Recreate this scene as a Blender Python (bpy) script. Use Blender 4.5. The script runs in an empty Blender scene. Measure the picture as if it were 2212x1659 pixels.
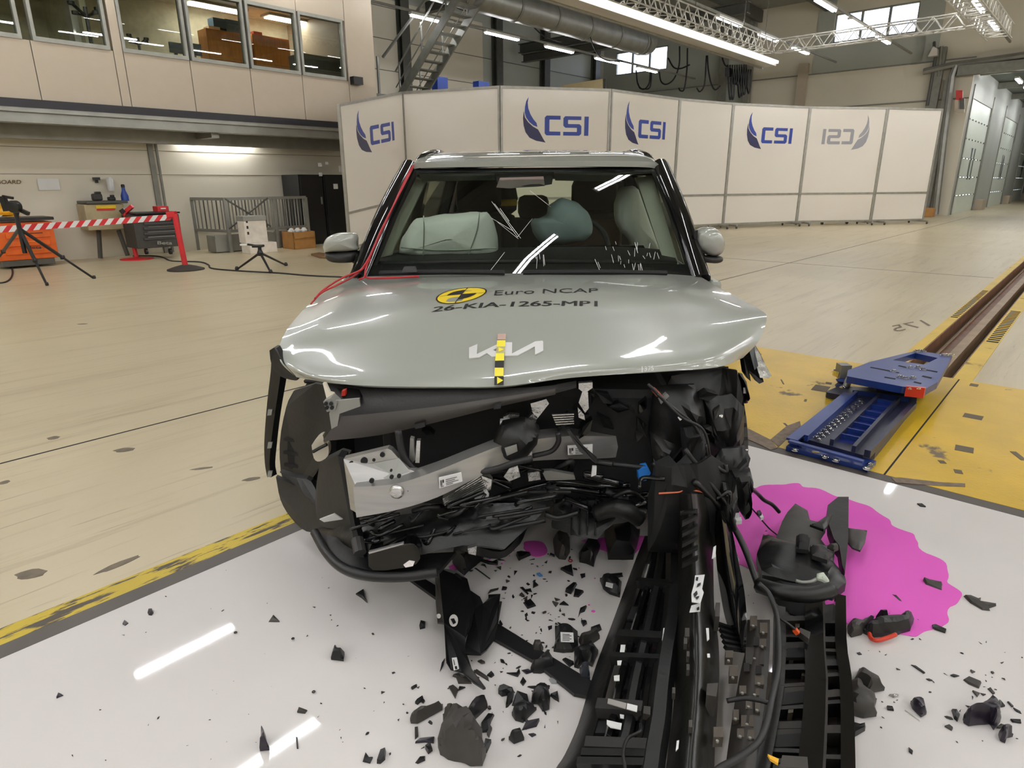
import bpy, bmesh, math, random
from mathutils import Vector as V, Matrix, noise
from mathutils.bvhtree import BVHTree
R = math.radians
random.seed(11)
scn = bpy.context.scene
col = scn.collection
# ---------------------------------------------------------------- camera
PITCH, ROLL, CAMH, FPX, CX, CY = R(17.4), R(0.3), 1.42, 1386.0, 1106.0, 829.5
r0, d0, f0 = V((1, 0, 0)), V((0, -math.sin(PITCH), -math.cos(PITCH))), V((0, math.cos(PITCH), -math.sin(PITCH)))
cr = math.cos(ROLL) * r0 + math.sin(ROLL) * d0
cd = -math.sin(ROLL) * r0 + math.cos(ROLL) * d0
cam = bpy.data.cameras.new('camera')
cam.sensor_width = 36.0
cam.lens = FPX / 2212 * 36
cam.clip_start = 0.02
cam.clip_end = 300
camo = bpy.data.objects.new('camera', cam)
col.objects.link(camo)
CAM = V((0, 0, CAMH))
m = Matrix.Identity(4)
for i in range(3):
    m[i][0], m[i][1], m[i][2], m[i][3] = cr[i], -cd[i], -f0[i], CAM[i]
camo.matrix_world = m
scn.camera = camo
# ---------------------------------------------------------------- world: bright overcast daylight outside the hall
w = bpy.data.worlds.new('overcast_daylight')
scn.world = w
w.use_nodes = True
bg = w.node_tree.nodes['Background']
bg.inputs[0].default_value = (0.86, 0.9, 1.0, 1)
bg.inputs[1].default_value = 4.0
scn.view_settings.view_transform = 'Standard'
scn.view_settings.look = 'None'
scn.view_settings.gamma = 1
scn.view_settings.use_curve_mapping = False
scn.view_settings.exposure = 0.0
LAMP = 74.0          # strength of the hall's fluorescent tubes
c_ = scn.cycles
c_.use_denoising = True
c_.max_bounces = 10
c_.diffuse_bounces = 4
c_.glossy_bounces = 4
c_.transmission_bounces = 6
c_.transparent_max_bounces = 16
c_.sample_clamp_indirect = 6
c_.caustics_reflective = False
c_.caustics_refractive = False

def at(u, v, z=0.0):
    "point of the real world at height z that the photograph shows at (u, v)"
    r = ray(u, v)
    return CAM + r * ((z - CAMH) / r.z)
def ray(u, v):
    return cr * ((u - CX) / FPX) + cd * ((v - CY) / FPX) + f0
def deep(u, v, D):
    "the same, at distance D in front of the camera"
    r = ray(u, v)
    return CAM + r * (D / r.y)
HA = R(48)           # the hall is turned: local x runs along the sled track, local y across it
HM = Matrix.Rotation(HA, 4, 'Z')
HI = HM.inverted()
def hall(t, n, z=0.0):
    return HM @ V((t, n, z))
def onT(u, v, T):
    r = ray(u, v); k = T / (HI @ r).x
    return CAM + r * k
def onN(u, v, N):
    r = ray(u, v); k = N / (HI @ r).y
    return CAM + r * k

# ---------------------------------------------------------------- materials
def lin(c):
    return tuple((x / 255 / 12.92) if x <= 10 else ((x / 255 + 0.055) / 1.055) ** 2.4 for x in c)
MATS = {}
def M(name, rgb, rough=0.5, metal=0.0, var=0.12, scale=6.0, bump=0.0, bscale=40.0, coat=0.0, stretch=(1, 1, 1), spec=0.5, alpha=1.0):
    if name in MATS: return MATS[name]
    m = bpy.data.materials.new(name); MATS[name] = m
    m.use_nodes = True
    nt = m.node_tree; N = nt.nodes; L = nt.links
    b = N['Principled BSDF']
    c = lin(rgb)
    tc = N.new('ShaderNodeTexCoord'); mp = N.new('ShaderNodeMapping')
    mp.inputs['Scale'].default_value = stretch
    L.new(tc.outputs['Object'], mp.inputs[0])
    nz = N.new('ShaderNodeTexNoise'); nz.inputs['Scale'].default_value = scale; nz.inputs['Detail'].default_value = 5
    L.new(mp.outputs[0], nz.inputs['Vector'])
    rp = N.new('ShaderNodeValToRGB')
    rp.color_ramp.elements[0].position = 0.3; rp.color_ramp.elements[1].position = 0.7
    rp.color_ramp.elements[0].color = tuple(max(0, x * (1 - var)) for x in c) + (1,)
    rp.color_ramp.elements[1].color = tuple(min(1, x * (1 + var)) for x in c) + (1,)
    L.new(nz.outputs['Fac'], rp.inputs[0]); L.new(rp.outputs[0], b.inputs['Base Color'])
    b.inputs['Roughness'].default_value = rough
    b.inputs['Metallic'].default_value = metal
    b.inputs['Specular IOR Level'].default_value = spec
    if coat:
        b.inputs['Coat Weight'].default_value = coat; b.inputs['Coat Roughness'].default_value = 0.03
    if alpha < 1: b.inputs['Alpha'].default_value = alpha
    if bump:
        n2 = N.new('ShaderNodeTexNoise'); n2.inputs['Scale'].default_value = bscale; n2.inputs['Detail'].default_value = 4
        L.new(mp.outputs[0], n2.inputs['Vector'])
        bp = N.new('ShaderNodeBump'); bp.inputs['Strength'].default_value = bump; bp.inputs['Distance'].default_value = 0.01
        L.new(n2.outputs['Fac'], bp.inputs['Height']); L.new(bp.outputs[0], b.inputs['Normal'])
    return m
def emit(name, rgb, s):
    if name in MATS: return MATS[name]
    m = bpy.data.materials.new(name); MATS[name] = m
    m.use_nodes = True
    nt = m.node_tree; nt.nodes.clear()
    e = nt.nodes.new('ShaderNodeEmission'); o = nt.nodes.new('ShaderNodeOutputMaterial')
    e.inputs[0].default_value = lin(rgb) + (1,); e.inputs[1].default_value = s
    nt.links.new(e.outputs[0], o.inputs[0])
    return m
def glass(name, tint, refl=1.0, rough=0.0, dens=0.0):
    "thin pane: tinted straight-through light plus a fresnel reflection"
    if name in MATS: return MATS[name]
    m = bpy.data.materials.new(name); MATS[name] = m
    m.use_nodes = True
    nt = m.node_tree; nt.nodes.clear(); N = nt.nodes; L = nt.links
    t = N.new('ShaderNodeBsdfTransparent'); t.inputs[0].default_value = tint + (1,)
    g = N.new('ShaderNodeBsdfGlossy'); g.inputs['Roughness'].default_value = rough
    fr = N.new('ShaderNodeFresnel'); fr.inputs[0].default_value = 1.5
    mu = N.new('ShaderNodeMath'); mu.operation = 'MULTIPLY'; mu.inputs[1].default_value = refl; mu.use_clamp = True
    mx = N.new('ShaderNodeMixShader'); o = N.new('ShaderNodeOutputMaterial')
    L.new(fr.outputs[0], mu.inputs[0]); L.new(mu.outputs[0], mx.inputs[0]); L.new(t.outputs[0], mx.inputs[1]); L.new(g.outputs[0], mx.inputs[2])
    last = mx
    if dens:
        df = N.new('ShaderNodeBsdfDiffuse'); df.inputs[0].default_value = (.8, .8, .8, 1)
        m2 = N.new('ShaderNodeMixShader'); m2.inputs[0].default_value = dens
        L.new(mx.outputs[0], m2.inputs[1]); L.new(df.outputs[0], m2.inputs[2]); last = m2
    L.new(last.outputs[0], o.inputs[0])
    return m

# ---------------------------------------------------------------- objects
class Obj:
    pass
ROOT = {}            # matrix of each thing's Empty
def name_of(n):
    return n
def tag(o, label=None, cat=None, group=None, kind=None):
    if label: o['label'] = label
    if cat: o['category'] = cat
    if group: o['group'] = group
    if kind: o['kind'] = kind
    return o
def thing(name, loc, rz=0.0, label=None, cat=None, group=None, kind=None):
    o = bpy.data.objects.new(name, None); col.objects.link(o)
    o.empty_display_size = 0.1
    o.location = loc; o.rotation_euler = (0, 0, rz)
    ROOT[o.name] = Matrix.Translation(V(loc)) @ Matrix.Rotation(rz, 4, 'Z')
    return tag(o, label, cat, group, kind)
class B:
    "collects geometry in world coordinates (or in a frame) and builds one mesh object"
    def __init__(self, frame=None):
        self.v = []; self.f = []; self.mi = []; self.mat = 0; self.F = frame
    def add(self, vs, fs):
        o = len(self.v)
        if self.F is not None: vs = [self.F @ V(p) for p in vs]
        self.v += [V(p) for p in vs]; self.f += [[i + o for i in f] for f in fs]; self.mi += [self.mat] * len(fs)
        return self
    def box(self, x0, x1, y0, y1, z0, z1, rot=None):
        vs = [V((x, y, z)) for z in (z0, z1) for y in (y0, y1) for x in (x0, x1)]
        if rot is not None:
            c = V(((x0 + x1) / 2, (y0 + y1) / 2, (z0 + z1) / 2)); vs = [c + rot @ (p - c) for p in vs]
        return self.add(vs, [(0, 2, 3, 1), (4, 5, 7, 6), (0, 1, 5, 4), (2, 6, 7, 3), (0, 4, 6, 2), (1, 3, 7, 5)])
    def cbox(self, x0, x1, y0, y1, z0, z1, c=0.01):
        "box with chamfered edges"
        vs, fs = [], []
        bm = bmesh.new(); bmesh.ops.create_cube(bm, size=1)
        for p in bm.verts: p.co = V(((x0 + x1) / 2 + p.co.x * (x1 - x0), (y0 + y1) / 2 + p.co.y * (y1 - y0), (z0 + z1) / 2 + p.co.z * (z1 - z0)))
        bmesh.ops.bevel(bm, geom=list(bm.edges), offset=c, segments=2, profile=0.5, affect='EDGES')
        bm.verts.index_update()
        vs = [p.co.copy() for p in bm.verts]; fs = [[q.index for q in f.verts] for f in bm.faces]
        bm.free()
        return self.add(vs, fs)
    def prism(self, pts, vec):
        "polygon pushed along vec"
        n = len(pts); a = [V(p) for p in pts]; vec = V(vec); b = [p + vec for p in a]
        return self.add(a + b, [list(range(n))[::-1], [n + i for i in range(n)]] + [[i, (i + 1) % n, n + (i + 1) % n, n + i] for i in range(n)])
    def bar(self, a, b, w, h=None, up=(0, 0, 1)):
        a, b = V(a), V(b); h = h or w
        d = (b - a).normalized(); u = V(up)
        if abs(d.dot(u)) > 0.98: u = V((1, 0, 0))
        s = d.cross(u).normalized() * (w / 2); u = s.cross(d).normalized() * (h / 2)
        return self.prism([a - s - u, a + s - u, a + s + u, a - s + u], b - a)
    def tube(self, pts, r, n=8, smooth=True, caps=True):
        pts = [V(p) for p in pts]
        if smooth and len(pts) > 2: pts = spline(pts, 6)
        k = len(pts); rs = r if isinstance(r, (list, tuple)) else None
        vs, fs = [], []
        up = None
        for i, p in enumerate(pts):
            d = (pts[min(i + 1, k - 1)] - pts[max(i - 1, 0)])
            d = d.normalized() if d.length > 1e-9 else V((0, 0, 1))
            if up is None:
                up = V((0, 0, 1)) if abs(d.z) < 0.9 else V((1, 0, 0))
            s = d.cross(up)
            s = s.normalized() if s.length > 1e-6 else V((1, 0, 0))
            up = s.cross(d).normalized()
            rr = r if rs is None else rs[0] + (rs[1] - rs[0]) * i / (k - 1)
            for j in range(n):
                a = 2 * math.pi * j / n
                vs.append(p + (s * math.cos(a) + up * math.sin(a)) * rr)
        for i in range(k - 1):
            for j in range(n):
                fs.append([i * n + j, i * n + (j + 1) % n, (i + 1) * n + (j + 1) % n, (i + 1) * n + j])
        if caps: fs += [list(range(n))[::-1], [(k - 1) * n + j for j in range(n)]]
        return self.add(vs, fs)
    def lathe(self, c, prof, n=20, axis='Z', M3=None):
        "prof: list of (radius, height)"
        vs, fs = [], []
        c = V(c)
        for (r, z) in prof:
            for j in range(n):
                a = 2 * math.pi * j / n
                p = V((r * math.cos(a), r * math.sin(a), z))
                if axis == 'X': p = V((p.z, p.x, p.y))
                if axis == 'Y': p = V((p.x, p.z, p.y))
                if M3 is not None: p = M3 @ p
                vs.append(c + p)
        for i in range(len(prof) - 1):
            for j in range(n):
                fs.append([i * n + j, i * n + (j + 1) % n, (i + 1) * n + (j + 1) % n, (i + 1) * n + j])
        fs += [list(range(n))[::-1], [(len(prof) - 1) * n + j for j in range(n)]]
        return self.add(vs, fs)
    def grid(self, rows, thick=0.0, sub=1, closed=False):
        "rows: list of lists of points; optionally refined with Catmull-Rom; thick: pushed along -normal"
        if sub > 1:
            rows = [spline([V(p) for p in r], sub) for r in rows]
            cols = [spline([r[j] for r in rows], sub) for j in range(len(rows[0]))]
            rows = [[cols[j][i] for j in range(len(cols))] for i in range(len(cols[0]))]
        else:
            rows = [[V(p) for p in r] for r in rows]
        nr, nc = len(rows), len(rows[0])
        vs = [p for r in rows for p in r]
        fs = [[i * nc + j, i * nc + j + 1, (i + 1) * nc + j + 1, (i + 1) * nc + j] for i in range(nr - 1) for j in range(nc - 1)]
        if thick:
            N = [V((0, 0, 0)) for _ in vs]
            for f in fs:
                n = (vs[f[1]] - vs[f[0]]).cross(vs[f[3]] - vs[f[0]])
                for i in f: N[i] += n
            o = len(vs)
            vs2 = [p - (n.normalized() if n.length > 1e-12 else V((0, 0, 1))) * thick for p, n in zip(vs, N)]
            fs2 = [[i + o for i in f[::-1]] for f in fs]
            rim = [j for j in range(nc)] + [i * nc + nc - 1 for i in range(1, nr)] + [(nr - 1) * nc + j for j in range(nc - 2, -1, -1)] + [i * nc for i in range(nr - 2, 0, -1)]
            fs3 = [[rim[(k + 1) % len(rim)], rim[k], rim[k] + o, rim[(k + 1) % len(rim)] + o] for k in range(len(rim))]
            vs, fs = vs + vs2, fs + fs2 + fs3
        return self.add(vs, fs)
    def crumple(self, pts, amp=.01, cuts=4, vec=(0, .02, 0), seed=0, dome=0.0, up=None):
        "outline filled with a finely creased sheet of some thickness; dome: swells along up"
        bm = bmesh.new()
        bm.faces.new([bm.verts.new(V(p)) for p in pts])
        nrm = V((0, 0, 0))
        P = [V(p) for p in pts]
        for i in range(len(P)): nrm += (P[i] - P[0]).cross(P[(i + 1) % len(P)] - P[0])
        nrm = V(up) if up is not None else nrm.normalized()
        bmesh.ops.triangulate(bm, faces=bm.faces[:], ngon_method='BEAUTY')
        bmesh.ops.subdivide_edges(bm, edges=bm.edges[:], cuts=cuts, use_grid_fill=True)
        bmesh.ops.triangulate(bm, faces=bm.faces[:])
        so = V((seed * 3.1, seed * 1.7, seed * .9))
        ds = {}
        for v in bm.verts:
            ds[v] = min(((v.co - (P[i - 1] + (P[i] - P[i - 1]) * max(0, min(1, (v.co - P[i - 1]).dot(P[i] - P[i - 1]) / max(1e-12, (P[i] - P[i - 1]).length_squared))))).length for i in range(len(P))))
        dm = max(ds.values()) or 1
        for v in bm.verts:
            q = v.co
            k = noise.noise(q * 9 + so) + .6 * abs(noise.noise(q * 19 + so)) + .35 * noise.noise(q * 45 + so)
            v.co = q + nrm * (amp * k * (.35 + .65 * min(1, 2 * ds[v] / dm)) + dome * math.sin(min(1, ds[v] / dm * 1.25) * 1.571) ** .7)
        bm.verts.index_update()
        vs = [v.co.copy() for v in bm.verts]; n = len(vs); vec = V(vec)
        fs = [[v.index for v in f.verts] for f in bm.faces]
        be = [(e.verts[0].index, e.verts[1].index) for e in bm.edges if e.is_boundary]
        bm.free()
        return self.add(vs + [p + vec for p in vs], fs + [[i + n for i in f[::-1]] for f in fs] + [[a, b, b + n, a + n] for a, b in be])
    def build(self, name, mat, parent=None, smooth=False, origin=None, fix=True, rz=0.0):
        me = bpy.data.meshes.new(name)
        o = bpy.data.objects.new(name, me); col.objects.link(o)
        vs = self.v
        if parent is not None:
            p = parent
            while p.name not in ROOT: p = p.parent
            inv = ROOT[p.name].inverted()
            vs = [inv @ q for q in vs]
            o.parent = parent
        else:
            if origin is None:
                xs = [q.x for q in vs]; ys = [q.y for q in vs]; zs = [q.z for q in vs]
                origin = V(((min(xs) + max(xs)) / 2, (min(ys) + max(ys)) / 2, min(zs)))
            Mx = Matrix.Translation(V(origin)) @ Matrix.Rotation(rz, 4, 'Z')
            inv = Mx.inverted()
            vs = [inv @ q for q in vs]
            o.location = origin; o.rotation_euler = (0, 0, rz)
            ROOT[o.name] = Mx
        me.from_pydata([tuple(q) for q in vs], [], self.f)
        mats = mat if isinstance(mat, (list, tuple)) else [mat]
        for q in mats: me.materials.append(q)
        if len(mats) > 1: me.polygons.foreach_set('material_index', self.mi)
        if fix:
            bm = bmesh.new(); bm.from_mesh(me); bmesh.ops.recalc_face_normals(bm, faces=bm.faces); bm.to_mesh(me); bm.free()
        if smooth:
            me.shade_smooth()
            if smooth is not True: me.set_sharp_from_angle(angle=R(smooth))
        me.update()
        return o
def spline(p, k):
    out = []
    n = len(p)
    for i in range(n - 1):
        a = p[i - 1] if i > 0 else 2 * p[0] - p[1]
        b, c = p[i], p[i + 1]
        d = p[i + 2] if i + 2 < n else 2 * p[-1] - p[-2]
        for j in range(k):
            t = j / k
            out.append(0.5 * ((2 * b) + (c - a) * t + (2 * a - 5 * b + 4 * c - d) * t * t + (3 * b - a - 3 * c + d) * t ** 3))
    out.append(p[-1].copy())
    return out
def clone(o, loc=None, rz=None, parent=None):
    c = o.copy(); col.objects.link(c)
    if parent is not None: c.parent = parent
    if loc is not None: c.location = loc
    if rz is not None: c.rotation_euler = (0, 0, rz)
    for ch in list(o.children): clone(ch, parent=c)
    return c
def text_geo(s, bold=0.0):
    "flat text as (verts, faces), baseline at y = 0, starting at x = 0, capitals one unit tall"
    cu = bpy.data.curves.new('lettering', 'FONT'); cu.body = s; cu.size = 1.0; cu.offset = bold; cu.resolution_u = 3
    o = bpy.data.objects.new('lettering', cu); col.objects.link(o)
    bpy.context.view_layer.update()
    me = bpy.data.meshes.new_from_object(o)
    vs = [v.co.copy() for v in me.vertices]; fs = [list(p.vertices) for p in me.polygons]
    bpy.data.objects.remove(o); bpy.data.curves.remove(cu); bpy.data.meshes.remove(me)
    x0 = min(v.x for v in vs); k = 1 / 0.69
    return [V(((v.x - x0) * k, v.y * k, 0)) for v in vs], fs
def quadmap(vs, A, Bp, C, D):
    "maps unit-ish text coordinates: x to A->B, y to A->D (bilinear; x scaled to its own extent)"
    w = max(v.x for v in vs)
    return [(A * (1 - v.x / w) + Bp * (v.x / w)) * (1 - v.y) + (D * (1 - v.x / w) + C * (v.x / w)) * v.y for v in vs]
# ================================================================ STRUCTURE
def worn(name, paint, under, thr, scale, rough, stretch=(1, 1, 1), soft=0.05, rough2=0.6, bump=0.15, var=0.1):
    "paint with worn-through patches that show the material under it"
    m = M(name, paint, rough, var=var, scale=3.0, bump=bump, bscale=60)
    nt = m.node_tree; N = nt.nodes; L = nt.links; b = N['Principled BSDF']
    tc = N.new('ShaderNodeTexCoord'); mp = N.new('ShaderNodeMapping'); mp.inputs['Scale'].default_value = stretch
    L.new(tc.outputs['Object'], mp.inputs[0])
    nz = N.new('ShaderNodeTexNoise'); nz.inputs['Scale'].default_value = scale; nz.inputs['Detail'].default_value = 8; nz.inputs['Roughness'].default_value = 0.62
    L.new(mp.outputs[0], nz.inputs['Vector'])
    mr = N.new('ShaderNodeMapRange'); mr.inputs[1].default_value = thr; mr.inputs[2].default_value = thr + soft
    L.new(nz.outputs['Fac'], mr.inputs[0])
    mx = N.new('ShaderNodeMix'); mx.data_type = 'RGBA'
    src = b.inputs['Base Color'].links[0].from_socket
    L.new(mr.outputs[0], mx.inputs[0]); L.new(src, mx.inputs[6]); mx.inputs[7].default_value = lin(under) + (1,)
    L.new(mx.outputs[2], b.inputs['Base Color'])
    m3 = N.new('ShaderNodeMix'); m3.data_type = 'FLOAT'
    L.new(mr.outputs[0], m3.inputs[0]); m3.inputs[2].default_value = rough; m3.inputs[3].default_value = rough2
    L.new(m3.outputs[0], b.inputs['Roughness'])
    return m
def concrete(name):
    m = M(name, (199, 185, 152), 0.33, var=0.08, scale=0.35, bump=0.1, bscale=25)
    nt = m.node_tree; N = nt.nodes; L = nt.links; b = N['Principled BSDF']
    tc = N.new('ShaderNodeTexCoord')
    src = b.inputs['Base Color'].links[0].from_socket
    for i, (st, rz, sc, lo, hi, c) in enumerate([((0.35, 5.0, 1), 0.35, 1.1, 0.53, 0.72, (164, 148, 116)), ((0.5, 9.0, 1), -0.15, 1.6, 0.58, 0.75, (152, 134, 104)), ((1, 1, 1), 0, 0.45, 0.5, 0.75, (182, 166, 132)), ((0.6, 12, 1), 0.8, 2.2, 0.62, 0.72, (132, 116, 96))]):
        mp = N.new('ShaderNodeMapping'); mp.inputs['Scale'].default_value = st; mp.inputs['Rotation'].default_value = (0, 0, rz); mp.inputs['Location'].default_value = (i * 7.3, i * 3.1, 0)
        L.new(tc.outputs['Object'], mp.inputs[0])
        nz = N.new('ShaderNodeTexNoise'); nz.inputs['Scale'].default_value = sc; nz.inputs['Detail'].default_value = 7; nz.inputs['Roughness'].default_value = 0.6; nz.inputs['Distortion'].default_value = 0.6
        L.new(mp.outputs[0], nz.inputs['Vector'])
        mr = N.new('ShaderNodeMapRange'); mr.inputs[1].default_value = lo; mr.inputs[2].default_value = hi; mr.inputs[4].default_value = 0.55
        L.new(nz.outputs['Fac'], mr.inputs[0])
        mx = N.new('ShaderNodeMix'); mx.data_type = 'RGBA'
        L.new(mr.outputs[0], mx.inputs[0]); L.new(src, mx.inputs[6]); mx.inputs[7].default_value = lin(c) + (1,)
        src = mx.outputs[2]
    L.new(src, b.inputs['Base Color'])
    return m
m_conc = concrete('floor_concrete')
m_white = M('white_gloss_floor', (226, 221, 217), 0.035, var=0.02, scale=2, spec=0.5)
m_yel = worn('yellow_floor_paint', (212, 174, 40), (118, 102, 84), 0.63, 3.2, 0.33)
m_stripe = worn('yellow_stripe_paint', (205, 178, 38), (80, 72, 62), 0.51, 4.5, 0.4, stretch=(1.0, 6, 1))
m_strip = M('dark_floor_strip', (84, 78, 72), 0.5)
m_dark = M('dark_gap', (22, 19, 17), 0.8)
m_rust = M('rusty_steel', (112, 76, 52), 0.5, var=0.35, scale=9)
m_rail = M('worn_rail_steel', (150, 124, 92), 0.38, 0.4, var=0.25, scale=5)
m_beige = M('beige_wall_paint', (218, 211, 193), 0.6, var=0.03, scale=0.6)
m_greyw = M('grey_wall_panels', (176, 180, 172), 0.55, var=0.05, scale=0.5)
m_ceil = M('grey_roof_sheet', (150, 150, 144), 0.7)
m_steel = M('galvanised_steel', (150, 150, 144), 0.42, 0.55, var=0.12, scale=3)
m_dsteel = M('dark_painted_steel', (84, 84, 78), 0.5, 0.1)
m_greyp = M('grey_painted_steel', (128, 128, 120), 0.5)
m_seam = M('seam_grey', (118, 108, 92), 0.7)
m_off = M('office_panel', (184, 171, 152), 0.5, var=0.02)
m_frame = M('window_frame_grey', (150, 150, 142), 0.45, 0.2)
m_glass = glass('office_glass', (0.9, 0.93, 0.88), 0.9)
m_wglass = glass('daylight_glass', (0.9, 0.94, 1.0), 0.5)

def S(name, mat, b, parent=None, smooth=False, kind='structure'):
    o = b.build(name, mat, parent, smooth, origin=None if parent else hall(0, 0, 0), rz=0 if parent else HA)
    if parent is None: o['kind'] = kind
    return o
# floor with the two slots of the sled track
fl = B(HM)
fl.box(-14, 74, 1.06, 23.2, -0.4, 0)
fl.box(-14, 5.5, -16, 1.06, -0.4, 0)
fl.box(5.5, 74, -16, 0.50, -0.4, 0)
fl.box(5.5, 74, 0.50, 1.06, -0.4, -0.16)
floor = S('floor', m_conc, fl)
ROOT[floor.name] = HM.copy()
def F(name, mat, b, kind=None):
    o = b.build(name, mat, floor)
    if kind: o['kind'] = kind
    return o
F('white_floor_sheet', m_white, B(HM).box(-14, 3.37, -16, 2.31, 0, 0.004))
F('dark_edge_strip', m_strip, B(HM).box(3.37, 3.45, -16, 2.38, 0, 0.005))
F('dark_edge_strip', m_strip, B(HM).box(-14, 3.37, 2.31, 2.385, 0, 0.005))
F('yellow_stripe', m_stripe, B(HM).box(-14, 5.6, 2.385, 2.49, 0, 0.003))
F('yellow_floor_plate', m_yel, B(HM).box(3.45, 5.63, 0.585, 2.38, 0, 0.006))
F('plate_gap', m_dark, B(HM).box(3.45, 5.63, .573, .587, 0, .0045))
F('yellow_floor_plate', m_yel, B(HM).box(3.45, 5.63, -6, 0.575, 0, 0.006))
F('yellow_floor_plate', m_yel, B(HM).box(3.45, 5.63, -14, -6.02, 0, 0.006))
F('track_border', worn('yellow_track_paint', (214, 180, 58), (120, 96, 62), 0.6, 2.0, 0.4), B(HM).box(5.64, 60, 0.975, 1.06, 0, 0.004))
F('track_border', MATS['yellow_track_paint'], B(HM).box(5.64, 60, 0.50, 0.62, -0.02, 0.004))
F('track_channel', m_rust, B(HM).box(5.64, 60, 0.965, 0.975, -0.16, 0.0).box(5.64, 60, 0.855, 0.865, -0.16, -0.02).box(5.64, 60, 0.62, 0.63, -0.16, 0.0))
F('track_ledge', m_rust, B(HM).box(5.64, 60, 0.78, 0.855, -0.16, -0.045))
F('track_rail', m_rail, B(HM).box(5.64, 60, 0.705, 0.78, -0.16, -0.004))
for k in range(22):
    t = 8.3 + k * 0.11
    F('grate_slot', m_dark, B(HM).box(t, t + 0.05, 0.985, 1.05, 0.0, 0.006))
for k in range(20):
    t = 7.2 + k * 0.1
    F('grate_slot', m_dark, B(HM).box(t, t + 0.045, 0.51, 0.6, 0.0, 0.006))
F('floor_seam', m_dark, B(HM).box(-14, 33, 4.14, 4.155, 0, 0.0012))
F('floor_seam', m_dark, B(HM).box(12.2, 12.215, 1.1, 14, 0, 0.0012))
m_patch = M('dark_patch', (96, 84, 66), 0.6)
for (u, v, a, bb, rz) in [(1773, 839, .15, .10, .1), (2102, 900, .09, .10, 0), (2083, 970, .09, .085, .1), (2104, 832, .07, .05, 0), (1905, 905, .03, .03, 0), (2070, 1019, .05, .035, .3), (2035, 998, .04, .03, .5), (1790, 828, .05, .04, .2), (2200, 985, .12, .03, .5), (1700, 920, .09, .014, .7), (1690, 825, .12, .01, .5), (1740, 865, .05, .016, .2)]:
    p = at(u, v, 0.006)
    F('floor_patch', m_patch, B(Matrix.Translation(p) @ HM @ Matrix.Rotation(rz, 4, 'Z')).box(-a / 2, a / 2, -bb / 2, bb / 2, 0, 0.0015))
m_tape = M('grey_tape', (120, 104, 88), 0.6, var=0.25, scale=30)
def strippoly(pts, z, dz=0.002, b=None):
    return (b or B()).prism([at(u, v, z) for u, v in pts], (0, 0, dz))
F('floor_tape', m_tape, strippoly([(1606, 928), (1616, 926), (1664, 950), (1680, 968), (1664, 972), (1640, 960), (1606, 945)], 0.006))
F('floor_tape', m_tape, strippoly([(1664, 950), (1700, 920), (1728, 910), (1730, 920), (1706, 942), (1682, 966)], 0.006))
F('floor_tape', m_tape, strippoly([(1925, 1032), (1945, 1032), (2030, 1042), (2085, 1045), (2085, 1052), (2030, 1050), (1935, 1043)], 0.006))
m_stain = M('oil_stain', (104, 92, 74), 0.5, var=0.3, scale=20)
for (u, v, a, bb, rz) in [(66, 1240, .05, .022, .1), (255, 1220, .075, .012, .9), (115, 946, .03, .018, .2), (543, 1035, .04, .012, .4), (268, 972, .05, .02, .2), (178, 700, .05, .015, .1), (10, 1042, .02, .015, 0), (436, 1012, .05, .008, .3)]:
    p = at(u, v, 0.0)
    F('floor_stain', m_stain, B(Matrix.Translation(p) @ Matrix.Rotation(rz, 4, 'Z')).prism([(a * math.cos(x / 14 * 6.283) * (1 + .2 * math.sin(x * 2.1)), bb * 1.6 * math.sin(x / 14 * 6.283), 0) for x in range(14)], (0, 0, .0012)))
m_mark = M('faded_black_paint', (112, 98, 80), 0.6)
tv, tf = text_geo('175')
qv = quadmap(tv, at(2011, 703, .002), at(1932, 717, .002), at(1925, 704, .002), at(1990, 691, .002))
F('floor_number', m_mark, B().add(qv, tf))
# ---- walls
def rects(b, axis, pos, th, spans):
    for (a0, a1, z0, z1) in spans:
        if axis == 't': b.box(pos, pos + th, a0, a1, z0, z1)
        else: b.box(a0, a1, pos, pos + th, z0, z1)
    return b
ZC = 9.2
wl = S('wall_left', m_beige, rects(B(HM), 'n', 15.2, 0.2, [(-14, 11.0, 0, 2.66)]))
S('wall_left_upper', m_beige, rects(B(HM), 'n', 17.7, 0.2, [(-14, 11.0, 2.66, ZC)]))
S('wall_left_ledge', m_beige, B(HM).box(-14, 11.0, 15.4, 17.7, 2.5, 2.66))
for z in (1.62, 2.1):
    S('wall_seam', m_seam, rects(B(HM), 'n', 15.195, 0.01, [(-14, 11, z, z + 0.01)]), wl)
S('wall_cover_strip', m_greyp, B(HM).box(5.52, 5.62, 15.14, 15.2, 0, 2.5).box(5.68, 5.72, 15.16, 15.2, 0, 2.5), wl)
S('wall_connection', m_greyw, B(HM).box(11.0, 11.2, 15.2, 23.2, 0, ZC))['kind'] = 'structure'
wf = S('wall_far_left', m_greyw, rects(B(HM), 'n', 23.0, 0.2, [(11, 33.7, 0, ZC)]))
S('wall_panel', m_beige, B(HM).box(11.2, 23.6, 22.96, 23.0, 0, 8.4), wf)
for z in (2.2, 3.4, 4.6, 5.8, 6.95, 8.1):
    S('wall_seam', m_dsteel, rects(B(HM), 'n', 22.95, 0.02, [(11, 33.5, z, z + 0.025)]), wf)
for t in (18.6, 24.2, 27.75, 32.2):
    b = B(HM).box(t, t + 0.42, 22.62, 22.66, 0, ZC).box(t, t + 0.42, 22.92, 22.96, 0, ZC).box(t + 0.19, t + 0.23, 22.66, 22.92, 0, ZC)
    S('wall_column', m_dsteel, b, wf)
W1, W2 = (18.97, 22.2, 7.15, 8.32), (7.42, 10.68, 7.32, 8.5)
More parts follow.
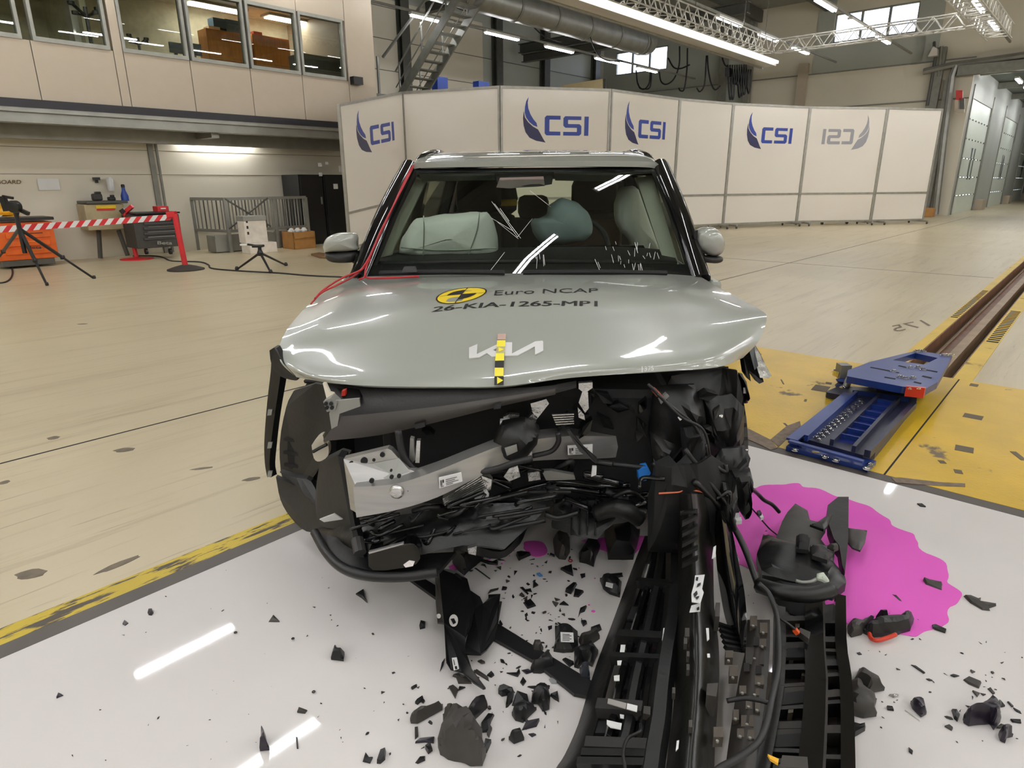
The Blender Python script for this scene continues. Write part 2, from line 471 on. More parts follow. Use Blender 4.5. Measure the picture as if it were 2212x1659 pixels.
wb = S('wall_back', m_beige, rects(B(HM), 't', 33.5, 0.25, [(5.1, 14.3, 0, 7.32), (5.1, 7.42, 7.32, ZC), (10.68, 14.3, 7.32, ZC), (7.42, 10.68, 8.5, ZC), (-16, 5.1, 5.85, ZC)]))
S('wall_section', m_greyw, rects(B(HM), 't', 33.5, 0.25, [(14.3, 23, 0, 7.15), (14.3, 18.97, 7.15, ZC), (22.2, 23, 7.15, ZC), (18.97, 22.2, 8.32, ZC)]), wb)
S('wall_cladding', m_greyw, B(HM).box(33.44, 33.5, 7.0, 10.9, 6.1, 7.3).box(33.44, 33.5, 6.5, 7.4, 6.1, ZC).box(33.44, 33.5, 10.7, 11.4, 6.1, ZC), wb)
for z in (4.6, 6.1):
    S('wall_seam', m_greyp, B(HM).box(33.42, 33.44, 5.1, 23, z, z + 0.05), wb)
for n in (11.75, 6.35):
    S('wall_column', m_off if n > 10 else m_greyp, B(HM).box(33.2, 33.44, n - 0.2, n + 0.2, 0, 6.6), wb)
S('wall_column', m_greyp, B(HM).box(33.1, 33.44, 15.5, 15.8, 0, ZC), wb)
S('wall_column', m_greyp, B(HM).box(33.1, 33.44, 14.2, 14.45, 0, ZC), wb)
for i, (a0, a1, z0, z1) in enumerate((W1, W2)):
    t = thing('window_%d' % (i + 1), hall(33.55, (a0 + a1) / 2, z0), HA, kind='structure')
    fb = B(HM)
    for n in (a0, a0 + (a1 - a0) / 3, a0 + (a1 - a0) * 2 / 3, a1): fb.box(33.52, 33.62, n - 0.05, n + 0.05, z0, z1)
    fb.box(33.52, 33.62, a0, a1, z0, z0 + 0.06).box(33.52, 33.62, a0, a1, z1 - 0.06, z1)
    fb.build('window_frame', m_frame, t)
    for k in range(3):
        B(HM).box(33.56, 33.57, a0 + (a1 - a0) * k / 3 + .05, a0 + (a1 - a0) * (k + 1) / 3 - .05, z0 + .06, z1 - .06).build('pane', m_wglass, t)
S('wall_front', m_beige, B(HM).box(-14.2, -14, -16, 23.2, 0, ZC))
S('wall_right', m_beige, B(HM).box(-14, 33.5, -16.2, -16, 0, ZC))
S('ceiling', m_ceil, B(HM).box(-14, 33.7, -16, 23.2, ZC, ZC + 0.1))
# corridor beyond the opening with its row of sectional doors
m_door = M('pale_green_door', (222, 230, 218), 0.4, var=0.03)
m_lane = M('dark_green_roof', (78, 86, 78), 0.6)
wc = S('wall_lane', m_greyw, rects(B(HM), 'n', 5.1, 0.2, [(33.75, 34.3, 0, 5.9), (34.3, 74, 4.7, 5.9), (40.2, 45.2, 0, 4.7), (51.5, 56.5, 0, 4.7), (62.8, 74, 0, 4.7)]))
S('wall_lane_right', m_greyw, B(HM).box(33.75, 74, -16.2, -16, 0, 5.9))
S('wall_lane_end', m_beige, B(HM).box(74, 74.2, -16, 5.3, 0, 5.9))
S('ceiling_lane', m_lane, B(HM).box(33.75, 74, -16, 5.3, 5.9, 6.0))
for i, t0 in enumerate((34.3, 45.2, 56.5)):
    t1 = t0 + (5.9 if i == 0 else 6.3)
    d = thing('door_%d' % (i + 1), hall((t0 + t1) / 2, 5.2, 0), HA, kind='structure')
    for k in range(6):
        B(HM).box(t0, t1, 5.14, 5.2, k * 4.7 / 6 + 0.01, (k + 1) * 4.7 / 6 - 0.01).build('door_section', m_door, d)
    B(HM).box(t0 - .12, t0, 5.06, 5.16, 0, 5.2).box(t1, t1 + .12, 5.06, 5.16, 0, 5.2).build('guide_rail', m_steel, d)
    bb = B(HM)
    for k in range(1, 6):
        for j in range(7): bb.box(t0 + .4 + j * .85, t0 + .5 + j * .85, 5.11, 5.14, k * .783 - .03, k * .783 + .03)
    bb.build('hinge_row', m_dsteel, d)
    tv, tf = text_geo(('11', '10', '9')[i], 0.05)
    tt = (t0 + t1) / 2 + 0.2
    B().add(quadmap(tv, hall(tt - .55, 5.13, 1.55), hall(tt + .55, 5.13, 1.55), hall(tt + .55, 5.13, 2.75), hall(tt - .55, 5.13, 2.75)), tf).build('door_number', M('number_grey', (100, 106, 102), 0.6), d)
    B(HM).box(t1 + .3, t1 + 1.5, 4.75, 5.1, 0, .5).build('kerb_block', m_off, d)
for k in range(7):
    S('lane_beam', m_greyp, B(HM).box(35 + k * 5.6, 35.25 + k * 5.6, -16, 5.1, 5.62, 5.88), None)['kind'] = 'structure'
# portal pipe around the opening
pp = B()
pp.tube([onT(1995, 155, 33.2), onT(2056, 141, 33.2), onT(2130, 131, 33.2), onT(2215, 119, 33.2), onT(2290, 108, 33.2)], 0.13, 8, smooth=False)
pp.tube([onT(2066, 141, 33.2), onT(2057, 165, 33.2), onT(2040, 290, 33.2), onT(2020, 463, 33.2)], 0.13, 8, smooth=False)
o = pp.build('trim_1', m_steel, None, 40); o['kind'] = 'structure'
b = B(HM).box(33.2, 33.45, 5.75, 6.0, 0, 5.4)
S('wall_portal_post', m_greyp, b)
b = B(HM).box(33.0, 33.4, -16, 5.6, 5.45, 5.8)
S('wall_portal_header', m_greyp, b)
fx = thing('fire_alarm', onT(2070, 205, 32.7), HA, 'small red alarm box high on the post beside the white doors', 'alarm')
def px_box(b, u0, u1, v0, v1, T, th=0.15):
    p = [onT(u0, v1, T), onT(u1, v1, T), onT(u1, v0, T), onT(u0, v0, T)]
    return b.prism(p, (HM @ V((th, 0, 0))))
px_box(B(), 2065, 2079, 195, 216, 32.7).build('alarm_box', M('alarm_red', (200, 40, 30), .4), fx)
px_box(B(), 2072, 2083, 212, 236, 32.7).build('alarm_bracket', m_dsteel, fx)
px_box(B(), 2062, 2070, 216, 240, 32.7).build('junction_box', m_off, fx)
px_box(B(), 2066, 2083, 235, 243, 32.7).build('cable_tray', m_off, fx)
lf = thing('floodlight', onT(2015, 105, 33.0), HA, 'white floodlight lamp on the back wall under the lattice truss', 'lamp')
B().prism([onT(2004, 122, 32.8), onT(2025, 120, 32.8), onT(2025, 105, 32.8), onT(2016, 100, 32.8)], HM @ V((.3, 0, 0))).build('lamp_head', m_white, lf)
B(HM).tube([HI @ onT(2018, 92, 33.3), HI @ onT(2018, 103, 33.0)], .06).build('arm', m_dsteel, lf)
for i, (u0, v0, u1, v1, c) in enumerate([(2022, 118, 2003, 228, m_dsteel), (2034, 100, 2027, 165, m_greyp)]):
    tag(B().tube([onT(u0, v0, 33.2), onT(u1, v1, 33.2)], .06, 8).build('wall_conduit', c), ['dark vertical conduit below the white floodlight', 'pale vertical conduit right of the white floodlight'][i], 'pipe')
# ---- office box on the mezzanine
KZ = 1.15            # the box was measured on a nearer plane and moved back as a whole
OM = Matrix.Translation(CAM) @ Matrix.Scale(KZ, 4) @ Matrix.Translation(-CAM) @ HM
def ohall(t, n, z=0.0): return OM @ V((t, n, z))
oz0, oz1, ofl = 3.47, 4.45, 2.62
mz = thing('wall_office', ohall(3.0, 12, 2.5), HA, kind='structure')
seams = [-8, -4.5, -1.2, 0.9, 2.0, 3.02, 4.10, 4.24, 5.26, 6.32, 7.36, 8.42, 9.1]
for a, b_ in zip(seams[:-1], seams[1:]):
    B(OM).box(a + .006, b_ - .006, 12.0, 12.08, ofl, oz0 - .06 if b_ < 8.5 and b_ - a > .3 else oz1 + .9).build('wall_panel', m_off, mz)
    if b_ < 8.5 and b_ - a > .3: B(OM).box(a + .006, b_ - .006, 12.0, 12.08, oz1 + .05, 5.4).build('wall_panel', m_off, mz)
B(OM).box(-8, 9.08, 12.02, 12.06, ofl, oz0 - .06).box(-8, 9.08, 12.02, 12.06, oz1 + .06, 5.4).build('wall_core', m_dsteel, mz)
B(OM).box(-8, 9.1, 11.95, 12.15, 2.5, 2.615).build('edge_band', M('black_edge', (36, 35, 40), .5), mz)
B(OM).box(-8, 9.1, 12.02, 12.3, 2.3, 2.5).box(-8, 9.1, 11.96, 12.2, 2.44, 2.5).build('edge_beam', m_steel, mz)
B(OM).box(-8, 9.1, 12.1, 15.2, 2.5, 2.6).build('floor_slab', m_greyp, mz)
B(OM).box(-8, 9.1, 12.85, 13.0, 2.12, 2.45).build('support_beam', m_steel, mz)
for t in (-5, -1.5, 2, 5.55, 8.9):
    B(OM).box(t, t + .14, 12.2, 13.15, 2.22, 2.5).build('support_beam', m_steel, mz)
B(OM).box(9.0, 9.1, 12.08, 15.2, 2.6, 5.4).build('wall_panel', m_off, mz)
B(OM).box(-8, 9.1, 12.0, 15.2, 5.4, 5.5).build('office_roof', m_off, mz)
B(OM).box(-8, 9.0, 12.1, 15.2, 4.95, 5.0).build('office_ceiling', M('office_ceiling', (214, 206, 186), .7), mz)
B(OM).box(-8, 9.0, 15.12, 15.2, 2.6, 5.0).build('office_back_wall', M('office_wall', (222, 214, 186), .7), mz)
B(OM).box(4.12, 4.2, 13.2, 15.2, 2.6, 5.0).build('office_partition', MATS['office_wall'], mz)
for i, (a, b_) in enumerate([(-4.4, -1.25), (-1.1, 0.85), (0.97, 1.95), (2.05, 2.93), (3.06, 4.06), (4.24, 5.25), (5.30, 6.30), (6.35, 7.34), (7.38, 8.36)]):
    t = thing('window_%d' % (i + 3), ohall((a + b_) / 2, 12.03, oz0), HA, kind='structure')
    B(OM).box(a, b_, 11.98, 12.1, oz0 - .06, oz0).box(a, b_, 11.98, 12.1, oz1, oz1 + .06).box(a, a + .045, 11.98, 12.1, oz0, oz1).box(b_ - .045, b_, 11.98, 12.1, oz0, oz1).build('window_frame', m_frame, t)
    B(OM).box(a + .045, b_ - .045, 12.03, 12.036, oz0, oz1).build('pane', m_glass, t)
m_lampw = emit('office_lamp_light', (255, 250, 244), 14)
def pbox(b, u0, u1, v0, v1, n, dn):
    "box standing on the plane across the hall at distance n, between two pixel columns and rows"
    if b.F is OM:
        b.F = HM; n, dn = n * KZ, dn * KZ
    a = HI @ onN(u0, v1, n); c = HI @ onN(u1, v0, n)
    return b.box(min(a.x, c.x), max(a.x, c.x), n, n + dn, min(a.z, c.z), max(a.z, c.z))
for i, (u, v, l) in enumerate([(465, 14, 1.0), (628, 43, 1.0), (120, 5, 1.2)]):
    p = HI @ at(u, v, CAMH + (4.92 - CAMH) * KZ)
    p = V((p.x / KZ, p.y / KZ, 0))
    t = thing('ceiling_lamp', ohall(p.x, p.y, 4.87), HA, ['bright recessed ceiling lamp in the office above the orange cabinets', 'bright ceiling lamp in the office near its right end', 'ceiling lamp in the left room of the raised office'][i], 'lamp')
    B(OM).box(p.x - .62, p.x + .62, p.y - .19, p.y + .19, 4.9, 4.95).build('lamp_frame', m_off, t)
    B(OM).box(p.x - .56, p.x + .56, p.y - .14, p.y + .14, 4.88, 4.9).build('diffuser', m_lampw, t)
m_or = M('orange_wood', (214, 138, 52), .45, var=.15, scale=3, stretch=(8, 8, 1))
for i, (u0, u1, v0, v1) in enumerate([(453, 540, 76, 126), (552, 624, 86, 140)]):
    t = thing('office_cabinet', onN((u0 + u1) / 2, v1, 16.4), HA, ['orange wood office cabinet with blue folders on top', 'orange wood office cabinet right of the one with folders'][i], 'cabinet')
    pbox(B(OM), u0, u1, v0, v1, 14.35, .4).build('body', m_or, t)
    pbox(B(OM), u0 + 2, (u0 + u1) / 2 - 1, v0 + 2, v1, 14.33, .02).build('door', m_or, t)
    pbox(B(OM), (u0 + u1) / 2 + 1, u1 - 2, v0 + 2, v1, 14.33, .02).build('door', m_or, t)
def simple(name, label, cat, mat, b, group=None, smooth=False):
    return tag(b.build(name, mat, None, smooth), label, cat, group)
for i, (u0, u1, v0, v1, c, lb) in enumerate([(462, 489, 42, 57, (70, 90, 106), 'blue folder box on the left of the orange office cabinet'), (490, 518, 46, 72, (80, 100, 112), 'blue folder box on the middle of the orange office cabinet'), (453, 475, 59, 72, (190, 186, 170), 'pale paper box lying at the left end of the orange cabinet'), (549, 566, 70, 83, (176, 80, 60), 'red carton on top of the orange cabinets behind the window bar')]):
    simple('file_box', lb, 'box', M('file_%d' % i, c, .6), pbox(B(OM), u0, u1, v0, v1, 14.4, .25))
for i, (u0, u1, v0, v1) in enumerate([(368, 394, 94, 113), (409, 434, 96, 118)]):
    t = thing('monitor', onN((u0 + u1) / 2, v1, 14.49), HA, ['black monitor left of the window bar in the office', 'black monitor right of the window bar in the office'][i], 'monitor')
    pbox(B(OM), u0, u1, v0, v1, 12.6, .03).build('screen', M('screen_black', (16, 16, 20), .25), t)
    pbox(B(OM), (u0 + u1) / 2 - 2, (u0 + u1) / 2 + 2, v1 - 3, v1 + 12, 12.63, .03).build('stand', MATS['screen_black'], t)
m_blk = M('black_equipment', (20, 20, 21), .4)
def rig(u, v, s, n, label):
    "multi-armed camera rig standing at the office window"
    n *= KZ; s *= KZ; c = onN(u, v, n); t = thing('camera_rig', c - V((0, 0, s)), HA, label, 'camera rig')
    B().tube([c - V((0, 0, s * 1.3)), c + V((0, 0, s * .3))], s * .06, 6).build('post', m_blk, t)
    for k in range(4):
        a = k * 1.57 + .5
        d = HM @ V((math.cos(a) * s * .5, math.sin(a) * s * .3, s * (.12 if k % 2 else .32)))
        B().bar(c, c + d, s * .07).build('arm', m_blk, t)
        B().lathe(c + d, [(s * .04, -s * .06), (s * .12, -s * .05), (s * .12, s * .05), (s * .04, s * .06)], 8).build('camera', m_blk, t)
rig(300, 96, .34, 12.5, 'small black multi-arm camera rig at the office window sill')
rig(187, 36, .46, 12.6, 'tall black multi-arm camera rig in the left office window')
simple('office_column', 'white column in the left office window behind the black rig', 'column', m_white, pbox(B(OM), 163, 180, -20, 90, 13.4, .25))
simple('office_door_frame', 'pale door frame at the right end of the office', 'door frame', m_frame, pbox(B(OM), 712, 719, 70, 160, 14.2, .08).add(*(lambda q: (q.v, q.f))(pbox(B(), 738, 746, 60, 160, 16.33, .09))))
simple('office_desk', 'dark desk with screens behind the rightmost office window', 'desk', m_dsteel, pbox(B(OM), 656, 740, 128, 165, 12.7, .5))
# grey camera on the office end panel
wc_ = thing('wall_speaker', onN(775, 174, 13.8), HA, 'small black box on the last panel below the office windows', 'speaker')
pbox(B(OM), 765, 784, 167, 181, 11.85, .13).build('body', m_blk, wc_)
pbox(B(OM), 772, 778, 172, 177, 11.97, .04).build('bracket', m_blk, wc_)
# ---- roof steel
for i, t in enumerate((0.5, 7.0, 13.5, 20.0, 26.0)):
    z = 8.2 if t < 25 else 7.45
    b = B(HM).box(t, t + .3, 11.5 if t > 25 else -16, 22.9, z, z + .03).box(t, t + .3, 11.5 if t > 25 else -16, 22.9, z + .37, z + .4).box(t + .14, t + .16, 11.5 if t > 25 else -16, 22.9, z, z + .4)
    S('roof_beam', m_dsteel, b)
for n in (-13, -7, -1, 5, 11, 14, 17.5, 20.5):
    S('roof_purlin', m_dsteel, B(HM).box(-14, 33.5, n, n + .14, 8.65, 9.15))
# ---- fluorescent lamps: rows along the hall
m_tube = emit('lamp_tube_light', (250, 250, 252), LAMP)
m_hous = M('lamp_housing', (214, 212, 206), .4)
rows = {16.0: 'along the grey air duct', 9.65: 'behind the long lattice truss', 6.9: 'across the right window', 3.8: 'over the track', 0.7: 'right of the track', -2.6: 'far right', -6: 'far right end', -10: 'right side'}
ordw = ['first', 'second', 'third', 'fourth', 'fifth', 'sixth', 'seventh', 'eighth']
protoL = None
def inframe(p, mg=20):
    q = p - CAM; z = q.dot(f0)
    if z < .1: return False
    u = q.dot(cr) / z * FPX + CX; v = q.dot(cd) / z * FPX + CY
    return -mg < u < 2212 + mg and -mg < v < 1659 + mg
def mirrored(p):
    q = V((p.x, p.y, -p.z)) - CAM
    g = HI @ (CAM + q * (CAMH / (CAMH + p.z)))
    return g.x < 3.6 and g.y < 2.6 and inframe(HM @ g, 260)
for n, desc in rows.items():
    S('lamp_trunking', m_greyp, B(HM).box(-12, 31, n - .03, n + .03, 6.12, 6.18))
    k = 0
    for i in range(14):
        t = 19.8 + .85 - 3.07 * 10 + i * 3.07
        if not (-11 < t < 29): continue
        if n == 16.0: t -= .2
        if n == 16.0 and t < 12.4: continue
        if mirrored(hall(t, n, 6.0)): continue
        if n in (3.8, 0.7) and 0 < t < 9: continue
        vis = inframe(hall(t, n, 6.0))
        if protoL is None:
            o = thing('fluorescent_lamp', hall(0, 0, 6.0), HA)
            B(HM).box(-.82, .82, -.07, .07, 6.05, 6.12).build('lamp_housing', m_hous, o)
            for yy in (-.035, .035):
                B(HM).tube([(-.78, yy, 6.025), (.78, yy, 6.025)], .02, 8).build('lamp_tube', m_tube, o)
            protoL = o
        else:
            o = clone(protoL)
        o.location = hall(t, n, 6.0)
        if vis:
            lb = f'{ordw[min(k, 7)]} glowing fluorescent lamp from the left in the row {desc}'
            k += 1
        else:
            lb = 'added unseen roof-level lamp that brightens the far walls and panels'
        tag(o, lb, 'lamp', 'fluorescent lamps under the roof')
for t, n in ((2.98, 10.05), (2.98, 7.1), (17.9, 2.75), (2.42, 1.98), (5.5, 2.35), (8.6, 2.5)):
    o = clone(protoL); o.location = hall(t, n, 6.0)
    tag(o, 'added unseen roof-level lamp that brightens the far walls and panels', 'lamp', 'fluorescent lamps under the roof')
for n in (18.5, 13.3, 8.3, 4.5, 1.5, -2, -5.5, -9):  # roof-level lamps added out of view to brighten far walls and panels
    for i in range(8):
        t = 11.2 + i * 2.9
        if n > 10 and t < 16 or t > 24: continue
        p = hall(t, n, 8.0)
        if inframe(p) or mirrored(p): continue
        o = clone(protoL); o.location = p
        tag(o, 'added unseen roof-level lamp that brightens the far walls and panels', 'lamp', 'fluorescent lamps under the roof')
for i in range(7):  # row added out of view to light the left partition panels
    o = clone(protoL); o.location = hall(-7.2 + i * 3.07, 12.7, 6.0)
    tag(o, 'added unseen roof-level lamp that brightens the far walls and panels', 'lamp', 'fluorescent lamps under the roof')
# lane lamps added to brighten the doors, and the one under the mezzanine
for i, (t, n, z) in enumerate([(36.5, 2.6, 5.3), (41.5, 2.6, 5.3), (47, 2.6, 5.3), (53, 2.6, 5.3), (35.6, 3.8, 5.3), (39, 3.8, 5.3), (44, 3.8, 5.3), (49, 3.8, 5.3), (37, -1, 5.3), (42, -1, 5.3), (47, -1, 5.3), (53, -1, 5.3), (7.0, 15.1, 2.38), (-2.4, 15.1, 2.38)]):
    o = clone(protoL); o.location = hall(t, n, z)
    tag(o, 'fluorescent lamp added over the lane to brighten the numbered doors' if i < 12 else ('fluorescent lamp tucked under the mezzanine lighting the beige wall' if i == 12 else 'fluorescent lamp under the left part of the mezzanine'), 'lamp', 'fluorescent lamps under the roof')
# ================================================================ THE CRASHED CAR
m_paint = M('grey_green_car_paint', (159, 162, 153), 0.28, 0.0, var=0.03, scale=1.2, coat=1.0)
m_gloss = M('black_gloss', (12, 12, 13), 0.08, spec=0.6)
m_plast = M('black_plastic', (15, 15, 15), 0.42, var=0.3, scale=12, bump=0.15, bscale=30)
m_plast2 = M('dark_grey_plastic', (40, 39, 38), 0.5, var=0.15, scale=8, bump=0.1, bscale=60)
m_matte = M('black_matte', (15, 15, 16), 0.7)
m_alu = M('brushed_aluminium', (176, 175, 172), 0.36, 0.75, var=0.08, scale=4, stretch=(1, 1, 14))
m_foil = M('bright_metal', (200, 200, 198), 0.22, 0.9, var=0.2, scale=18, bump=0.5, bscale=40)
m_chrome = M('chrome', (225, 225, 225), 0.08, 1.0, var=0.02)
m_embl = M('silver_emblem', (228, 228, 226), 0.3, 0.25, var=0.02)
m_label = M('white_label', (222, 222, 220), 0.5, var=0.02)
m_ink = M('black_ink', (24, 23, 22), 0.5)
m_ystk = M('yellow_sticker', (236, 206, 50), 0.35, var=0.02)
m_ytape = M('bright_yellow_tape', (246, 232, 60), 0.4, var=0.02)
m_bag = M('airbag_fabric', (236, 240, 230), 0.8, var=0.05, scale=5, bump=0.4, bscale=14)
m_bag2 = M('grey_airbag_fabric', (142, 160, 160), 0.8, var=0.1, scale=6, bump=0.4, bscale=12)
m_trim = M('pale_interior_trim', (205, 208, 188), 0.7, var=0.05)
m_seat = M('dark_seat_fabric', (40, 38, 36), 0.8, var=0.2)
m_brown = M('brown_seat_fabric', (74, 56, 44), 0.7, var=0.15)
m_ws = glass('windscreen_glass', (0.86, 0.92, 0.86), 1.0)
m_red = M('red_cable', (176, 30, 40), 0.4)
m_wire = M('black_cable', (22, 21, 22), 0.45)
m_beigep = M('beige_plastic', (196, 188, 168), 0.5)
m_blue = M('blue_connector', (40, 120, 205), 0.4)
car = thing('car', (0.12, 3.7, 0), R(-4), 'crashed pale grey car with torn-off front, facing the viewer', 'car')
def C(name, mat, b, parent=None, smooth=False, label=None):
    o = b.build(name, mat, parent or car, smooth)
    if label: o['label'] = label
    return o
def slab(pts, thick=0.02, b=None):
    "plate through points (u, v, D), pushed away from the viewer"
    return (b or B()).prism([deep(*p) for p in pts], (0, thick, 0))
def soft(pts, thick, k=3):
    P = [deep(*p) for p in pts]
    P = spline(P + [P[0]], k)[:-1]
    return B().prism(P, (0, thick, 0))
# hood with the wing tops, bent by the crash
HR = [
 [(766, 598, 3.05), (830, 596, 3.0), (930, 594, 2.96), (1040, 592, 2.94), (1150, 590, 2.94), (1260, 590, 2.94), (1360, 590, 2.95), (1440, 592, 2.98), (1512, 597, 3.02)],
 [(690, 640, 2.80), (770, 628, 2.74), (880, 622, 2.68), (1010, 618, 2.64), (1135, 616, 2.63), (1260, 615, 2.64), (1370, 615, 2.67), (1470, 616, 2.72), (1562, 626, 2.79)],
 [(650, 675, 2.60), (735, 664, 2.55), (855, 656, 2.49), (995, 650, 2.45), (1125, 648, 2.44), (1260, 646, 2.45), (1385, 644, 2.48), (1500, 644, 2.54), (1612, 652, 2.62)],
 [(618, 715, 2.42), (700, 704, 2.39), (830, 697, 2.35), (980, 692, 2.32), (1115, 690, 2.31), (1260, 686, 2.32), (1395, 680, 2.35), (1525, 674, 2.41), (1642, 669, 2.48)],
 [(602, 752, 2.29), (680, 748, 2.28), (815, 742, 2.24), (970, 735, 2.21), (1105, 731, 2.20), (1260, 725, 2.21), (1400, 716, 2.24), (1535, 703, 2.30), (1656, 683, 2.38)],
 [(603, 772, 2.24), (675, 785, 2.17), (810, 786, 2.13), (965, 780, 2.11), (1100, 775, 2.10), (1260, 764, 2.11), (1405, 752, 2.14), (1540, 735, 2.21), (1650, 712, 2.32)],
 [(612, 790, 2.21), (680, 812, 2.08), (810, 818, 2.04), (965, 815, 2.03), (1095, 812, 2.03), (1250, 798, 2.04), (1405, 785, 2.06), (1540, 768, 2.12), (1635, 742, 2.27)],
 [(640, 815, 2.17), (720, 828, 2.05), (820, 834, 2.01), (965, 836, 2.0), (1090, 834, 2.0), (1235, 816, 2.03), (1405, 804, 2.04), (1550, 793, 2.1), (1605, 773, 2.24)]]
hb = B().grid([[deep(*p) for p in r] for r in HR], -0.008, 6)
hood = C('hood', m_paint, hb, None, 60)
HB = BVHTree.FromPolygons(hb.v, hb.f)
def on_hood(u, v, lift=0.0015):
    r = ray(u, v).normalized()
    h, n, i, d = HB.ray_cast(CAM, r)
    return h
def drape(p, lift=0.0015):
    h, n, i, d = HB.ray_cast(V((p[0], p[1], 3)), V((0, 0, -1)))
    return (h if h is not None else V(p)) + V((0, 0, lift))
def sticker(name, mat, pts2, faces, lift=0.0015, parent=None):
    return B().add([drape(p, lift) for p in pts2], faces).build(name, mat, parent or hood, fix=False)
tv, tf = text_geo('26-KIA-1265-MP1')
nv = len(tv); tv, tf = [p + V((dx, 0, 0)) for dx in (0, .035, .07) for p in tv], [[i + k * nv for i in f] for k in range(3) for f in tf]
sticker('printed_code', m_ink, quadmap(tv, on_hood(931, 675), on_hood(1291, 662), on_hood(1291, 651), on_hood(938, 664)), tf)
tv, tf = text_geo('Euro NCAP', 0.0)
sticker('printed_name', m_ink, quadmap(tv, on_hood(1067, 638.5), on_hood(1292, 632.5), on_hood(1292, 623.5), on_hood(1070, 628.5)), tf)
rl, rr, rtp, rbt = on_hood(943, 643), on_hood(1050, 634), on_hood(1012, 621), on_hood(983, 655)
rc = (rl + rr + rtp + rbt) / 4
ax, ay = (rr - rl) / 2, (rtp - rbt) / 2
def disc2(r0, r1, a0, a1, n=24, y0=None):
    pts, fs = [], []
    for i in range(n + 1):
        a = a0 + (a1 - a0) * i / n
        for r in (r0, r1): pts.append(rc + ax * (r * math.cos(a)) + ay * (r * math.sin(a)))
    for i in range(n): fs.append([2 * i, 2 * i + 1, 2 * i + 3, 2 * i + 2])
    return pts, fs
pi = math.pi
st = sticker('round_sticker', m_ystk, *disc2(0.0, 1.0, 0, 2 * pi, 40), lift=0.001)
for r0_, r1_, a0, a1 in ((0.94, 1.0, 0, 2 * pi), (0.02, 0.6, pi / 2, pi), (0.02, 0.6, -pi / 2, 0)):
    o = B().add([drape(p, .002) for p in disc2(r0_, r1_, a0, a1, 40)[0]], disc2(r0_, r1_, a0, a1, 40)[1]).build('sticker_print', m_ink, hood, fix=False)
for q in (((-1, -.012), (1, -.012), (1, .012), (-1, .012)), ((-.02, -1), (.02, -1), (.02, 1), (-.02, 1))):
    n = 12; pts = []
    for i in range(n + 1):
        s = i / n
        a = V(q[0]) * (1 - s) + V(q[1]) * s if q[0][0] == -1 else V(q[0]) * (1 - s) + V(q[3]) * s
        bb = V(q[3]) * (1 - s) + V(q[2]) * s if q[0][0] == -1 else V(q[1]) * (1 - s) + V(q[2]) * s
        for z in (a, bb): pts.append(drape(rc + ax * z[0] + ay * z[1], .002))
    B().add(pts, [[2 * i, 2 * i + 1, 2 * i + 3, 2 * i + 2] for i in range(n)]).build('sticker_print', m_ink, hood, fix=False)
def k7(a, b): return on_hood(980 + a * .09946, 710 + b * .09946)
def raised(name, mat, pts, th, sub=True, lift=.0005):
    pp = [k7(*p) for p in pts]
    n_ = V((0, -.45, .9)).normalized()
    return B().prism([p + n_ * lift for p in pp], n_ * th).build(name, mat, hood)
for pts in ([(335, 435), (518, 358), (505, 570), (560, 645), (335, 668)], [(545, 650), (505, 575), (950, 360), (955, 440), (720, 550)], [(720, 550), (830, 470), (960, 540), (1010, 620), (830, 632)], [(1110, 320), (1270, 320), (1265, 565), (1380, 605), (1105, 612)], [(1265, 565), (1770, 300), (1930, 285), (1945, 320), (1760, 410), (1380, 605)], [(1760, 405), (1945, 300), (1945, 500), (1770, 590)]):
    raised('emblem_letter', m_embl, pts, .005)
for pts, mt, lf_ in [([(960, 150), (1135, 145), (1130, 272), (955, 275)], M('pale_tape', (196, 164, 150), .5), .004), ([(945, 290), (1128, 285), (1120, 422), (935, 425)], m_ytape, .004), ([(935, 425), (1120, 422), (1110, 565), (915, 570)], M('grey_tape_pale', (176, 168, 130), .5), .004), ([(975, 445), (1100, 492), (975, 545)], m_ytape, .0055), ([(915, 570), (1100, 565), (1095, 730), (900, 735)], m_ytape, .004), ([(900, 735), (1095, 730), (1090, 880), (893, 885)], m_ink, .004), ([(893, 885), (1085, 885), (1080, 1065), (885, 1070)], m_ytape, .004), ([(885, 1070), (1090, 1068), (1085, 1250), (885, 1255)], m_ink, .004), ([(945, 1090), (1075, 1165), (945, 1245)], m_ytape, .0055)]:
    raised('marker_patch', mt, pts, .001, lift=lf_ + .003)
tv, tf = text_geo('375')
B().add([p + V((0, -.001, .002)) for p in quadmap(tv, on_hood(1392, 803), on_hood(1412, 801), on_hood(1412, 791), on_hood(1392, 793))], tf).build('chalk_number', m_label, hood, fix=False)
B().add([on_hood(1386, 805) + V((0, -.002, .002)), on_hood(1388, 805) + V((0, -.002, .002)), on_hood(1388, 792) + V((0, -.002, .002)), on_hood(1386, 792) + V((0, -.002, .002))], [[0, 1, 2, 3]]).build('chalk_line', m_label, hood, fix=False)
# roof
rf = [[deep(u, v, D) for u, v, D in r] for r in (
 [(893, 371, 3.66), (906, 363, 3.63), (1000, 361, 3.58), (1155, 360, 3.57), (1310, 360, 3.58), (1404, 362, 3.63), (1419, 370, 3.66)],
 [(903, 358, 3.9), (925, 349, 3.85), (1010, 345, 3.82), (1155, 344, 3.81), (1300, 344, 3.82), (1388, 347, 3.85), (1408, 357, 3.9)],
 [(930, 350, 4.4), (950, 341, 4.35), (1020, 337, 4.32), (1155, 335, 4.3), (1290, 336, 4.32), (1365, 339, 4.35), (1385, 349, 4.4)])]
last = rf[-1]
for dy, dz in ((.7, .01), (1.35, -.04)):
    rf.append([p + V((dy * .07, dy, dz)) for p in last])
C('roof', m_paint, B().grid(rf, -0.03, 4), None, 60)
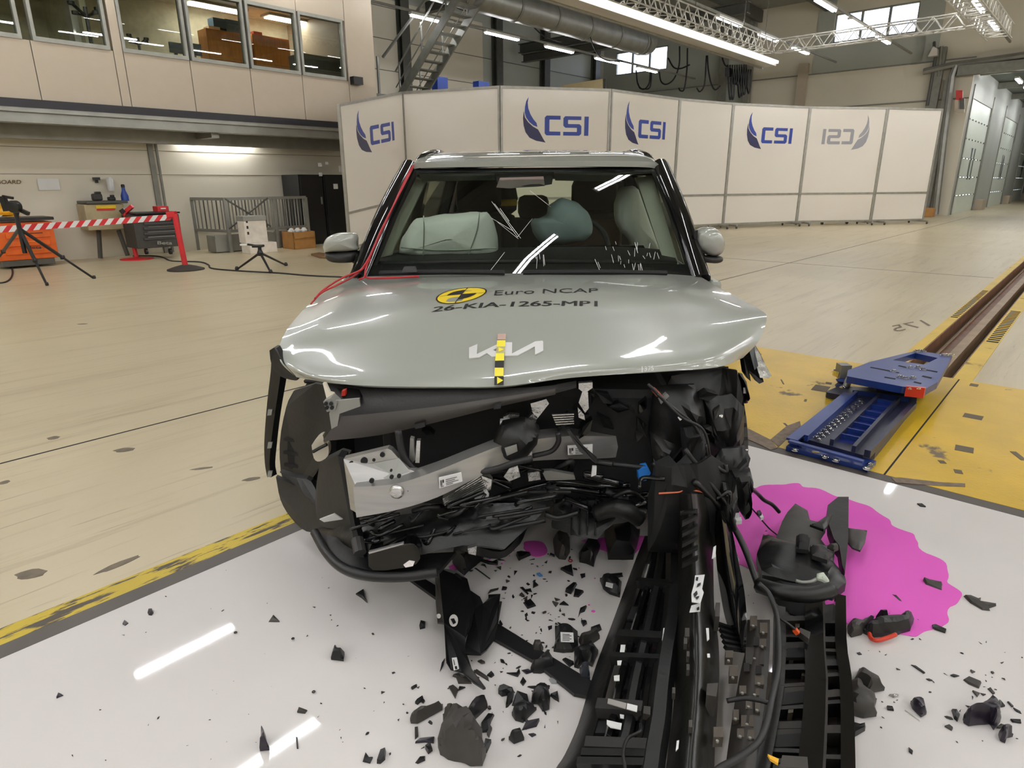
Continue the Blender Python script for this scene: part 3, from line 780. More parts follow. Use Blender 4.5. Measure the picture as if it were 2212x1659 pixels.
# roof rails
for s, (a, b_, c, d) in enumerate([((899, 362, 3.75), (915, 339, 3.95), (948, 331, 4.4), (960, 338, 5.2)), ((1411, 361, 3.75), (1396, 338, 3.95), (1365, 330, 4.4), (1352, 336, 5.2))]):
    pts = [deep(*a), deep(*b_), deep(*c), deep(*d)]
    rb = B().tube(pts, .024, 8)
    C('roof_rail', m_gloss, rb, None, 50)
# windscreen as a curved sheet
BL, BR, TL, TR = deep(786, 597, 3.04), deep(1508, 597, 3.02), deep(893, 367, 3.64), deep(1418, 365, 3.64)
def ws(s, t, off=0.0):
    p = (BL * (1 - s) + BR * s) * (1 - t) + (TL * (1 - s) + TR * s) * t
    k = 4 * s * (1 - s)
    return p + V((0, -.07 * k + off, .012 * k * (1 - t) + .02 * 4 * t * (1 - t)))
C('windscreen', m_ws, B().grid([[ws(i / 16, j / 8) for i in range(17)] for j in range(9)]), None, True)
def band(s0, s1, t0, t1, n=12, off=.004):
    return B().grid([[ws(s0 + (s1 - s0) * i / n, t0 + (t1 - t0) * j / 2, off) for i in range(n + 1)] for j in range(3)], -.002)
for q in ((0, 1, .965, 1.0), (0, 1, 0, .085), (0, .028, .08, .97), (.972, 1, .08, .97)):
    C('windscreen_border', m_matte, band(*q), None, True)
C('camera_housing', m_matte, slab([(1066, 366, 3.62), (1198, 366, 3.62), (1192, 398, 3.5), (1160, 403, 3.46), (1076, 400, 3.5)], .12))
C('wiper', m_matte, B().tube([deep(820, 590, 2.97), deep(960, 588, 2.9), deep(1090, 589, 2.88)], .012, 6))
C('wiper', m_matte, B().tube([deep(1130, 589, 2.9), deep(1300, 588, 2.9), deep(1440, 590, 2.95)], .012, 6))
C('cowl_cover', m_matte, B().grid([[deep(u, v, D) for u, v, D in r] for r in ([(775, 592, 3.1), (950, 587, 3.04), (1150, 585, 3.03), (1350, 586, 3.04), (1508, 592, 3.08)], [(772, 602, 3.0), (950, 599, 2.94), (1150, 597, 2.93), (1350, 597, 2.94), (1514, 602, 2.98)])], -.03, 3))
C('washer_nozzle', m_plast2, slab([(872, 577, 2.9), (896, 577, 2.9), (900, 588, 2.88), (868, 588, 2.88)], .03))
# scratches on the cracked screen
m_crk = M('cracked_glass_edge', (230, 232, 228), .3)
cb = B()
random.seed(3)
for (u0, v0, u1, v1) in [(1062, 435, 1118, 512), (1068, 440, 1125, 515), (1118, 512, 1150, 472), (1080, 450, 1100, 478), (1145, 412, 1190, 447), (1055, 590, 1090, 545), (1060, 470, 1110, 500), (1075, 480, 1120, 516), (1285, 560, 1298, 590)] + [(u, v, u + random.uniform(-4, 6), v + random.uniform(6, 18)) for u, v in [(random.uniform(1290, 1420), random.uniform(520, 575)) for _ in range(26)]] + [(u, v, u + random.uniform(-2, 5), v + random.uniform(12, 34)) for u, v in [(random.uniform(1150, 1175), random.uniform(540, 560)) for _ in range(5)]]:
    pa, pb = [], []
    for (u, v) in ((u0, v0), (u1, v1)):
        t = (597 - v) / 231.0; D = 3.0 + .62 * t - .09
        (pa if not pa else pb).append(deep(u, v, D))
    cb.bar(pa[0], pb[0], .0014)
o = C('windscreen_cracks', m_crk, cb); o['kind'] = 'stuff'
# pillars
for (a, b_, w_) in (((779, 597, 3.06), (886, 362, 3.7), .075), ((1510, 598, 3.04), (1424, 360, 3.7), .075)):
    p, q = deep(*a), deep(*b_)
    mid = (p + q) / 2 + V((0, -.02, .02))
    C('windscreen_pillar', m_gloss, B().tube([p - (q - p) * .03, mid, q], .05, 10), None, 50)
C('pillar_trim', m_trim, slab([(805, 575, 3.2), (886, 381, 3.68), (921, 390, 3.75), (846, 545, 3.35), (838, 576, 3.25)], .05))
C('pillar_trim', m_trim, slab([(1374, 384, 3.75), (1410, 379, 3.68), (1467, 572, 3.2), (1437, 574, 3.25), (1434, 555, 3.35)], .05))
# body sides, doors, rear
def L(x, y, z): return ROOT[car.name] @ V((x, y - 3.7, z))      # car coordinates: x across, y away from the viewer
LM = ROOT[car.name] @ Matrix.Translation((0, -3.7, 0))
def CB(): return B(LM)
for s in (-1, 1):
    C('side_panel', m_paint, CB().cbox(s * .88 - .03, s * .88 + .03, 3.05, 6.0, .35, .98, .02))
    C('side_sill', m_plast, CB().cbox(s * .88 - .05, s * .88 + .05, 2.9, 5.6, .2, .36, .02))
    for (y0, y1, w_) in ((4.28, 4.2, .05), (5.25, 5.3, .07), (5.75, 5.6, .06)):
        C('side_pillar', m_gloss, CB().bar((s * .84, y0, .96), (s * .68, y1, 1.52), w_, .09, (0, 1, 0)))
    C('roof_side_frame', m_gloss, CB().bar((s * .685, 3.75, 1.49), (s * .67, 5.75, 1.51), .07, .07))
    for (y0, y1, y2, y3) in ((3.25, 4.22, 4.18, 3.75), (4.34, 5.2, 5.24, 4.28)):
        C('side_window', m_glass, CB().prism([(s * .85, y0, .98), (s * .85, y1, .98), (s * .69, y2, 1.48), (s * .69, y3, 1.48)], (s * .004, 0, 0)))
C('tailgate', m_paint, CB().cbox(-.8, .8, 5.95, 6.02, .35, 1.04, .02))
C('tailgate_frame', m_matte, CB().box(-.8, -.56, 5.78, 5.9, 1.0, 1.54).box(.56, .8, 5.78, 5.9, 1.0, 1.54).box(-.8, .8, 5.7, 5.82, 1.45, 1.54))
C('rear_window', m_glass, CB().prism([(-.6, 5.93, 1.03), (.6, 5.93, 1.03), (.55, 5.78, 1.46), (-.55, 5.78, 1.46)], (0, .004, 0)))
C('cabin_floor', m_seat, CB().box(-.84, .84, 3.0, 5.95, .3, .36))
C('headliner', m_seat, CB().box(-.66, .66, 3.75, 5.7, 1.485, 1.5))
for x in (-.77, .77):
    for y in (2.62, 5.2):
        a = R(-14) if y < 3 and x < 0 else 0
        MM = LM @ Matrix.Translation((x, y, .335)) @ Matrix.Rotation(a, 4, 'Z')
        t_ = C('tyre', M('tyre_rubber', (28, 27, 27), .75, var=.2), B(MM).lathe((0, 0, 0), [(.21, -.11), (.30, -.115), (.33, -.09), (.335, -.05), (.335, .05), (.33, .09), (.30, .115), (.21, .11)], 40, 'X'), None, 40)
        tb = B(MM)
        for k in range(40):
            an = k / 40 * 2 * pi
            tb.box(-.1, .1, -.006, .006, .33, .342, None)
            n0 = len(tb.v) - 8
            rot = Matrix.Rotation(an, 4, 'X')
            for q in range(n0, n0 + 8): tb.v[q] = MM @ (rot @ (MM.inverted() @ tb.v[q]))
        o = tb.build('tyre_tread', MATS['tyre_rubber'], t_); o['kind'] = 'stuff'
        C('wheel_rim', m_steel, B(MM).lathe((0, 0, 0), [(.05, -.1), (.08, -.09), (.19, -.08), (.21, -.1), (.21, .1), (.05, .06)], 24, 'X'), None, 40)
# cabin
C('dashboard', m_matte, B().grid([[deep(u, v, D) for u, v, D in r] for r in ([(812, 577, 3.1), (960, 573, 3.05), (1150, 571, 3.03), (1340, 572, 3.05), (1462, 575, 3.1)], [(825, 563, 3.3), (960, 558, 3.28), (1150, 556, 3.28), (1340, 556, 3.28), (1455, 562, 3.3)], [(838, 549, 3.55), (960, 545, 3.55), (1150, 542, 3.55), (1340, 541, 3.55), (1440, 548, 3.55)], [(840, 575, 3.65), (960, 572, 3.65), (1150, 570, 3.65), (1340, 568, 3.65), (1440, 575, 3.65)])], -.02, 4), None, True)
C('dashboard_screen', m_gloss, slab([(1150, 532, 3.5), (1390, 530, 3.5), (1400, 548, 3.5), (1150, 550, 3.5)], .03))
C('dashboard_vent', m_plast2, slab([(910, 547, 3.5), (1008, 545, 3.5), (1008, 556, 3.46), (910, 558, 3.46)], .03))
C('dashboard_body', m_matte, CB().cbox(-.72, .72, 3.3, 3.75, .5, .98, .05))
def cushion(pts, D, depth, wr=.003):
    "inflated bag: outline (u, v) at distance D swelling towards and away from the viewer"
    P = [deep(u, v, D) for u, v in pts] + [deep(pts[0][0], pts[0][1], D)]
    P = spline(P, 4)[:-1]
    c = sum(P, V()) / len(P)
    vs, fs = [], []
    rings = []
    for k in range(-4, 5):
        a = k / 4 * pi / 2
        rings.append([c + (p - c) * max(.05, math.cos(a) ** .45) + V((0, depth / 2 * math.sin(a), 0)) + (V((0, 0, wr)) * math.sin(i * 1.7 + k)) for i, p in enumerate(P)])
    m_ = len(P)
    for r in rings: vs += r
    for k in range(len(rings) - 1):
        for i in range(m_): fs.append([k * m_ + i, k * m_ + (i + 1) % m_, (k + 1) * m_ + (i + 1) % m_, (k + 1) * m_ + i])
    fs += [list(range(m_)), [(len(rings) - 1) * m_ + i for i in range(m_)]]
    return B().add(vs, fs)
pb = C('airbag', m_bag, cushion([(862, 545), (866, 520), (884, 490), (900, 473), (960, 463), (1030, 458), (1056, 462), (1070, 490), (1076, 525), (1070, 552), (1030, 556), (960, 556), (900, 558)], 3.42, .3), None, True, 'white box-shaped passenger airbag')
for pts in ([(915, 466), (916, 500), (914, 554)], [(1036, 459), (1030, 500), (1010, 556)], [(866, 535), (960, 541), (1072, 536)]):
    C('seam', M('airbag_seam', (150, 160, 146), .8), B().tube([deep(u, v, 3.275) for u, v in pts], .003, 5), pb)
C('airbag', m_bag2, cushion([(1150, 500), (1148, 476), (1178, 466), (1186, 444), (1214, 428), (1250, 440), (1274, 466), (1280, 495), (1268, 515), (1232, 526), (1170, 524)], 3.72, .28), None, True, 'grey inflated steering-wheel airbag')
cb_ = C('airbag', m_bag, cushion([(1326, 440), (1338, 408), (1366, 402), (1388, 420), (1402, 465), (1420, 520), (1428, 545), (1410, 554), (1376, 552), (1358, 520), (1340, 500), (1328, 475)], 3.95, .2), None, True, 'white side airbag hanging by the right window')
C('airbag', m_bag, cushion([(1052, 440), (1065, 432), (1062, 470), (1050, 478)], 4.3, .06), None, True, 'small white airbag edge') if False else None
C('steering_wheel', m_matte, B(Matrix.Translation(deep(1243, 536, 3.68)) @ Matrix.Rotation(R(62), 4, 'X')).tube([(math.cos(a / 16 * 2 * pi) * .185, math.sin(a / 16 * 2 * pi) * .185, 0) for a in range(17)], .016, 8), None, True)
for x, mt in ((-.37, m_seat), (.37, m_brown)):
    s_ = C('front_seat', m_seat, CB().cbox(x - .25, x + .25, 4.15, 4.35, .55, 1.24, .07).cbox(x - .25, x + .25, 3.85, 4.3, .45, .62, .06), None, 40)
    C('seat_centre', mt, CB().cbox(x - .17, x + .17, 4.12, 4.16, .7, 1.2, .015), s_)
    C('headrest', m_seat, CB().cbox(x - .145, x + .145, 4.2, 4.33, 1.24, 1.45, .05), s_, 40)
C('rear_seat', m_seat, CB().cbox(-.68, .68, 5.1, 5.3, .5, 1.16, .06), None, 40)
for x in (-.42, -.05, .42):
    C('rear_headrest', m_seat, CB().cbox(x - .12, x + .12, 5.12, 5.24, 1.15, 1.33, .05), None, 40)
yb = C('child_seat', m_matte, B().lathe(deep(1088, 428, 4.7), [(.05, -.11), (.09, -.08), (.1, .0), (.085, .08), (.04, .11)], 14), None, 40)
C('child_seat_band', m_ystk, B().lathe(deep(1086, 437, 4.68), [(.098, -.022), (.104, -.01), (.104, .012), (.098, .022)], 14), yb, 40)
C('rear_mirror', M('mirror_brown', (120, 104, 98), .45), slab([(1080, 384, 3.5), (1174, 381, 3.5), (1177, 402, 3.48), (1100, 407, 3.47), (1072, 405, 3.48)], .05))
for q in ([(905, 377, 3.66), (1068, 375, 3.6), (1070, 389, 3.66), (912, 392, 3.72)], [(1196, 374, 3.6), (1340, 375, 3.64), (1344, 393, 3.7), (1200, 390, 3.66)]):
    C('sun_visor', M('visor_grey', (122, 128, 120), .7), slab(q, .02))
# door mirrors
for (pts, top, base, arm) in (
   ([(703, 545), (700, 530), (709, 512), (730, 503), (756, 502), (771, 507), (773, 530), (770, 541)], m_paint, [(703, 545), (770, 541), (772, 562), (752, 567), (722, 566), (706, 558)], ((768, 556), (800, 560))),
   ([(1502, 535), (1500, 512), (1506, 497), (1524, 490), (1546, 494), (1560, 515), (1562, 535), (1552, 550), (1530, 552)], m_paint, [(1498, 548), (1530, 552), (1556, 553), (1558, 563), (1540, 568), (1502, 562)], ((1512, 553), (1490, 560)))):
    mo = C('door_mirror', m_paint, cushion(pts, 3.2, .16, 0), None, True)
    C('mirror_base', m_plast2, cushion(base, 3.2, .13, 0), mo, True)
    C('mirror_arm', m_plast, B().tube([deep(arm[0][0], arm[0][1], 3.2), deep(arm[1][0], arm[1][1], 3.16)], .035, 8), mo)
C('mirror_shell', m_matte, slab([(1500, 500, 3.15), (1508, 497, 3.15), (1504, 530, 3.15), (1530, 550, 3.15), (1500, 540, 3.15)], .02))
# ---------------------------------------------------------------- torn front end
C('front_bulkhead', m_matte, CB().box(-.74, .76, 2.45, 2.9, .22, .80))
C('engine_block', m_matte, CB().cbox(-.5, .55, 2.15, 2.45, .25, .74, .04))
bt = [(763, 1052, 1.78), (850, 1046, 1.76), (930, 1022, 1.78), (1010, 990, 1.82), (1085, 962, 1.9), (1150, 950, 1.98), (1230, 942, 2.06), (1320, 942, 2.12), (1408, 937, 2.2)]
bo = [(770, 1118, 1.78), (860, 1101, 1.76), (945, 1074, 1.78), (1030, 1032, 1.82), (1095, 1003, 1.9), (1160, 995, 1.98), (1230, 992, 2.06), (1320, 989, 2.12), (1408, 977, 2.2)]
T_, O_ = spline([deep(*p) for p in bt], 4), spline([deep(*p) for p in bo], 4)
bv, bf = [], []
for a, b_ in zip(T_, O_):
    m1 = a * .5 + b_ * .5
    bv += [a, m1 + V((0, -.004, 0)), b_, b_ + V((.01, .085, 0)), a + V((.01, .085, 0))]
for i in range(len(T_) - 1):
    for j in range(5): bf.append([i * 5 + j, i * 5 + (j + 1) % 5, (i + 1) * 5 + (j + 1) % 5, (i + 1) * 5 + j])
bf += [[0, 1, 2, 3, 4], [(len(T_) - 1) * 5 + j for j in range(5)]]
beam = C('bumper_beam', m_alu, B().add(bv, bf), None, 35)
for q, k in (([(948, 1032, 1.765), (996, 1021, 1.775), (999, 1040, 1.775), (949, 1055, 1.765)], 0), ([(1226, 963, 2.03), (1280, 960, 2.06), (1280, 980, 2.06), (1227, 983, 2.03)], 1)):
    lb_ = C('part_label', m_label, slab(q, .004), beam)
    a, b_, c, d = [deep(*p) + V((0, -.002, 0)) for p in q]
    lbq = lambda s, t: (a * (1 - s) + b_ * s) * (1 - t) + (d * (1 - s) + c * s) * t
    bb = B()
    for (s0, s1, t0, t1) in ((.06, .1, .25, .8), (.12, .14, .25, .8), (.16, .22, .25, .55), (.06, .2, .84, .9), (.3, .8, .3, .36), (.3, .7, .48, .54), (.3, .85, .66, .72), (.3, .6, .82, .88)):
        bb.add([lbq(s0, t0), lbq(s1, t0), lbq(s1, t1), lbq(s0, t1)], [[0, 1, 2, 3]])
    bb.build('label_print', m_ink, lb_ if False else beam, fix=False)['kind'] = 'stuff'
p = deep(857, 1062, 1.755)
C('towing_cap', m_foil, B(Matrix.Translation(p) @ Matrix.Rotation(R(90), 4, 'X')).lathe((0, 0, 0), [(.0225, -.01), (.0225, .004), (.016, .009), (.004, .008)], 18), beam, 40)
C('beam_mark', m_ink, slab([(880, 1060, 1.76), (882, 1060, 1.76), (882, 1072, 1.76), (880, 1072, 1.76)], .003), beam)
pl = C('crash_plate', m_alu, slab([(742, 992, 1.86), (838, 969, 1.86), (846, 973, 1.86), (880, 1012, 1.84), (905, 1022, 1.82), (890, 1038, 1.8), (835, 1048, 1.8), (770, 1054, 1.8), (770, 1108, 1.8), (757, 1100, 1.82)], .03))
C('crash_plate_cup', m_steel, slab([(756, 1030, 1.85), (762, 1010, 1.85), (800, 1000, 1.85), (862, 990, 1.85), (886, 1018, 1.83), (850, 1040, 1.8), (775, 1050, 1.8)], .02), pl)
for (u, v, r_) in ((760, 1001, 7), (787, 995, 9), (808, 993, 4), (826, 982, 6), (803, 1038, 6), (846, 1030, 5), (862, 1028, 5), (845, 1016, 3)):
    q = deep(u, v, 1.855 if v < 1010 else 1.79)
    C('bolt_hole', m_matte, B(Matrix.Translation(q) @ Matrix.Rotation(R(90), 4, 'X')).lathe((0, 0, 0), [(r_ * .00125, -.004), (r_ * .00125, .004)], 12), pl)
C('side_bracket', m_matte, slab([(730, 985, 1.9), (744, 988, 1.9), (766, 1130, 1.84), (790, 1215, 1.8), (770, 1200, 1.82), (748, 1080, 1.88)], .05))
pr = C('crash_plate', m_steel, slab([(1320, 940, 2.21), (1326, 915, 2.21), (1338, 898, 2.24), (1366, 892, 2.26), (1382, 908, 2.25), (1398, 930, 2.22), (1396, 940, 2.21)], .03))
for (u, v, r_) in ((1348, 897, 7), (1358, 929, 5), (1372, 932, 4), (1334, 922, 3), (1345, 912, 2)):
    C('bolt_hole', m_matte, B(Matrix.Translation(deep(u, v, 2.205)) @ Matrix.Rotation(R(90), 4, 'X')).lathe((0, 0, 0), [(r_ * .0015, -.003), (r_ * .0015, .003)], 10), pr)
C('wrinkled_flange', m_foil, B().grid([[deep(1325, 914, 2.2), deep(1345, 906, 2.19), deep(1362, 906, 2.2)], [deep(1328, 924, 2.18), deep(1345, 916, 2.17), deep(1360, 912, 2.19)]], -.01, 2), pr)
# radiator cover: two sloping dark sheets under the hood lip
C('radiator_cover', m_plast2, B().grid([[deep(u, v, D) for u, v, D in r] for r in ([(700, 829, 2.1), (850, 834, 2.04), (1000, 838, 2.02), (1160, 836, 2.02), (1245, 822, 2.05)], [(730, 878, 2.02), (860, 872, 1.98), (1000, 862, 1.98), (1160, 846, 2.0), (1245, 828, 2.04)], [(733, 905, 1.95), (860, 892, 1.94), (1000, 875, 1.95), (1160, 852, 1.98), (1245, 832, 2.03)])], -.01, 3), None, 50)
C('air_guide_panel', M('dark_brown_plastic', (62, 58, 54), .5, var=.08), B().grid([[deep(u, v, D) for u, v, D in r] for r in ([(733, 900, 1.93), (840, 890, 1.92), (960, 876, 1.93), (1080, 858, 1.95), (1200, 840, 1.99)], [(715, 928, 1.92), (830, 915, 1.91), (960, 893, 1.92), (1080, 868, 1.94), (1200, 846, 1.99)], [(698, 953, 1.93), (820, 940, 1.92), (960, 908, 1.93), (1080, 878, 1.95), (1200, 852, 1.99)])], -.012, 3), None, 50)
C('cover_clip', m_plast, slab([(895, 917, 1.9), (918, 912, 1.9), (918, 922, 1.9), (897, 927, 1.9)], .02))
C('cover_clip', m_plast, slab([(1066, 876, 1.92), (1082, 872, 1.92), (1082, 882, 1.92), (1067, 885, 1.92)], .02))
C('lamp_bracket', m_steel, slab([(722, 866, 1.92), (776, 861, 1.92), (778, 878, 1.92), (733, 894, 1.92), (729, 920, 1.92), (716, 927, 1.92), (711, 893, 1.92)], .01), None, False, 'grey metal bracket')
C('lamp_holder', m_beigep, slab([(697, 828, 1.98), (703, 828, 1.98), (712, 848, 1.96), (720, 850, 1.96), (726, 862, 1.94), (706, 864, 1.94)], .015), None, False, 'pale plastic holder')
cp = C('plug_connector', m_steel, slab([(698, 868, 1.91), (714, 860, 1.91), (728, 872, 1.91), (724, 886, 1.91), (706, 890, 1.91)], .05))
for i in range(4):
    C('plug_pin', m_matte, B().lathe(deep(704 + (i % 2) * 11 + i // 2 * 2, 872 + (i // 2) * 9, 1.905), [(.006, -.003), (.006, .003)], 8, 'Y'), cp)
C('red_clip', M('red_plastic', (190, 50, 36), .4), slab([(738, 845, 2.0), (746, 843, 2.0), (746, 855, 2.0), (737, 856, 2.0)], .02), None, False, 'small red clip')
C('headlamp_mount', m_plast, slab([(728, 838, 2.06), (776, 842, 2.05), (779, 862, 2.0), (740, 860, 2.0)], .05))
# left wheel housing
C('wheel_liner', m_plast2, soft([(634, 845, 2.42), (700, 832, 2.3), (716, 925, 2.25), (692, 965, 2.25), (690, 1010, 2.25), (650, 1055, 2.35), (612, 1040, 2.4), (604, 960, 2.42), (618, 880, 2.42)], .02), None, False)
C('wheel_liner_shield', m_plast2, soft([(596, 1030, 2.36), (640, 1050, 2.3), (690, 1070, 2.2), (700, 1140, 2.14), (662, 1148, 2.2), (628, 1118, 2.28), (606, 1080, 2.33)], .02))
C('air_duct', m_plast2, soft([(690, 1002, 2.1), (752, 985, 2.0), (766, 1118, 1.94), (745, 1142, 1.96), (690, 1132, 2.06), (682, 1070, 2.1)], .05))
C('arch_trim', m_plast, B().grid([[deep(u, v, D) for u, v, D in r] for r in ([(586, 758, 2.3), (604, 770, 2.27)], [(585, 800, 2.3), (606, 806, 2.27)], [(577, 870, 2.3), (597, 872, 2.28)], [(571, 950, 2.31), (586, 952, 2.29)], [(572, 1000, 2.31), (582, 1004, 2.3)], [(577, 1030, 2.31), (586, 1031, 2.3)])], -.03, 3), None, 50, 'black wheel-arch moulding hanging loose')
for v in (885, 956, 1018): C('trim_clip', m_steel, slab([(579, v, 2.27), (588, v, 2.27), (586, v + 12, 2.27), (577, v + 13, 2.27)], .008))
C('wing_bracket', m_plast, soft([(582, 757, 2.26), (597, 752, 2.25), (612, 785, 2.2), (640, 814, 2.17), (638, 822, 2.17), (604, 812, 2.22), (586, 785, 2.26)], .04))
C('duct_flange', m_beigep, soft([(673, 962, 2.02), (684, 946, 2.02), (697, 940, 2.02), (700, 957, 2.02), (709, 962, 2.02), (708, 985, 2.02), (690, 997, 2.02), (678, 990, 2.02)], .03), None, False, 'pale torn plastic piece')
C('duct_strap', m_wire, B().tube([deep(676, 976, 2.0), deep(690, 968, 2.0), deep(706, 960, 2.0)], .006, 6))
lt = C('lattice_bracket', m_plast, soft([(604, 1020, 2.27), (640, 1032, 2.22), (672, 1040, 2.18), (692, 1088, 2.1), (680, 1090, 2.1), (640, 1050, 2.2)], .03))
C('white_tab', m_label, slab([(690, 1122, 1.98), (722, 1110, 1.96), (740, 1122, 1.96), (700, 1128, 1.98)], .006))
# lower black tray and valance
def flat(pts, z, th=.02, b=None):
    return (b or B()).prism([at(u, v, z) for u, v in pts], (0, 0, th))
C('under_tray', M('wet_black', (9, 9, 10), .3, var=.3, scale=9, bump=.5, bscale=12), B().grid([[deep(u, v, D) for u, v, D in r] for r in ([(688, 1140, 2.1), (765, 1125, 1.95), (880, 1110, 1.9), (1010, 1090, 1.92), (1180, 1085, 2.0)], [(684, 1155, 2.05), (770, 1165, 1.86), (880, 1160, 1.82), (1010, 1140, 1.86), (1170, 1110, 1.96)], [(706, 1190, 1.95), (780, 1205, 1.82), (880, 1205, 1.79), (1000, 1178, 1.82), (1090, 1186, 1.85)])], -.03, 3), None, 50)
C('valance_lip', m_plast, B().tube([deep(680, 1150, 1.98), deep(706, 1195, 1.86), deep(742, 1228, 1.77), (deep(795, 1244, 1.72)), deep(870, 1246, 1.7), deep(945, 1236, 1.7)], .016, 8), None, 50)
C('valance_sheet', m_plast, B().grid([[deep(u, v, D) for u, v, D in r] for r in ([(690, 1150, 2.0), (760, 1170, 1.9), (870, 1195, 1.85), (985, 1192, 1.82)], [(706, 1195, 1.87), (770, 1225, 1.76), (870, 1240, 1.71), (950, 1232, 1.71)])], -.01, 4), None, 50)
C('valance_hole', m_white, slab([(871, 1220, 1.72), (884, 1211, 1.72), (896, 1213, 1.72), (892, 1223, 1.71), (876, 1226, 1.71)], .002))
C('tow_bracket', m_gloss, soft([(795, 1195, 1.74), (872, 1175, 1.74), (900, 1180, 1.74), (900, 1218, 1.72), (806, 1232, 1.72)], .05))
C('tow_bracket_edge', m_alu, slab([(796, 1193, 1.735), (871, 1173, 1.735), (872, 1176, 1.735), (797, 1197, 1.735)], .01))
C('hose_stub', m_plast2, B().tube([deep(772, 1165, 1.78), deep(778, 1195, 1.74)], .02, 10))
C('belly_panel', MATS['wet_black'], B().grid([[deep(u, v, D) for u, v, D in r] for r in ([(930, 1090, 2.1), (1050, 1080, 2.15), (1180, 1085, 2.2)], [(960, 1150, 2.0), (1060, 1150, 2.05), (1140, 1130, 2.1)], [(1000, 1170, 1.95), (1080, 1192, 1.95), (1120, 1160, 2.02)])], -.03, 4), None, 50)
C('ribbed_shield', m_plast, slab([(1198, 1085, 2.1), (1300, 1080, 2.1), (1330, 1120, 2.05), (1290, 1165, 2.0), (1250, 1160, 2.0), (1192, 1140, 2.05)], .02))
for u in (1234, 1252, 1268, 1286):
    C('shield_rib', m_gloss, slab([(u, 1078, 2.07), (u + 3, 1078, 2.07), (u + 2, 1156, 2.0), (u - 1, 1156, 2.0)], .015))
C('air_hose', m_plast, B().tube([deep(1288, 1108, 2.02), deep(1320, 1098, 2.0), deep(1350, 1100, 1.98), deep(1385, 1118, 1.98)], [.03, .035], 12), None, True)
for pts, r_ in (([(1180, 1040), (1230, 1042), (1300, 1050), (1360, 1048)], .012), ([(1170, 1055), (1240, 1056), (1300, 1064)], .012), ([(1200, 1052), (1260, 1062), (1330, 1072), (1400, 1066)], .01), ([(960, 1110), (1040, 1085), (1130, 1058), (1200, 1040)], .012)):
    C('coolant_pipe', m_gloss, B().tube([deep(u, v, 2.05 - (.12 if u < 1000 else 0)) for u, v in pts], r_, 8), None, True)
for pts, r_, D in (([(1020, 985), (1022, 1005), (1040, 1018), (1075, 1012), (1110, 1000), (1150, 990)], .011, 1.84), ([(1150, 985), (1190, 975), (1206, 955), (1205, 935)], .009, 1.95), ([(860, 930), (870, 980), (890, 1010), (905, 1020)], .012, 1.86)):
    C('hose', m_wire, B().tube([deep(u, v, D) for u, v in pts], r_, 8), None, True)
C('strut_bar', m_plast, slab([(1225, 932, 2.0), (1232, 930, 2.0), (1262, 968, 1.98), (1290, 992, 1.97), (1288, 1002, 1.97), (1252, 975, 1.98)], .02))
C('strut_end', m_label, slab([(1280, 1008, 1.97), (1289, 1008, 1.97), (1288, 1026, 1.97), (1277, 1030, 1.97)], .01))
rd = C('radiator_core', m_steel, slab([(956, 1078, 1.87), (1048, 1020, 1.9), (1064, 1040, 1.9), (1060, 1058, 1.9), (962, 1096, 1.87)], .03))
for i in range(7):
    fa, fb = i / 7 + .03, i / 7 + .085
    lo = lambda f: (956 + 6 * f, 1078 + 18 * f, 1.862)
    hi = lambda f: (1036 + 16 * f, 1027 + 28 * f, 1.885)
    C('radiator_fin', m_foil, slab([lo(fa), hi(fa), hi(fb), lo(fb)], .006), rd)
C('radiator_fin', m_foil, slab([(1040, 1028, 1.88), (1062, 1036, 1.88), (1060, 1056, 1.88), (1050, 1056, 1.88), (1044, 1040, 1.88)], .01), rd)
for pts, mt, D in (([(1087, 901), (1100, 895), (1122, 897), (1118, 905), (1090, 912)], m_foil, 2.0), ([(1080, 909), (1101, 908), (1101, 917), (1080, 918)], m_label, 1.98), ([(1146, 872), (1180, 862), (1186, 872), (1168, 895), (1160, 905), (1150, 890)], m_foil, 2.0), ([(1137, 908), (1150, 894), (1160, 900), (1156, 922), (1142, 928), (1136, 920)], m_foil, 2.0), ([(1250, 828), (1280, 826), (1280, 838), (1270, 845), (1272, 882), (1264, 892), (1250, 870), (1258, 846), (1250, 840)], m_foil, 2.03), ([(1248, 880), (1262, 896), (1264, 908), (1250, 902)], m_foil, 2.04), ([(1088, 1030), (1100, 1012), (1118, 1006), (1124, 1030), (1100, 1040)], m_foil, 1.93), ([(1170, 1018), (1190, 1017), (1240, 1026), (1243, 1036), (1180, 1038)], m_steel, 2.02), ([(1140, 1022), (1165, 1018), (1168, 1036), (1142, 1040)], m_foil, 1.98), ([(1134, 970), (1146, 950), (1150, 985), (1140, 992)], m_foil, 1.93), ([(886, 946), (894, 948), (894, 968), (898, 992), (888, 1004), (884, 990)], m_blue if False else m_steel, 1.88), ([(900, 952), (908, 952), (906, 1000), (897, 1000)], m_foil, 1.86), ([(1020, 1070), (1050, 1062), (1056, 1072), (1030, 1084)], m_label, 1.86), ([(1010, 1185), (1030, 1180), (1028, 1200), (1012, 1196)], m_foil, 1.75)):
    C('bent_bracket', mt, slab([(u, v, D) for u, v in pts], .02))
for i in range(5):
    C('condenser_strip', m_foil, slab([(1192 + i * 2, 896 + i * 5, 2.02), (1240, 896 + i * 5 - 2, 2.04), (1240, 898 + i * 5 - 2, 2.04), (1194 + i * 2, 898.5 + i * 5, 2.02)], .01))
C('blue_plug', m_blue, slab([(1379, 1020, 1.96), (1388, 1012, 1.96), (1400, 1010, 1.96), (1406, 1022, 1.96), (1396, 1038, 1.96), (1381, 1040, 1.96)], .04), None, False, 'bright blue plug')
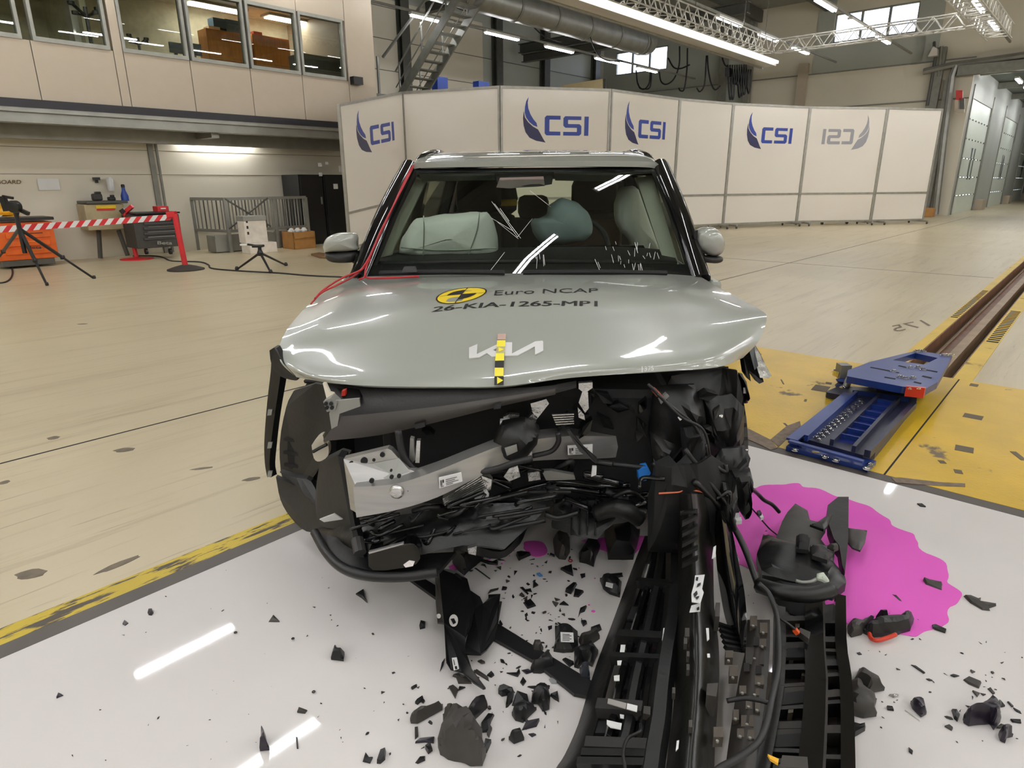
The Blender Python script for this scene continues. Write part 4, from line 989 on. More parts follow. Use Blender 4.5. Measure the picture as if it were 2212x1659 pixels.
C('motor_cover', m_plast, B().crumple([deep(u, v, 1.93) for u, v in [(1085, 920), (1110, 914), (1135, 912), (1166, 930), (1160, 960), (1140, 985), (1100, 996), (1072, 985), (1064, 958)]], .012, 4, (0, .05, 0), 3, .05, (0, -1, 0)), None, 30)
C('cover_mark', m_steel, slab([(1090, 968, 1.87), (1116, 960, 1.87), (1118, 975, 1.87), (1095, 985, 1.87)], .004))
# right-hand wreckage hanging from the body
W_ = [
 ('wing_liner', m_plast, [(1450, 812), (1560, 796), (1592, 800), (1600, 880), (1608, 905), (1605, 960), (1570, 990), (1500, 990), (1440, 960), (1420, 880)], 2.15, .1),
 ('crumpled_sheet', m_plast, [(1412, 835), (1500, 830), (1520, 900), (1480, 960), (1450, 1000), (1412, 1000), (1402, 930)], 2.08, .06),
 ('crumpled_sheet', m_matte, [(1470, 925), (1510, 915), (1530, 960), (1520, 1010), (1480, 1010)], 2.02, .04),
 ('crumpled_sheet', m_plast, [(1520, 860), (1580, 850), (1608, 880), (1605, 960), (1560, 980), (1530, 940)], 2.1, .05),
 ('crumpled_sheet', m_plast, [(1560, 970), (1610, 965), (1621, 990), (1616, 1020), (1560, 1030), (1540, 1000)], 2.0, .05),
 ('pointed_splinter', m_plast, [(1572, 1015), (1620, 1012), (1618, 1050), (1617, 1080), (1610, 1123), (1600, 1108), (1582, 1058)], 1.95, .02),
 ('crumpled_sheet', m_matte, [(1415, 1000), (1446, 985), (1462, 1002), (1488, 978), (1510, 1000), (1536, 984), (1566, 1004), (1590, 1040), (1570, 1180), (1540, 1200), (1400, 1190), (1400, 1080)], 1.92, .08),
 ('crumpled_sheet', m_plast, [(1555, 1040), (1590, 1045), (1572, 1100), (1566, 1170), (1548, 1160)], 1.9, .03),
 ('lamp_shard', m_plast, [(1588, 800), (1600, 815), (1610, 838), (1614, 866), (1600, 872), (1592, 840)], 2.2, .02),
 ('lamp_shard', m_plast, [(1596, 806), (1604, 808), (1618, 866), (1606, 868)], 2.18, .02)]
for k, (nm, mt, pts, D, th) in enumerate(W_):
    P = [deep(u, v, D + .03 * math.sin(i * 2.4)) for i, (u, v) in enumerate(pts)]
    C(nm, mt, B().crumple(P, .03 if th > .03 else .008, 5, (0, .012, 0), k, .04, (0, -1, 0)), None, 30)
C('part_label', m_label, slab([(1606, 838, 2.15), (1613, 838, 2.15), (1614, 850, 2.15), (1606, 850, 2.15)], .003))
C('part_label', m_label, slab([(1464, 902, 2.0), (1472, 896, 2.0), (1478, 903, 2.0), (1469, 909, 2.0)], .003))
C('plug_connector', M('grey_plug', (120, 118, 116), .5), slab([(1424, 864, 2.02), (1440, 850, 2.02), (1446, 856, 2.02), (1428, 873, 2.02)], .02))
for (u, v, r_, D) in ((1557, 899, 5, 2.03), (1612, 972, 3, 1.98), (1578, 1030, 6, 1.95), (1604, 1036, 4, 1.94), (1562, 1008, 5, 1.96)):
    C('screw_boss', m_foil, B(Matrix.Translation(deep(u, v, D)) @ Matrix.Rotation(R(70), 4, 'X')).lathe((0, 0, 0), [(r_ * .0013, -.006), (r_ * .0013, .004), (r_ * .0007, .006)], 10))
random.seed(5)
def rnd(a, b_): return random.uniform(a, b_)
for k in range(46):
    u, v = rnd(900, 1560), rnd(845, 940)
    if u < 1200 and v < 930 - (u - 900) * .2: continue
    D = rnd(2.03, 2.13); s = rnd(8, 26)
    a = rnd(0, 3.1)
    pts = [(u + math.cos(a + j * 1.57) * s * (1 if j % 2 else .45), v + math.sin(a + j * 1.57) * s * (1 if j % 2 else .45), D + rnd(-.03, .03)) for j in range(4)]
    C('engine_bracket', random.choice([m_plast, m_gloss, m_matte, m_plast2]), slab(pts, rnd(.02, .05)))
for k in range(34):
    u, v = rnd(1000, 1580), rnd(1000, 1110)
    D = rnd(1.97, 2.1) - (.12 if u > 1420 else 0)
    pts = [deep(u, v, D), deep(u + rnd(-50, 50), v + rnd(-20, 20), D + rnd(-.04, .04)), deep(u + rnd(-80, 80), v + rnd(-35, 35), D)]
    C('wiring_hose', random.choice([m_wire, m_gloss, m_plast]), B().tube(pts, rnd(.005, .013), 6), None, True)
for k in range(30):
    u = rnd(780, 1120); v = rnd(1112, 1180) - (u - 780) * .12
    D = 1.83 + (u - 780) * .0002
    pts = [deep(u, v, D - .03), deep(u + rnd(-30, 30), v + rnd(-10, 10), D - .05), deep(u + rnd(20, 90), v - rnd(5, 30), D - .02)]
    C('lower_hose', random.choice([m_wire, m_gloss, m_gloss]), B().tube(pts, rnd(.003, .009), 6), None, True)
for pts, D, r_ in (([(1400, 830), (1440, 870), (1500, 920), (1530, 990), (1545, 1050)], 2.0, .006), ([(1420, 850), (1470, 900), (1520, 930), (1535, 1000), (1550, 1100)], 1.96, .005), ([(1480, 970), (1530, 1040), (1570, 1090), (1590, 1150)], 1.88, .008), ([(1410, 1000), (1450, 1030), (1520, 1060), (1560, 1110)], 1.92, .006), ([(1525, 960), (1531, 1000), (1542, 1045)], 1.94, .004)):
    C('wire', m_wire, B().tube([deep(u, v, D) for u, v in pts], r_, 6), None, True)
C('orange_wire', M('orange_wire', (226, 120, 84), .5), B().tube([deep(1423, 1066, 1.86), deep(1466, 1063, 1.85), deep(1478, 1058, 1.85), deep(1510, 1061, 1.85), deep(1528, 1068, 1.86)], .003, 6), None, True, 'thin orange wire')
C('copper_wires', M('copper_red', (150, 70, 50), .5), B().tube([deep(1412, 838, 2.02), deep(1424, 850, 2.0), deep(1430, 858, 2.0)], .004, 5).tube([deep(1408, 842, 2.02), deep(1420, 856, 2.0)], .003, 5), None, True)
# ================================================================ DEBRIS ON THE WHITE FLOOR
def k1(a, b): return (860 + a * .325, 1120 + b * .325)
def k2(a, b): return (1180 + a * .3611, 1060 + b * .3611)
def k3(a, b): return (1540 + a * .3731, 1040 + b * .3731)
def k4(a, b): return (a * .4069, 1080 + b * .4069)
m_sh = M('shard_plastic', (23, 23, 24), .4, var=.3, scale=14)
m_sh2 = M('shard_grey_plastic', (58, 55, 51), .5, var=.2, scale=14)
m_pur = M('shard_violet_black', (34, 29, 40), .3, var=.2)
m_brn = M('brown_black_plastic', (36, 32, 27), .5, var=.2, scale=10)
m_pink = M('pink_coolant', (240, 108, 208), .05, var=.04, scale=1.5, spec=.6)
def splat(name, label, pts, z=.0052, mat=None):
    P = [at(u, v, z) for u, v in pts] + [at(*pts[0], z)]
    P = spline(P, 4)[:-1]
    P = [p + V((noise.noise(p * 14), noise.noise(p * 14 + V((5, 0, 0))), 0)) * .018 for p in P]
    return tag(B().prism(P, (0, 0, .002)).build(name, mat or m_pink), label, 'puddle')
splat('coolant_puddle', 'large pink coolant puddle spreading over the white floor', [k3(*p) for p in [(230, 40), (300, 25), (400, 20), (480, 10), (520, 30), (600, 45), (680, 70), (760, 95), (830, 120), (900, 150), (950, 185), (1040, 235), (1050, 265), (1140, 300), (1180, 350), (1195, 385), (1290, 440), (1350, 490), (1365, 560), (1385, 600), (1425, 640), (1430, 680), (1400, 720), (1350, 770), (1335, 820), (1310, 850), (1240, 880), (1150, 900), (1050, 900), (940, 870), (800, 840), (720, 815), (640, 700), (500, 580), (300, 500), (260, 520), (180, 490), (150, 480), (110, 330), (40, 300), (-40, 250), (-60, 120), (60, 60)]])
splat('coolant_puddle', 'pink coolant puddle under the middle of the torn bumper', [k2(*p) for p in [(205, 295), (350, 285), (560, 270), (640, 300), (560, 350), (480, 400), (380, 385), (250, 325)]])
splat('coolant_puddle', 'small round pink coolant puddle under the car front', [k1(*p) for p in [(820, 200), (840, 170), (900, 162), (970, 170), (985, 200), (970, 230), (920, 250), (870, 240)]])
splat('coolant_puddle', 'thin pink smear beside the torn black bracket', [k1(*p) for p in [(340, 320), (370, 300), (400, 330), (390, 350), (360, 345)]])
for i, (a, b, s) in enumerate([(605, 272, 16), (690, 300, 14), (710, 282, 10), (770, 215, 10), (1300, 618, 20), (1310, 400, 8), (1200, 330, 8), (560, 250, 8), (640, 310, 9), (740, 250, 8), (1270, 575, 10)]):
    u, v = k1(a, b)
    p = at(u, v, .005)
    q = V((noise.noise(p * 9), noise.noise(p * 11), 0)) * .003
    r_ = s * .325 * .00105
    tag(B().prism([p + V((r_ * math.cos(j * .52), r_ * .8 * math.sin(j * .52), 0)) + q for j in range(12)], (0, 0, .0018)).build('coolant_drop', m_pink), 'pink coolant drop on the white floor under the car', 'drop', 'pink coolant drops')
rg = B(Matrix.Translation(at(*k1(1145, 280), .01))).tube([(math.cos(j / 12 * 2 * pi) * .0075, math.sin(j / 12 * 2 * pi) * .0075, 0) for j in range(13)], .002, 6)
simple('seal_ring', 'small red rubber ring on the white floor under the car', 'ring', m_red, rg)

def chunk(pts, h, seed=0, z=.005, rough=.35, fn=None):
    if h > .032:
        P = [at(*(fn(*p) if fn else p), z) for p in pts]
        return B().crumple([p + V((0, 0, .25 * h)) for p in P], h * .22, 3, (0, 0, -.25 * h), seed, h * .6, (0, 0, 1))
    return chip(pts, h, seed, z, rough, fn)
def chip(pts, h, seed=0, z=.005, rough=.35, fn=None):
    "broken piece: outline on the floor, raised to an uneven crumpled top"
    rs = random.Random(seed)
    P = [at(*(fn(*p) if fn else p), z) for p in pts]
    n = len(P)
    c = sum(P, V()) / n
    top = [p + (c - p) * rs.uniform(.02, .22) + V((0, 0, (h if h > .1 else h * .6) * rs.uniform(.3, 1))) for p in P]
    h2 = h if h > .1 else h * .6
    ct = c + V((rs.uniform(-.1, .1) * (P[0] - c).length, 0, h2 * rs.uniform(.5, .8)))
    b = B()
    b.add(P + top + [ct], [list(range(n))[::-1]] + [[i, (i + 1) % n, n + (i + 1) % n, n + i] for i in range(n)] + [[n + i, n + (i + 1) % n, 2 * n] for i in range(n)])
    return b
# --- the torn-off bumper, in four big pieces
def sheet(rows, n=3, thick=-.01, fn=k2):
    return B().grid([[at(*fn(a, b), z) for a, b, z in r] for r in rows], thick, n)
gf = thing('grille_frame', at(*k2(300, 1300), 0), 0, 'long black grille frame with slots, leftmost strip of the torn bumper', 'grille')
Lr = [(590, 270, .04), (520, 450, .03), (450, 640, .03), (380, 830, .03), (310, 1010, .03), (250, 1200, .03), (190, 1400, .03), (110, 1580, .03), (55, 1665, .03), (0, 1800, .03)]
Ir = [(640, 270, .14), (590, 450, .13), (525, 640, .12), (455, 830, .12), (400, 1010, .12), (345, 1200, .12), (300, 1400, .12), (240, 1580, .12), (200, 1665, .12), (170, 1800, .12)]
Cr = [(770, 270, .2), (775, 450, .17), (770, 640, .15), (755, 830, .15), (725, 1010, .15), (700, 1200, .15), (680, 1400, .15), (650, 1580, .15), (640, 1665, .15), (620, 1800, .15)]
sheet([[l, tuple((x + y) / 2 + (0, 0, .02)[k] for k, (x, y) in enumerate(zip(l, i))), i] for l, i in zip(Lr, Ir)], 3).build('outer_rail', m_plast, gf, 50)
def frm(s, t, dz=0.0):
    "point on the frame: s across from the outer to the inner rail, t along"
    x = t * (len(Ir) - 1); i = min(int(x), len(Ir) - 2); f = x - i
    a = [Ir[i][k] * (1 - f) + Ir[i + 1][k] * f for k in range(3)]
    c = [Cr[i][k] * (1 - f) + Cr[i + 1][k] * f for k in range(3)]
    q = [a[k] * (1 - s) + c[k] * s for k in range(3)]
    return at(*k2(q[0], q[1]), q[2] + dz)
for s, w_ in ((.25, .012), (.5, .016), (.72, .012), (.97, .03)):
    B().tube([frm(s, t / 9, .02) for t in range(10)], w_, 6).build('long_slat', m_gloss if w_ < .015 else m_plast, gf, 50)
skip = {(1, 1), (2, 1), (0, 2), (1, 2), (2, 2), (3, 2), (1, 3), (2, 3), (0, 9), (0, 11), (3, 7), (3, 8), (3, 10), (3, 12), (0, 10)}
cells = 20
for j in range(cells):
    for i in range(4):
        if (i, j) in skip: continue
        s0, s1, t0, t1 = i / 4 + .02, (i + 1) / 4 - .02, j / cells + .003, (j + 1) / cells - .003
        dz = -.03 + .012 * ((i * 7 + j * 3) % 4)
        pts = [frm(s0, t0, dz), frm(s1, t0, dz), frm(s1, t1, dz), frm(s0, t1, dz)]
        B().prism(pts, (0, 0, -.008)).build('grille_web', m_matte if (i + j) % 3 else m_plast, gf)
for t, w_, mt in ((.17, .02, m_plast), (.36, .03, m_plast), (.61, .035, m_plast2), (.745, .03, m_plast2), (.79, .02, m_plast), (.86, .02, m_plast), (.44, .018, m_plast)):
    B().bar(frm(-.05, t, .03), frm(.95 if w_ < .035 else .7, t + .01, .03), w_, .03).build('cross_bar', mt, gf)
def lab(pts, z, parent, fn=k2, mat=None, name='part_label'):
    return B().prism([at(*fn(a, b), z) for a, b in pts], (0, 0, .002)).build(name, mat or m_label, parent)
lab([(370, 1245), (480, 1275), (475, 1308), (366, 1275)], .19, gf, mat=M('grey_label', (150, 146, 140), .4))
lab([(484, 1275), (546, 1290), (542, 1326), (480, 1308)], .19, gf)
lab([(362, 1375), (452, 1395), (446, 1432), (385, 1420), (362, 1400)], .17, gf)
lab([(440, 1340), (466, 1345), (464, 1366), (442, 1362)], .17, gf)
lab([(700, 825), (732, 822), (712, 992), (684, 988)], .19, gf, name='slot_floor_patch')  # pale patches stand for the white floor seen through the slots
lab([(446, 925), (474, 925), (464, 990), (438, 990)], .16, gf, name='slot_floor_patch')
lab([(424, 1020), (452, 1018), (446, 1046), (426, 1046)], .16, gf, name='slot_floor_patch')
lab([(404, 1110), (438, 1106), (438, 1140), (406, 1140)], .16, gf, name='slot_floor_patch')
lab([(674, 1046), (700, 1042), (698, 1080), (676, 1080)], .19, gf, name='slot_floor_patch')
lab([(676, 1150), (690, 1136), (682, 1240), (668, 1250)], .19, gf, name='slot_floor_patch')
B().tube([at(*k2(*p), z) for p, z in (((565, 1395), .2), ((560, 1440), .22), ((490, 1480), .2), ((460, 1560), .2), ((470, 1640), .2), ((480, 1720), .2))], .004, 6).build('cable', m_wire, gf, True)
B().prism([at(*k2(*p), .16) for p in ((580, 1345), (620, 1350), (618, 1400), (575, 1390))], (0, 0, .03)).build('connector', m_sh2, gf)
# centre panel
bp = thing('bumper_cover', at(*k2(880, 1200), 0), 0, 'broad black bumper panel with a torn white label, middle of the heap', 'bumper')
rows_ = []
for (al, ar, b, z) in ((772, 965, 20, .50), (780, 985, 160, .42), (785, 995, 300, .34), (790, 1000, 480, .29), (785, 1005, 700, .25), (770, 1030, 900, .23), (770, 1035, 1100, .21), (760, 1025, 1300, .19), (735, 1010, 1500, .18), (715, 1005, 1665, .17), (700, 1000, 1800, .17)):
    rows_.append([(al, b, z - .06), (al * .75 + ar * .25, b, z), (al * .5 + ar * .5, b, z + .025), (al * .25 + ar * .75, b, z), (ar, b, z - .07)])
sheet(rows_, 3).build('panel', M('scuffed_black_plastic', (24, 24, 21), .3, var=.4, scale=10, bump=.2, bscale=20), bp, 50)
lab([(890, 510), (948, 505), (932, 590), (942, 612), (922, 676), (870, 668), (868, 620), (884, 560)], .322, bp)
lab([(868, 690), (924, 676), (920, 724), (856, 730)], .30, bp)
tv, tf = text_geo('2')
for q in (((896, 520), (910, 520), (906, 540), (894, 536)), ((905, 560), (925, 552), (922, 566), (900, 580)), ((880, 620), (900, 600), (905, 618), (888, 640)), ((893, 640), (915, 632), (912, 640), (900, 652)), ((900, 704), (914, 696), (916, 712), (902, 718))):
    lab(q, .3255 if q[0][1] < 660 else .3035, bp, mat=m_ink, name='label_print')
for k in range(5):
    b0 = 180 + k * 62
    B().prism([at(*k2(*p), .445 - k * .026) for p in ((812, b0 + 20), (905, b0 - 25), (905, b0 - 10), (812, b0 + 38))], (0, 0, .012)).build('rib', m_plast, bp)
B().prism([at(*k2(*p), .46) for p in ((800, 140), (905, 125), (905, 135), (800, 150))], (0, 0, .01)).build('rib', m_plast, bp)
for (a, b, s) in ((840, 880, 26), (845, 1010, 16), (845, 1090, 18), (860, 1430, 22), (760, 1230, 18), (830, 930, 20)):
    B().prism([at(*k2(a + dx * s * .5, b + dy * s), .25 - (b - 880) * .00008) for dx, dy in ((-1, -1), (1, -1), (1, 1), (-1, 1))], (0, 0, .018)).build('clip_block', m_sh2, bp)
lab([(955, 825), (972, 825), (975, 890), (962, 902)], .25, bp, name='slot_floor_patch')  # white pieces in place of floor showing through the panel's slots
lab([(962, 978), (978, 978), (980, 1000), (964, 1000)], .24, bp, name='slot_floor_patch')
lab([(780, 1500), (795, 1496), (790, 1545), (774, 1562)], .2, bp, name='slot_floor_patch')
B().prism([at(*k2(*p), .17) for p in ((950, 1270), (1015, 1265), (1005, 1350), (945, 1340))], (0, 0, .06)).build('sensor_box', m_sh2, bp)
B().prism([at(*k2(*p), .19) for p in ((1005, 755), (1030, 755), (1028, 840), (1000, 840))], (0, 0, .05)).build('clip_block', m_sh2, bp)
# glossy strip right of the panel
gs = thing('trim_strip', at(*k2(1100, 600), 0), 0, 'narrow glossy black strip curving right of the bumper panel', 'bumper')
sheet([[(l, b, z), ((l + r_) / 2, b, z + .05), (r_, b, z)] for l, r_, b, z in ((1000, 1090, 120, .36), (1010, 1125, 300, .3), (1020, 1155, 450, .24), (1040, 1185, 600, .19), (1070, 1200, 760, .15), (1120, 1205, 900, .12), (1150, 1195, 960, .11))], 4).build('strip', m_gloss, gs, 50)
for k in range(5):
    B().bar(at(*k2(1030 + k * 10, 800 + k * 34), .17), at(*k2(1180 + k * 3, 850 + k * 26), .14), .012).build('rib', m_plast, gs)
lab([(1000, 340), (1016, 330), (1012, 400), (990, 410)], .345, gs, name='slot_floor_patch')  # white piece in place of floor showing beside the strip
# module with blocks
gm = thing('grid_module', at(*k3(200, 1250), 0), 0, 'brown-black plastic grid module with square blocks between bumper strips', 'bumper')
sheet([[(l, b, .15), ((l + r_) / 2, b, .17), (r_, b, .15)] for l, r_, b in ((200, 330, 800), (190, 330, 960), (160, 320, 1100), (130, 305, 1260), (100, 285, 1450), (70, 265, 1665), (50, 250, 1760))], 3, fn=k3).build('plate', m_brn, gm, 50)
for (a, b, w_, h_, z) in ((232, 840, 40, 60, .02), (290, 880, 44, 60, .02), (240, 1030, 105, 100, .012), (115, 1140, 50, 62, .025), (265, 1175, 54, 56, .015), (196, 1412, 72, 66, .014), (157, 1482, 40, 50, .014), (214, 1490, 44, 52, .014), (25, 1508, 56, 60, .03), (90, 1042, 44, 42, .025), (205, 1310, 36, 70, .015), (240, 1240, 50, 40, .012), (285, 960, 40, 44, .016), (170, 1230, 40, 46, .014), (130, 1380, 34, 60, .016), (255, 1330, 30, 60, .014)):
    pts = [(a - w_ / 2, b - h_ / 2), (a + w_ / 2, b - h_ / 2), (a + w_ / 2, b + h_ / 2), (a - w_ / 2, b + h_ / 2)]
    o = B().prism([at(*k3(*p), .155) for p in pts], (0, 0, z)).build('block', M('brown_block', (74, 66, 56), .5) if h_ < 75 else m_brn, gm)
    B().lathe(at(*k3(a, b), .155 + z), [(.0042, 0), (.0036, .004)], 8).build('rivet', m_steel, o)
for a, b in ((195, 1080), (265, 1095), (250, 930)):
    B().prism([at(*k3(a + dx, b + dy), .172) for dx, dy in ((-16, -24), (16, -24), (16, 24), (-16, 24))], (0, 0, .003)).build('recess', m_dark, gm)
# right beam with cross ribs
rb_ = thing('bumper_support', at(*k3(600, 1200), 0), 0, 'long ribbed black bumper support, rightmost strip of the heap', 'bumper')
def sup(s, t, dz=0.0):
    x = t * 5
    Lp = [(385, 760), (385, 1000), (375, 1200), (340, 1400), (300, 1600), (260, 1800)]
    Rp = [(735, 700), (735, 1000), (760, 1150), (772, 1350), (776, 1600), (776, 1800)]
    i = min(int(x), 4); f = x - i
    a = V(Lp[i]) * (1 - f) + V(Lp[i + 1]) * f; c = V(Rp[i]) * (1 - f) + V(Rp[i + 1]) * f
    q = a * (1 - s) + c * s
    return at(*k3(q.x, q.y), .13 + dz)
B().grid([[sup(s / 8, t / 12, -.03) for s in range(9)] for t in range(13)], -.008).build('back_sheet', m_brn, rb_, 50)
for s, w_, h_, mt in ((0.0, .03, .05, m_plast), (.55, .05, .06, m_gloss), (.67, .022, .05, m_brn), (.99, .03, .06, m_gloss)):
    for j in range(12): B().bar(sup(s, j / 12), sup(s, (j + 1) / 12), w_, h_).build('long_rail', mt, rb_)
for k, t in enumerate((.05, .13, .19, .3, .41, .54, .64, .78, .84, .97)):
    B().bar(sup(.03, t, -.012), sup(.53, t + .012, -.012), .012 + .01 * (k % 3 == 0), .03).build('cross_rib', m_plast if k % 2 else m_brn, rb_)
for k, t in enumerate((.06, .13, .18, .27, .36, .47, .52, .66, .8, .93)):
    B().bar(sup(.68, t + .03, -.005), sup(.98, t + .035, -.005), .012 + .012 * (k % 2), .04).build('cross_rib', m_brn if k % 3 else m_plast, rb_)
for s0, t0 in ((.75, .1), (.85, .24), (.74, .42), (.9, .58), (.8, .72), (.25, .08), (.15, .25), (.35, .35), (.2, .58), (.4, .8)):
    B().prism([sup(s0, t0, -.028), sup(s0 + .07, t0, -.028), sup(s0 + .07, t0 + .025, -.028), sup(s0, t0 + .025, -.028)], (0, 0, .02 + .01 * (t0 > .5))).build('snap_block', m_plast if s0 > .5 else MATS['brown_block'], rb_)
for (s0, s1, t0, t1) in ((.1, .48, .42, .52), (.08, .45, .66, .76), (.12, .5, .86, .96), (.72, .92, .2, .28), (.72, .95, .32, .4), (.1, .45, .16, .24)):
    o = B().prism([sup(s0, t0, -.01), sup(s1, t0, -.01), sup(s1, t1, -.01), sup(s0, t1, -.01)], (0, 0, .012)).build('raised_frame', m_brn, rb_)
    B().prism([sup(s0 + .03, t0 + .015, .002), sup(s1 - .03, t0 + .015, .002), sup(s1 - .03, t1 - .015, .002), sup(s0 + .03, t1 - .015, .002)], (0, 0, .003)).build('recess', m_matte, o)
def tube3(pts, r_, mat, parent, name='cable', fn=k3):
    return B().tube([at(*fn(a, b), z) for a, b, z in pts], r_, 7).build(name, mat, parent, True)
tube3([(265, 590, .25), (330, 660, .22), (372, 790, .2), (382, 1000, .2), (372, 1120, .21), (340, 1260, .21), (310, 1400, .21), (260, 1510, .21), (150, 1600, .21), (40, 1660, .2), (-20, 1720, .2)], .008, M('grey_black_cable', (40, 40, 40), .5), rb_)
tube3([(385, 790, .2), (430, 820, .2), (480, 860, .19)], .004, m_wire, rb_)
tube3([(80, 1270, .2), (180, 1255, .21), (260, 1265, .21), (320, 1280, .21)], .006, m_wire, rb_)
B().bar(at(*k3(472, 856), .19), at(*k3(492, 880), .18), .012).build('orange_plug', M('orange_plastic', (220, 84, 30), .4), rb_)
B().prism([at(*k3(*p), .16) for p in ((500, 880), (560, 905), (550, 945), (490, 900))], (0, 0, .02)).build('sensor', m_sh2, rb_)
B().prism([at(*k3(*p), .2) for p in ((315, 1590), (380, 1618), (375, 1645), (330, 1618))], (0, 0, .006)).build('yellow_tag', M('orange_yellow', (234, 176, 40), .4), rb_)
B().prism([at(*k3(*p), .18) for p in ((395, 1625), (540, 1635), (545, 1700), (380, 1690))], (0, 0, .02)).build('grey_cover', m_sh2, rb_)
# shell pieces on top of the right strip
fs_ = thing('fan_shroud', at(*k3(560, 400), 0), 0, 'broken grey and black fan shroud standing in the pink puddle', 'shroud')
def lump(pts, z0, h, mat, parent, seed, name, fn=k3):
    b = B(); rs = random.Random(seed)
    P = [at(*fn(*p), z0) for p in pts]; n = len(P); c = sum(P, V()) / n + V((0, 0, h * 1.1))
    top = [p + V((0, 0, h * rs.uniform(.5, 1.0))) for p in P]
    b.add(P + top + [c], [list(range(n))[::-1]] + [[i, (i + 1) % n, n + (i + 1) % n, n + i] for i in range(n)] + [[n + i, n + (i + 1) % n, 2 * n] for i in range(n)])
    if name == 'shroud_edge': return B().prism(P, (0, 0, .05)).build(name, mat, parent)
    b = B().crumple([p + V((0, 0, h * .5)) for p in P], min(.02, h * .35), 4, (0, 0, -h * .5), seed, h * .55, (0, 0, 1))
    return b.build(name, mat, parent, 30)
lump([(360, 350), (400, 240), (430, 190), (475, 140), (545, 180), (560, 235), (640, 255), (650, 300), (620, 345), (650, 385), (560, 430), (400, 400)], .1, .02, m_sh2, fs_, 1, 'grey_sheet')
lump([(285, 350), (440, 410), (560, 430), (700, 430), (690, 520), (755, 600), (762, 640), (690, 690), (600, 665), (280, 590), (248, 470), (270, 410)], .1, .07, m_plast, fs_, 2, 'shroud_body')
lump([(715, 150), (776, 150), (772, 400), (752, 600), (738, 560), (720, 440), (690, 400), (660, 310), (655, 200)], .1, .1, m_plast, fs_, 3, 'shroud_edge')
lump([(775, 278), (892, 292), (880, 360), (852, 410), (805, 392), (768, 345)], .06, .015, m_sh2, fs_, 4, 'bent_flap')
lump([(560, 262), (640, 290), (660, 270), (690, 200), (650, 215), (600, 250)], .18, .02, m_plast, fs_, 14, 'bent_flap')
lump([(480, 340), (560, 350), (550, 420), (480, 410)], .19, .03, m_matte, fs_, 5, 'recess_block')
lump([(560, 390), (640, 400), (690, 440), (660, 480), (570, 450)], .18, .03, m_plast2, fs_, 6, 'recess_block')
lump([(660, 390), (720, 380), (725, 400), (700, 410)], .2, .02, m_sh2, fs_, 7, 'pale_corner')
lump([(280, 590), (640, 680), (640, 760), (590, 860), (440, 800), (360, 700)], .08, .05, m_matte, fs_, 8, 'lower_sheet')
lump([(600, 545), (640, 540), (672, 585), (665, 600), (630, 580), (600, 570)], .22, .015, M('pale_clip', (206, 214, 196), .5), fs_, 9, 'pale_clip')
tube3([(480, 575, .22), (520, 585, .22), (570, 580, .22), (600, 565, .22)], .006, m_steel, fs_, 'spring_clip')
tube3([(265, 600, .2), (400, 640, .22), (560, 655, .22), (690, 625, .22)], .025, m_plast, fs_, 'rounded_edge')
# pole, cables and connectors beside it
tag(B().tube([deep(1500, 1040, 1.84), at(1545, 1085, .42), at(1570, 1114, .36), at(1606, 1179, .28), at(1637, 1262, .2)], .011, 8).build('black_rod', m_plast, None, True), 'long thin black rod leaning from the wreck to the shroud', 'rod')
tag(B().tube([deep(1618, 1052, 1.97), at(1634, 1064, .3), at(1650, 1080, .24), at(1668, 1090, .2), at(1683, 1106, .16)], .008, 7).build('cable_end', m_plast, None, True), 'black cable end bending out over the pink puddle', 'cable')
t = thing('wire_plug', at(1637, 1115, 0), 0, 'thin wire with black and white plug over the pink puddle', 'plug')
B().tube([deep(1614, 1075, 1.95), at(1622, 1095, .2), at(1636, 1112, .12), at(1660, 1140, .05), at(1678, 1155, .01)], .003, 6).build('wire', m_wire, t, True)
B().prism([at(*p, .12) for p in ((1634, 1109), (1641, 1107), (1645, 1114), (1638, 1117))], (0, 0, .012)).build('black_plug', m_plast, t)
B().prism([at(*p, .11) for p in ((1639, 1117), (1645, 1115), (1649, 1122), (1643, 1125))], (0, 0, .012)).build('white_plug', m_label, t)
t = thing('white_connector', at(1590, 1124, 0), 0, 'pair of white plugs with thin wire left of the puddle', 'plug')
for q in (((1580, 1118), (1596, 1115), (1597, 1122), (1581, 1126)), ((1588, 1127), (1600, 1124), (1602, 1132), (1590, 1133))):
    B().prism([at(*p, .2) for p in q], (0, 0, .015)).build('plug', m_label, t)
B().tube([at(1570, 1110, .25), at(1578, 1118, .22), at(1584, 1120, .21)], .003, 5).build('wire', m_wire, t)
lp = thing('lamp_wreck', deep(1632, 790, 2.35) * V((1, 1, 0)) if False else V((deep(1632, 790, 2.35).x, 2.35, 0)), 0, 'broken headlamp in crumpled clear plastic hanging at the right wing', 'headlamp')
slab([(1606, 770, 2.36), (1614, 750, 2.36), (1630, 740, 2.36), (1640, 790, 2.32), (1650, 825, 2.3), (1640, 829, 2.3), (1618, 800, 2.34), (1622, 824, 2.33), (1612, 810, 2.34)], .05).build('lamp_frame', m_plast, lp)
slab([(1629, 741, 2.35), (1643, 765, 2.33), (1652, 785, 2.32), (1667, 812, 2.3), (1660, 817, 2.3), (1642, 816, 2.3), (1634, 790, 2.32), (1622, 770, 2.34)], .012).build('clear_plastic', M('crumpled_clear_plastic', (176, 176, 170), .12, .35, var=.5, scale=30, bump=1.0, bscale=50), lp)
slab([(1618, 755, 2.33), (1628, 748, 2.33), (1638, 790, 2.3), (1630, 800, 2.3)], .01).build('lamp_glass', M('smoked_glass', (86, 92, 94), .08), lp)

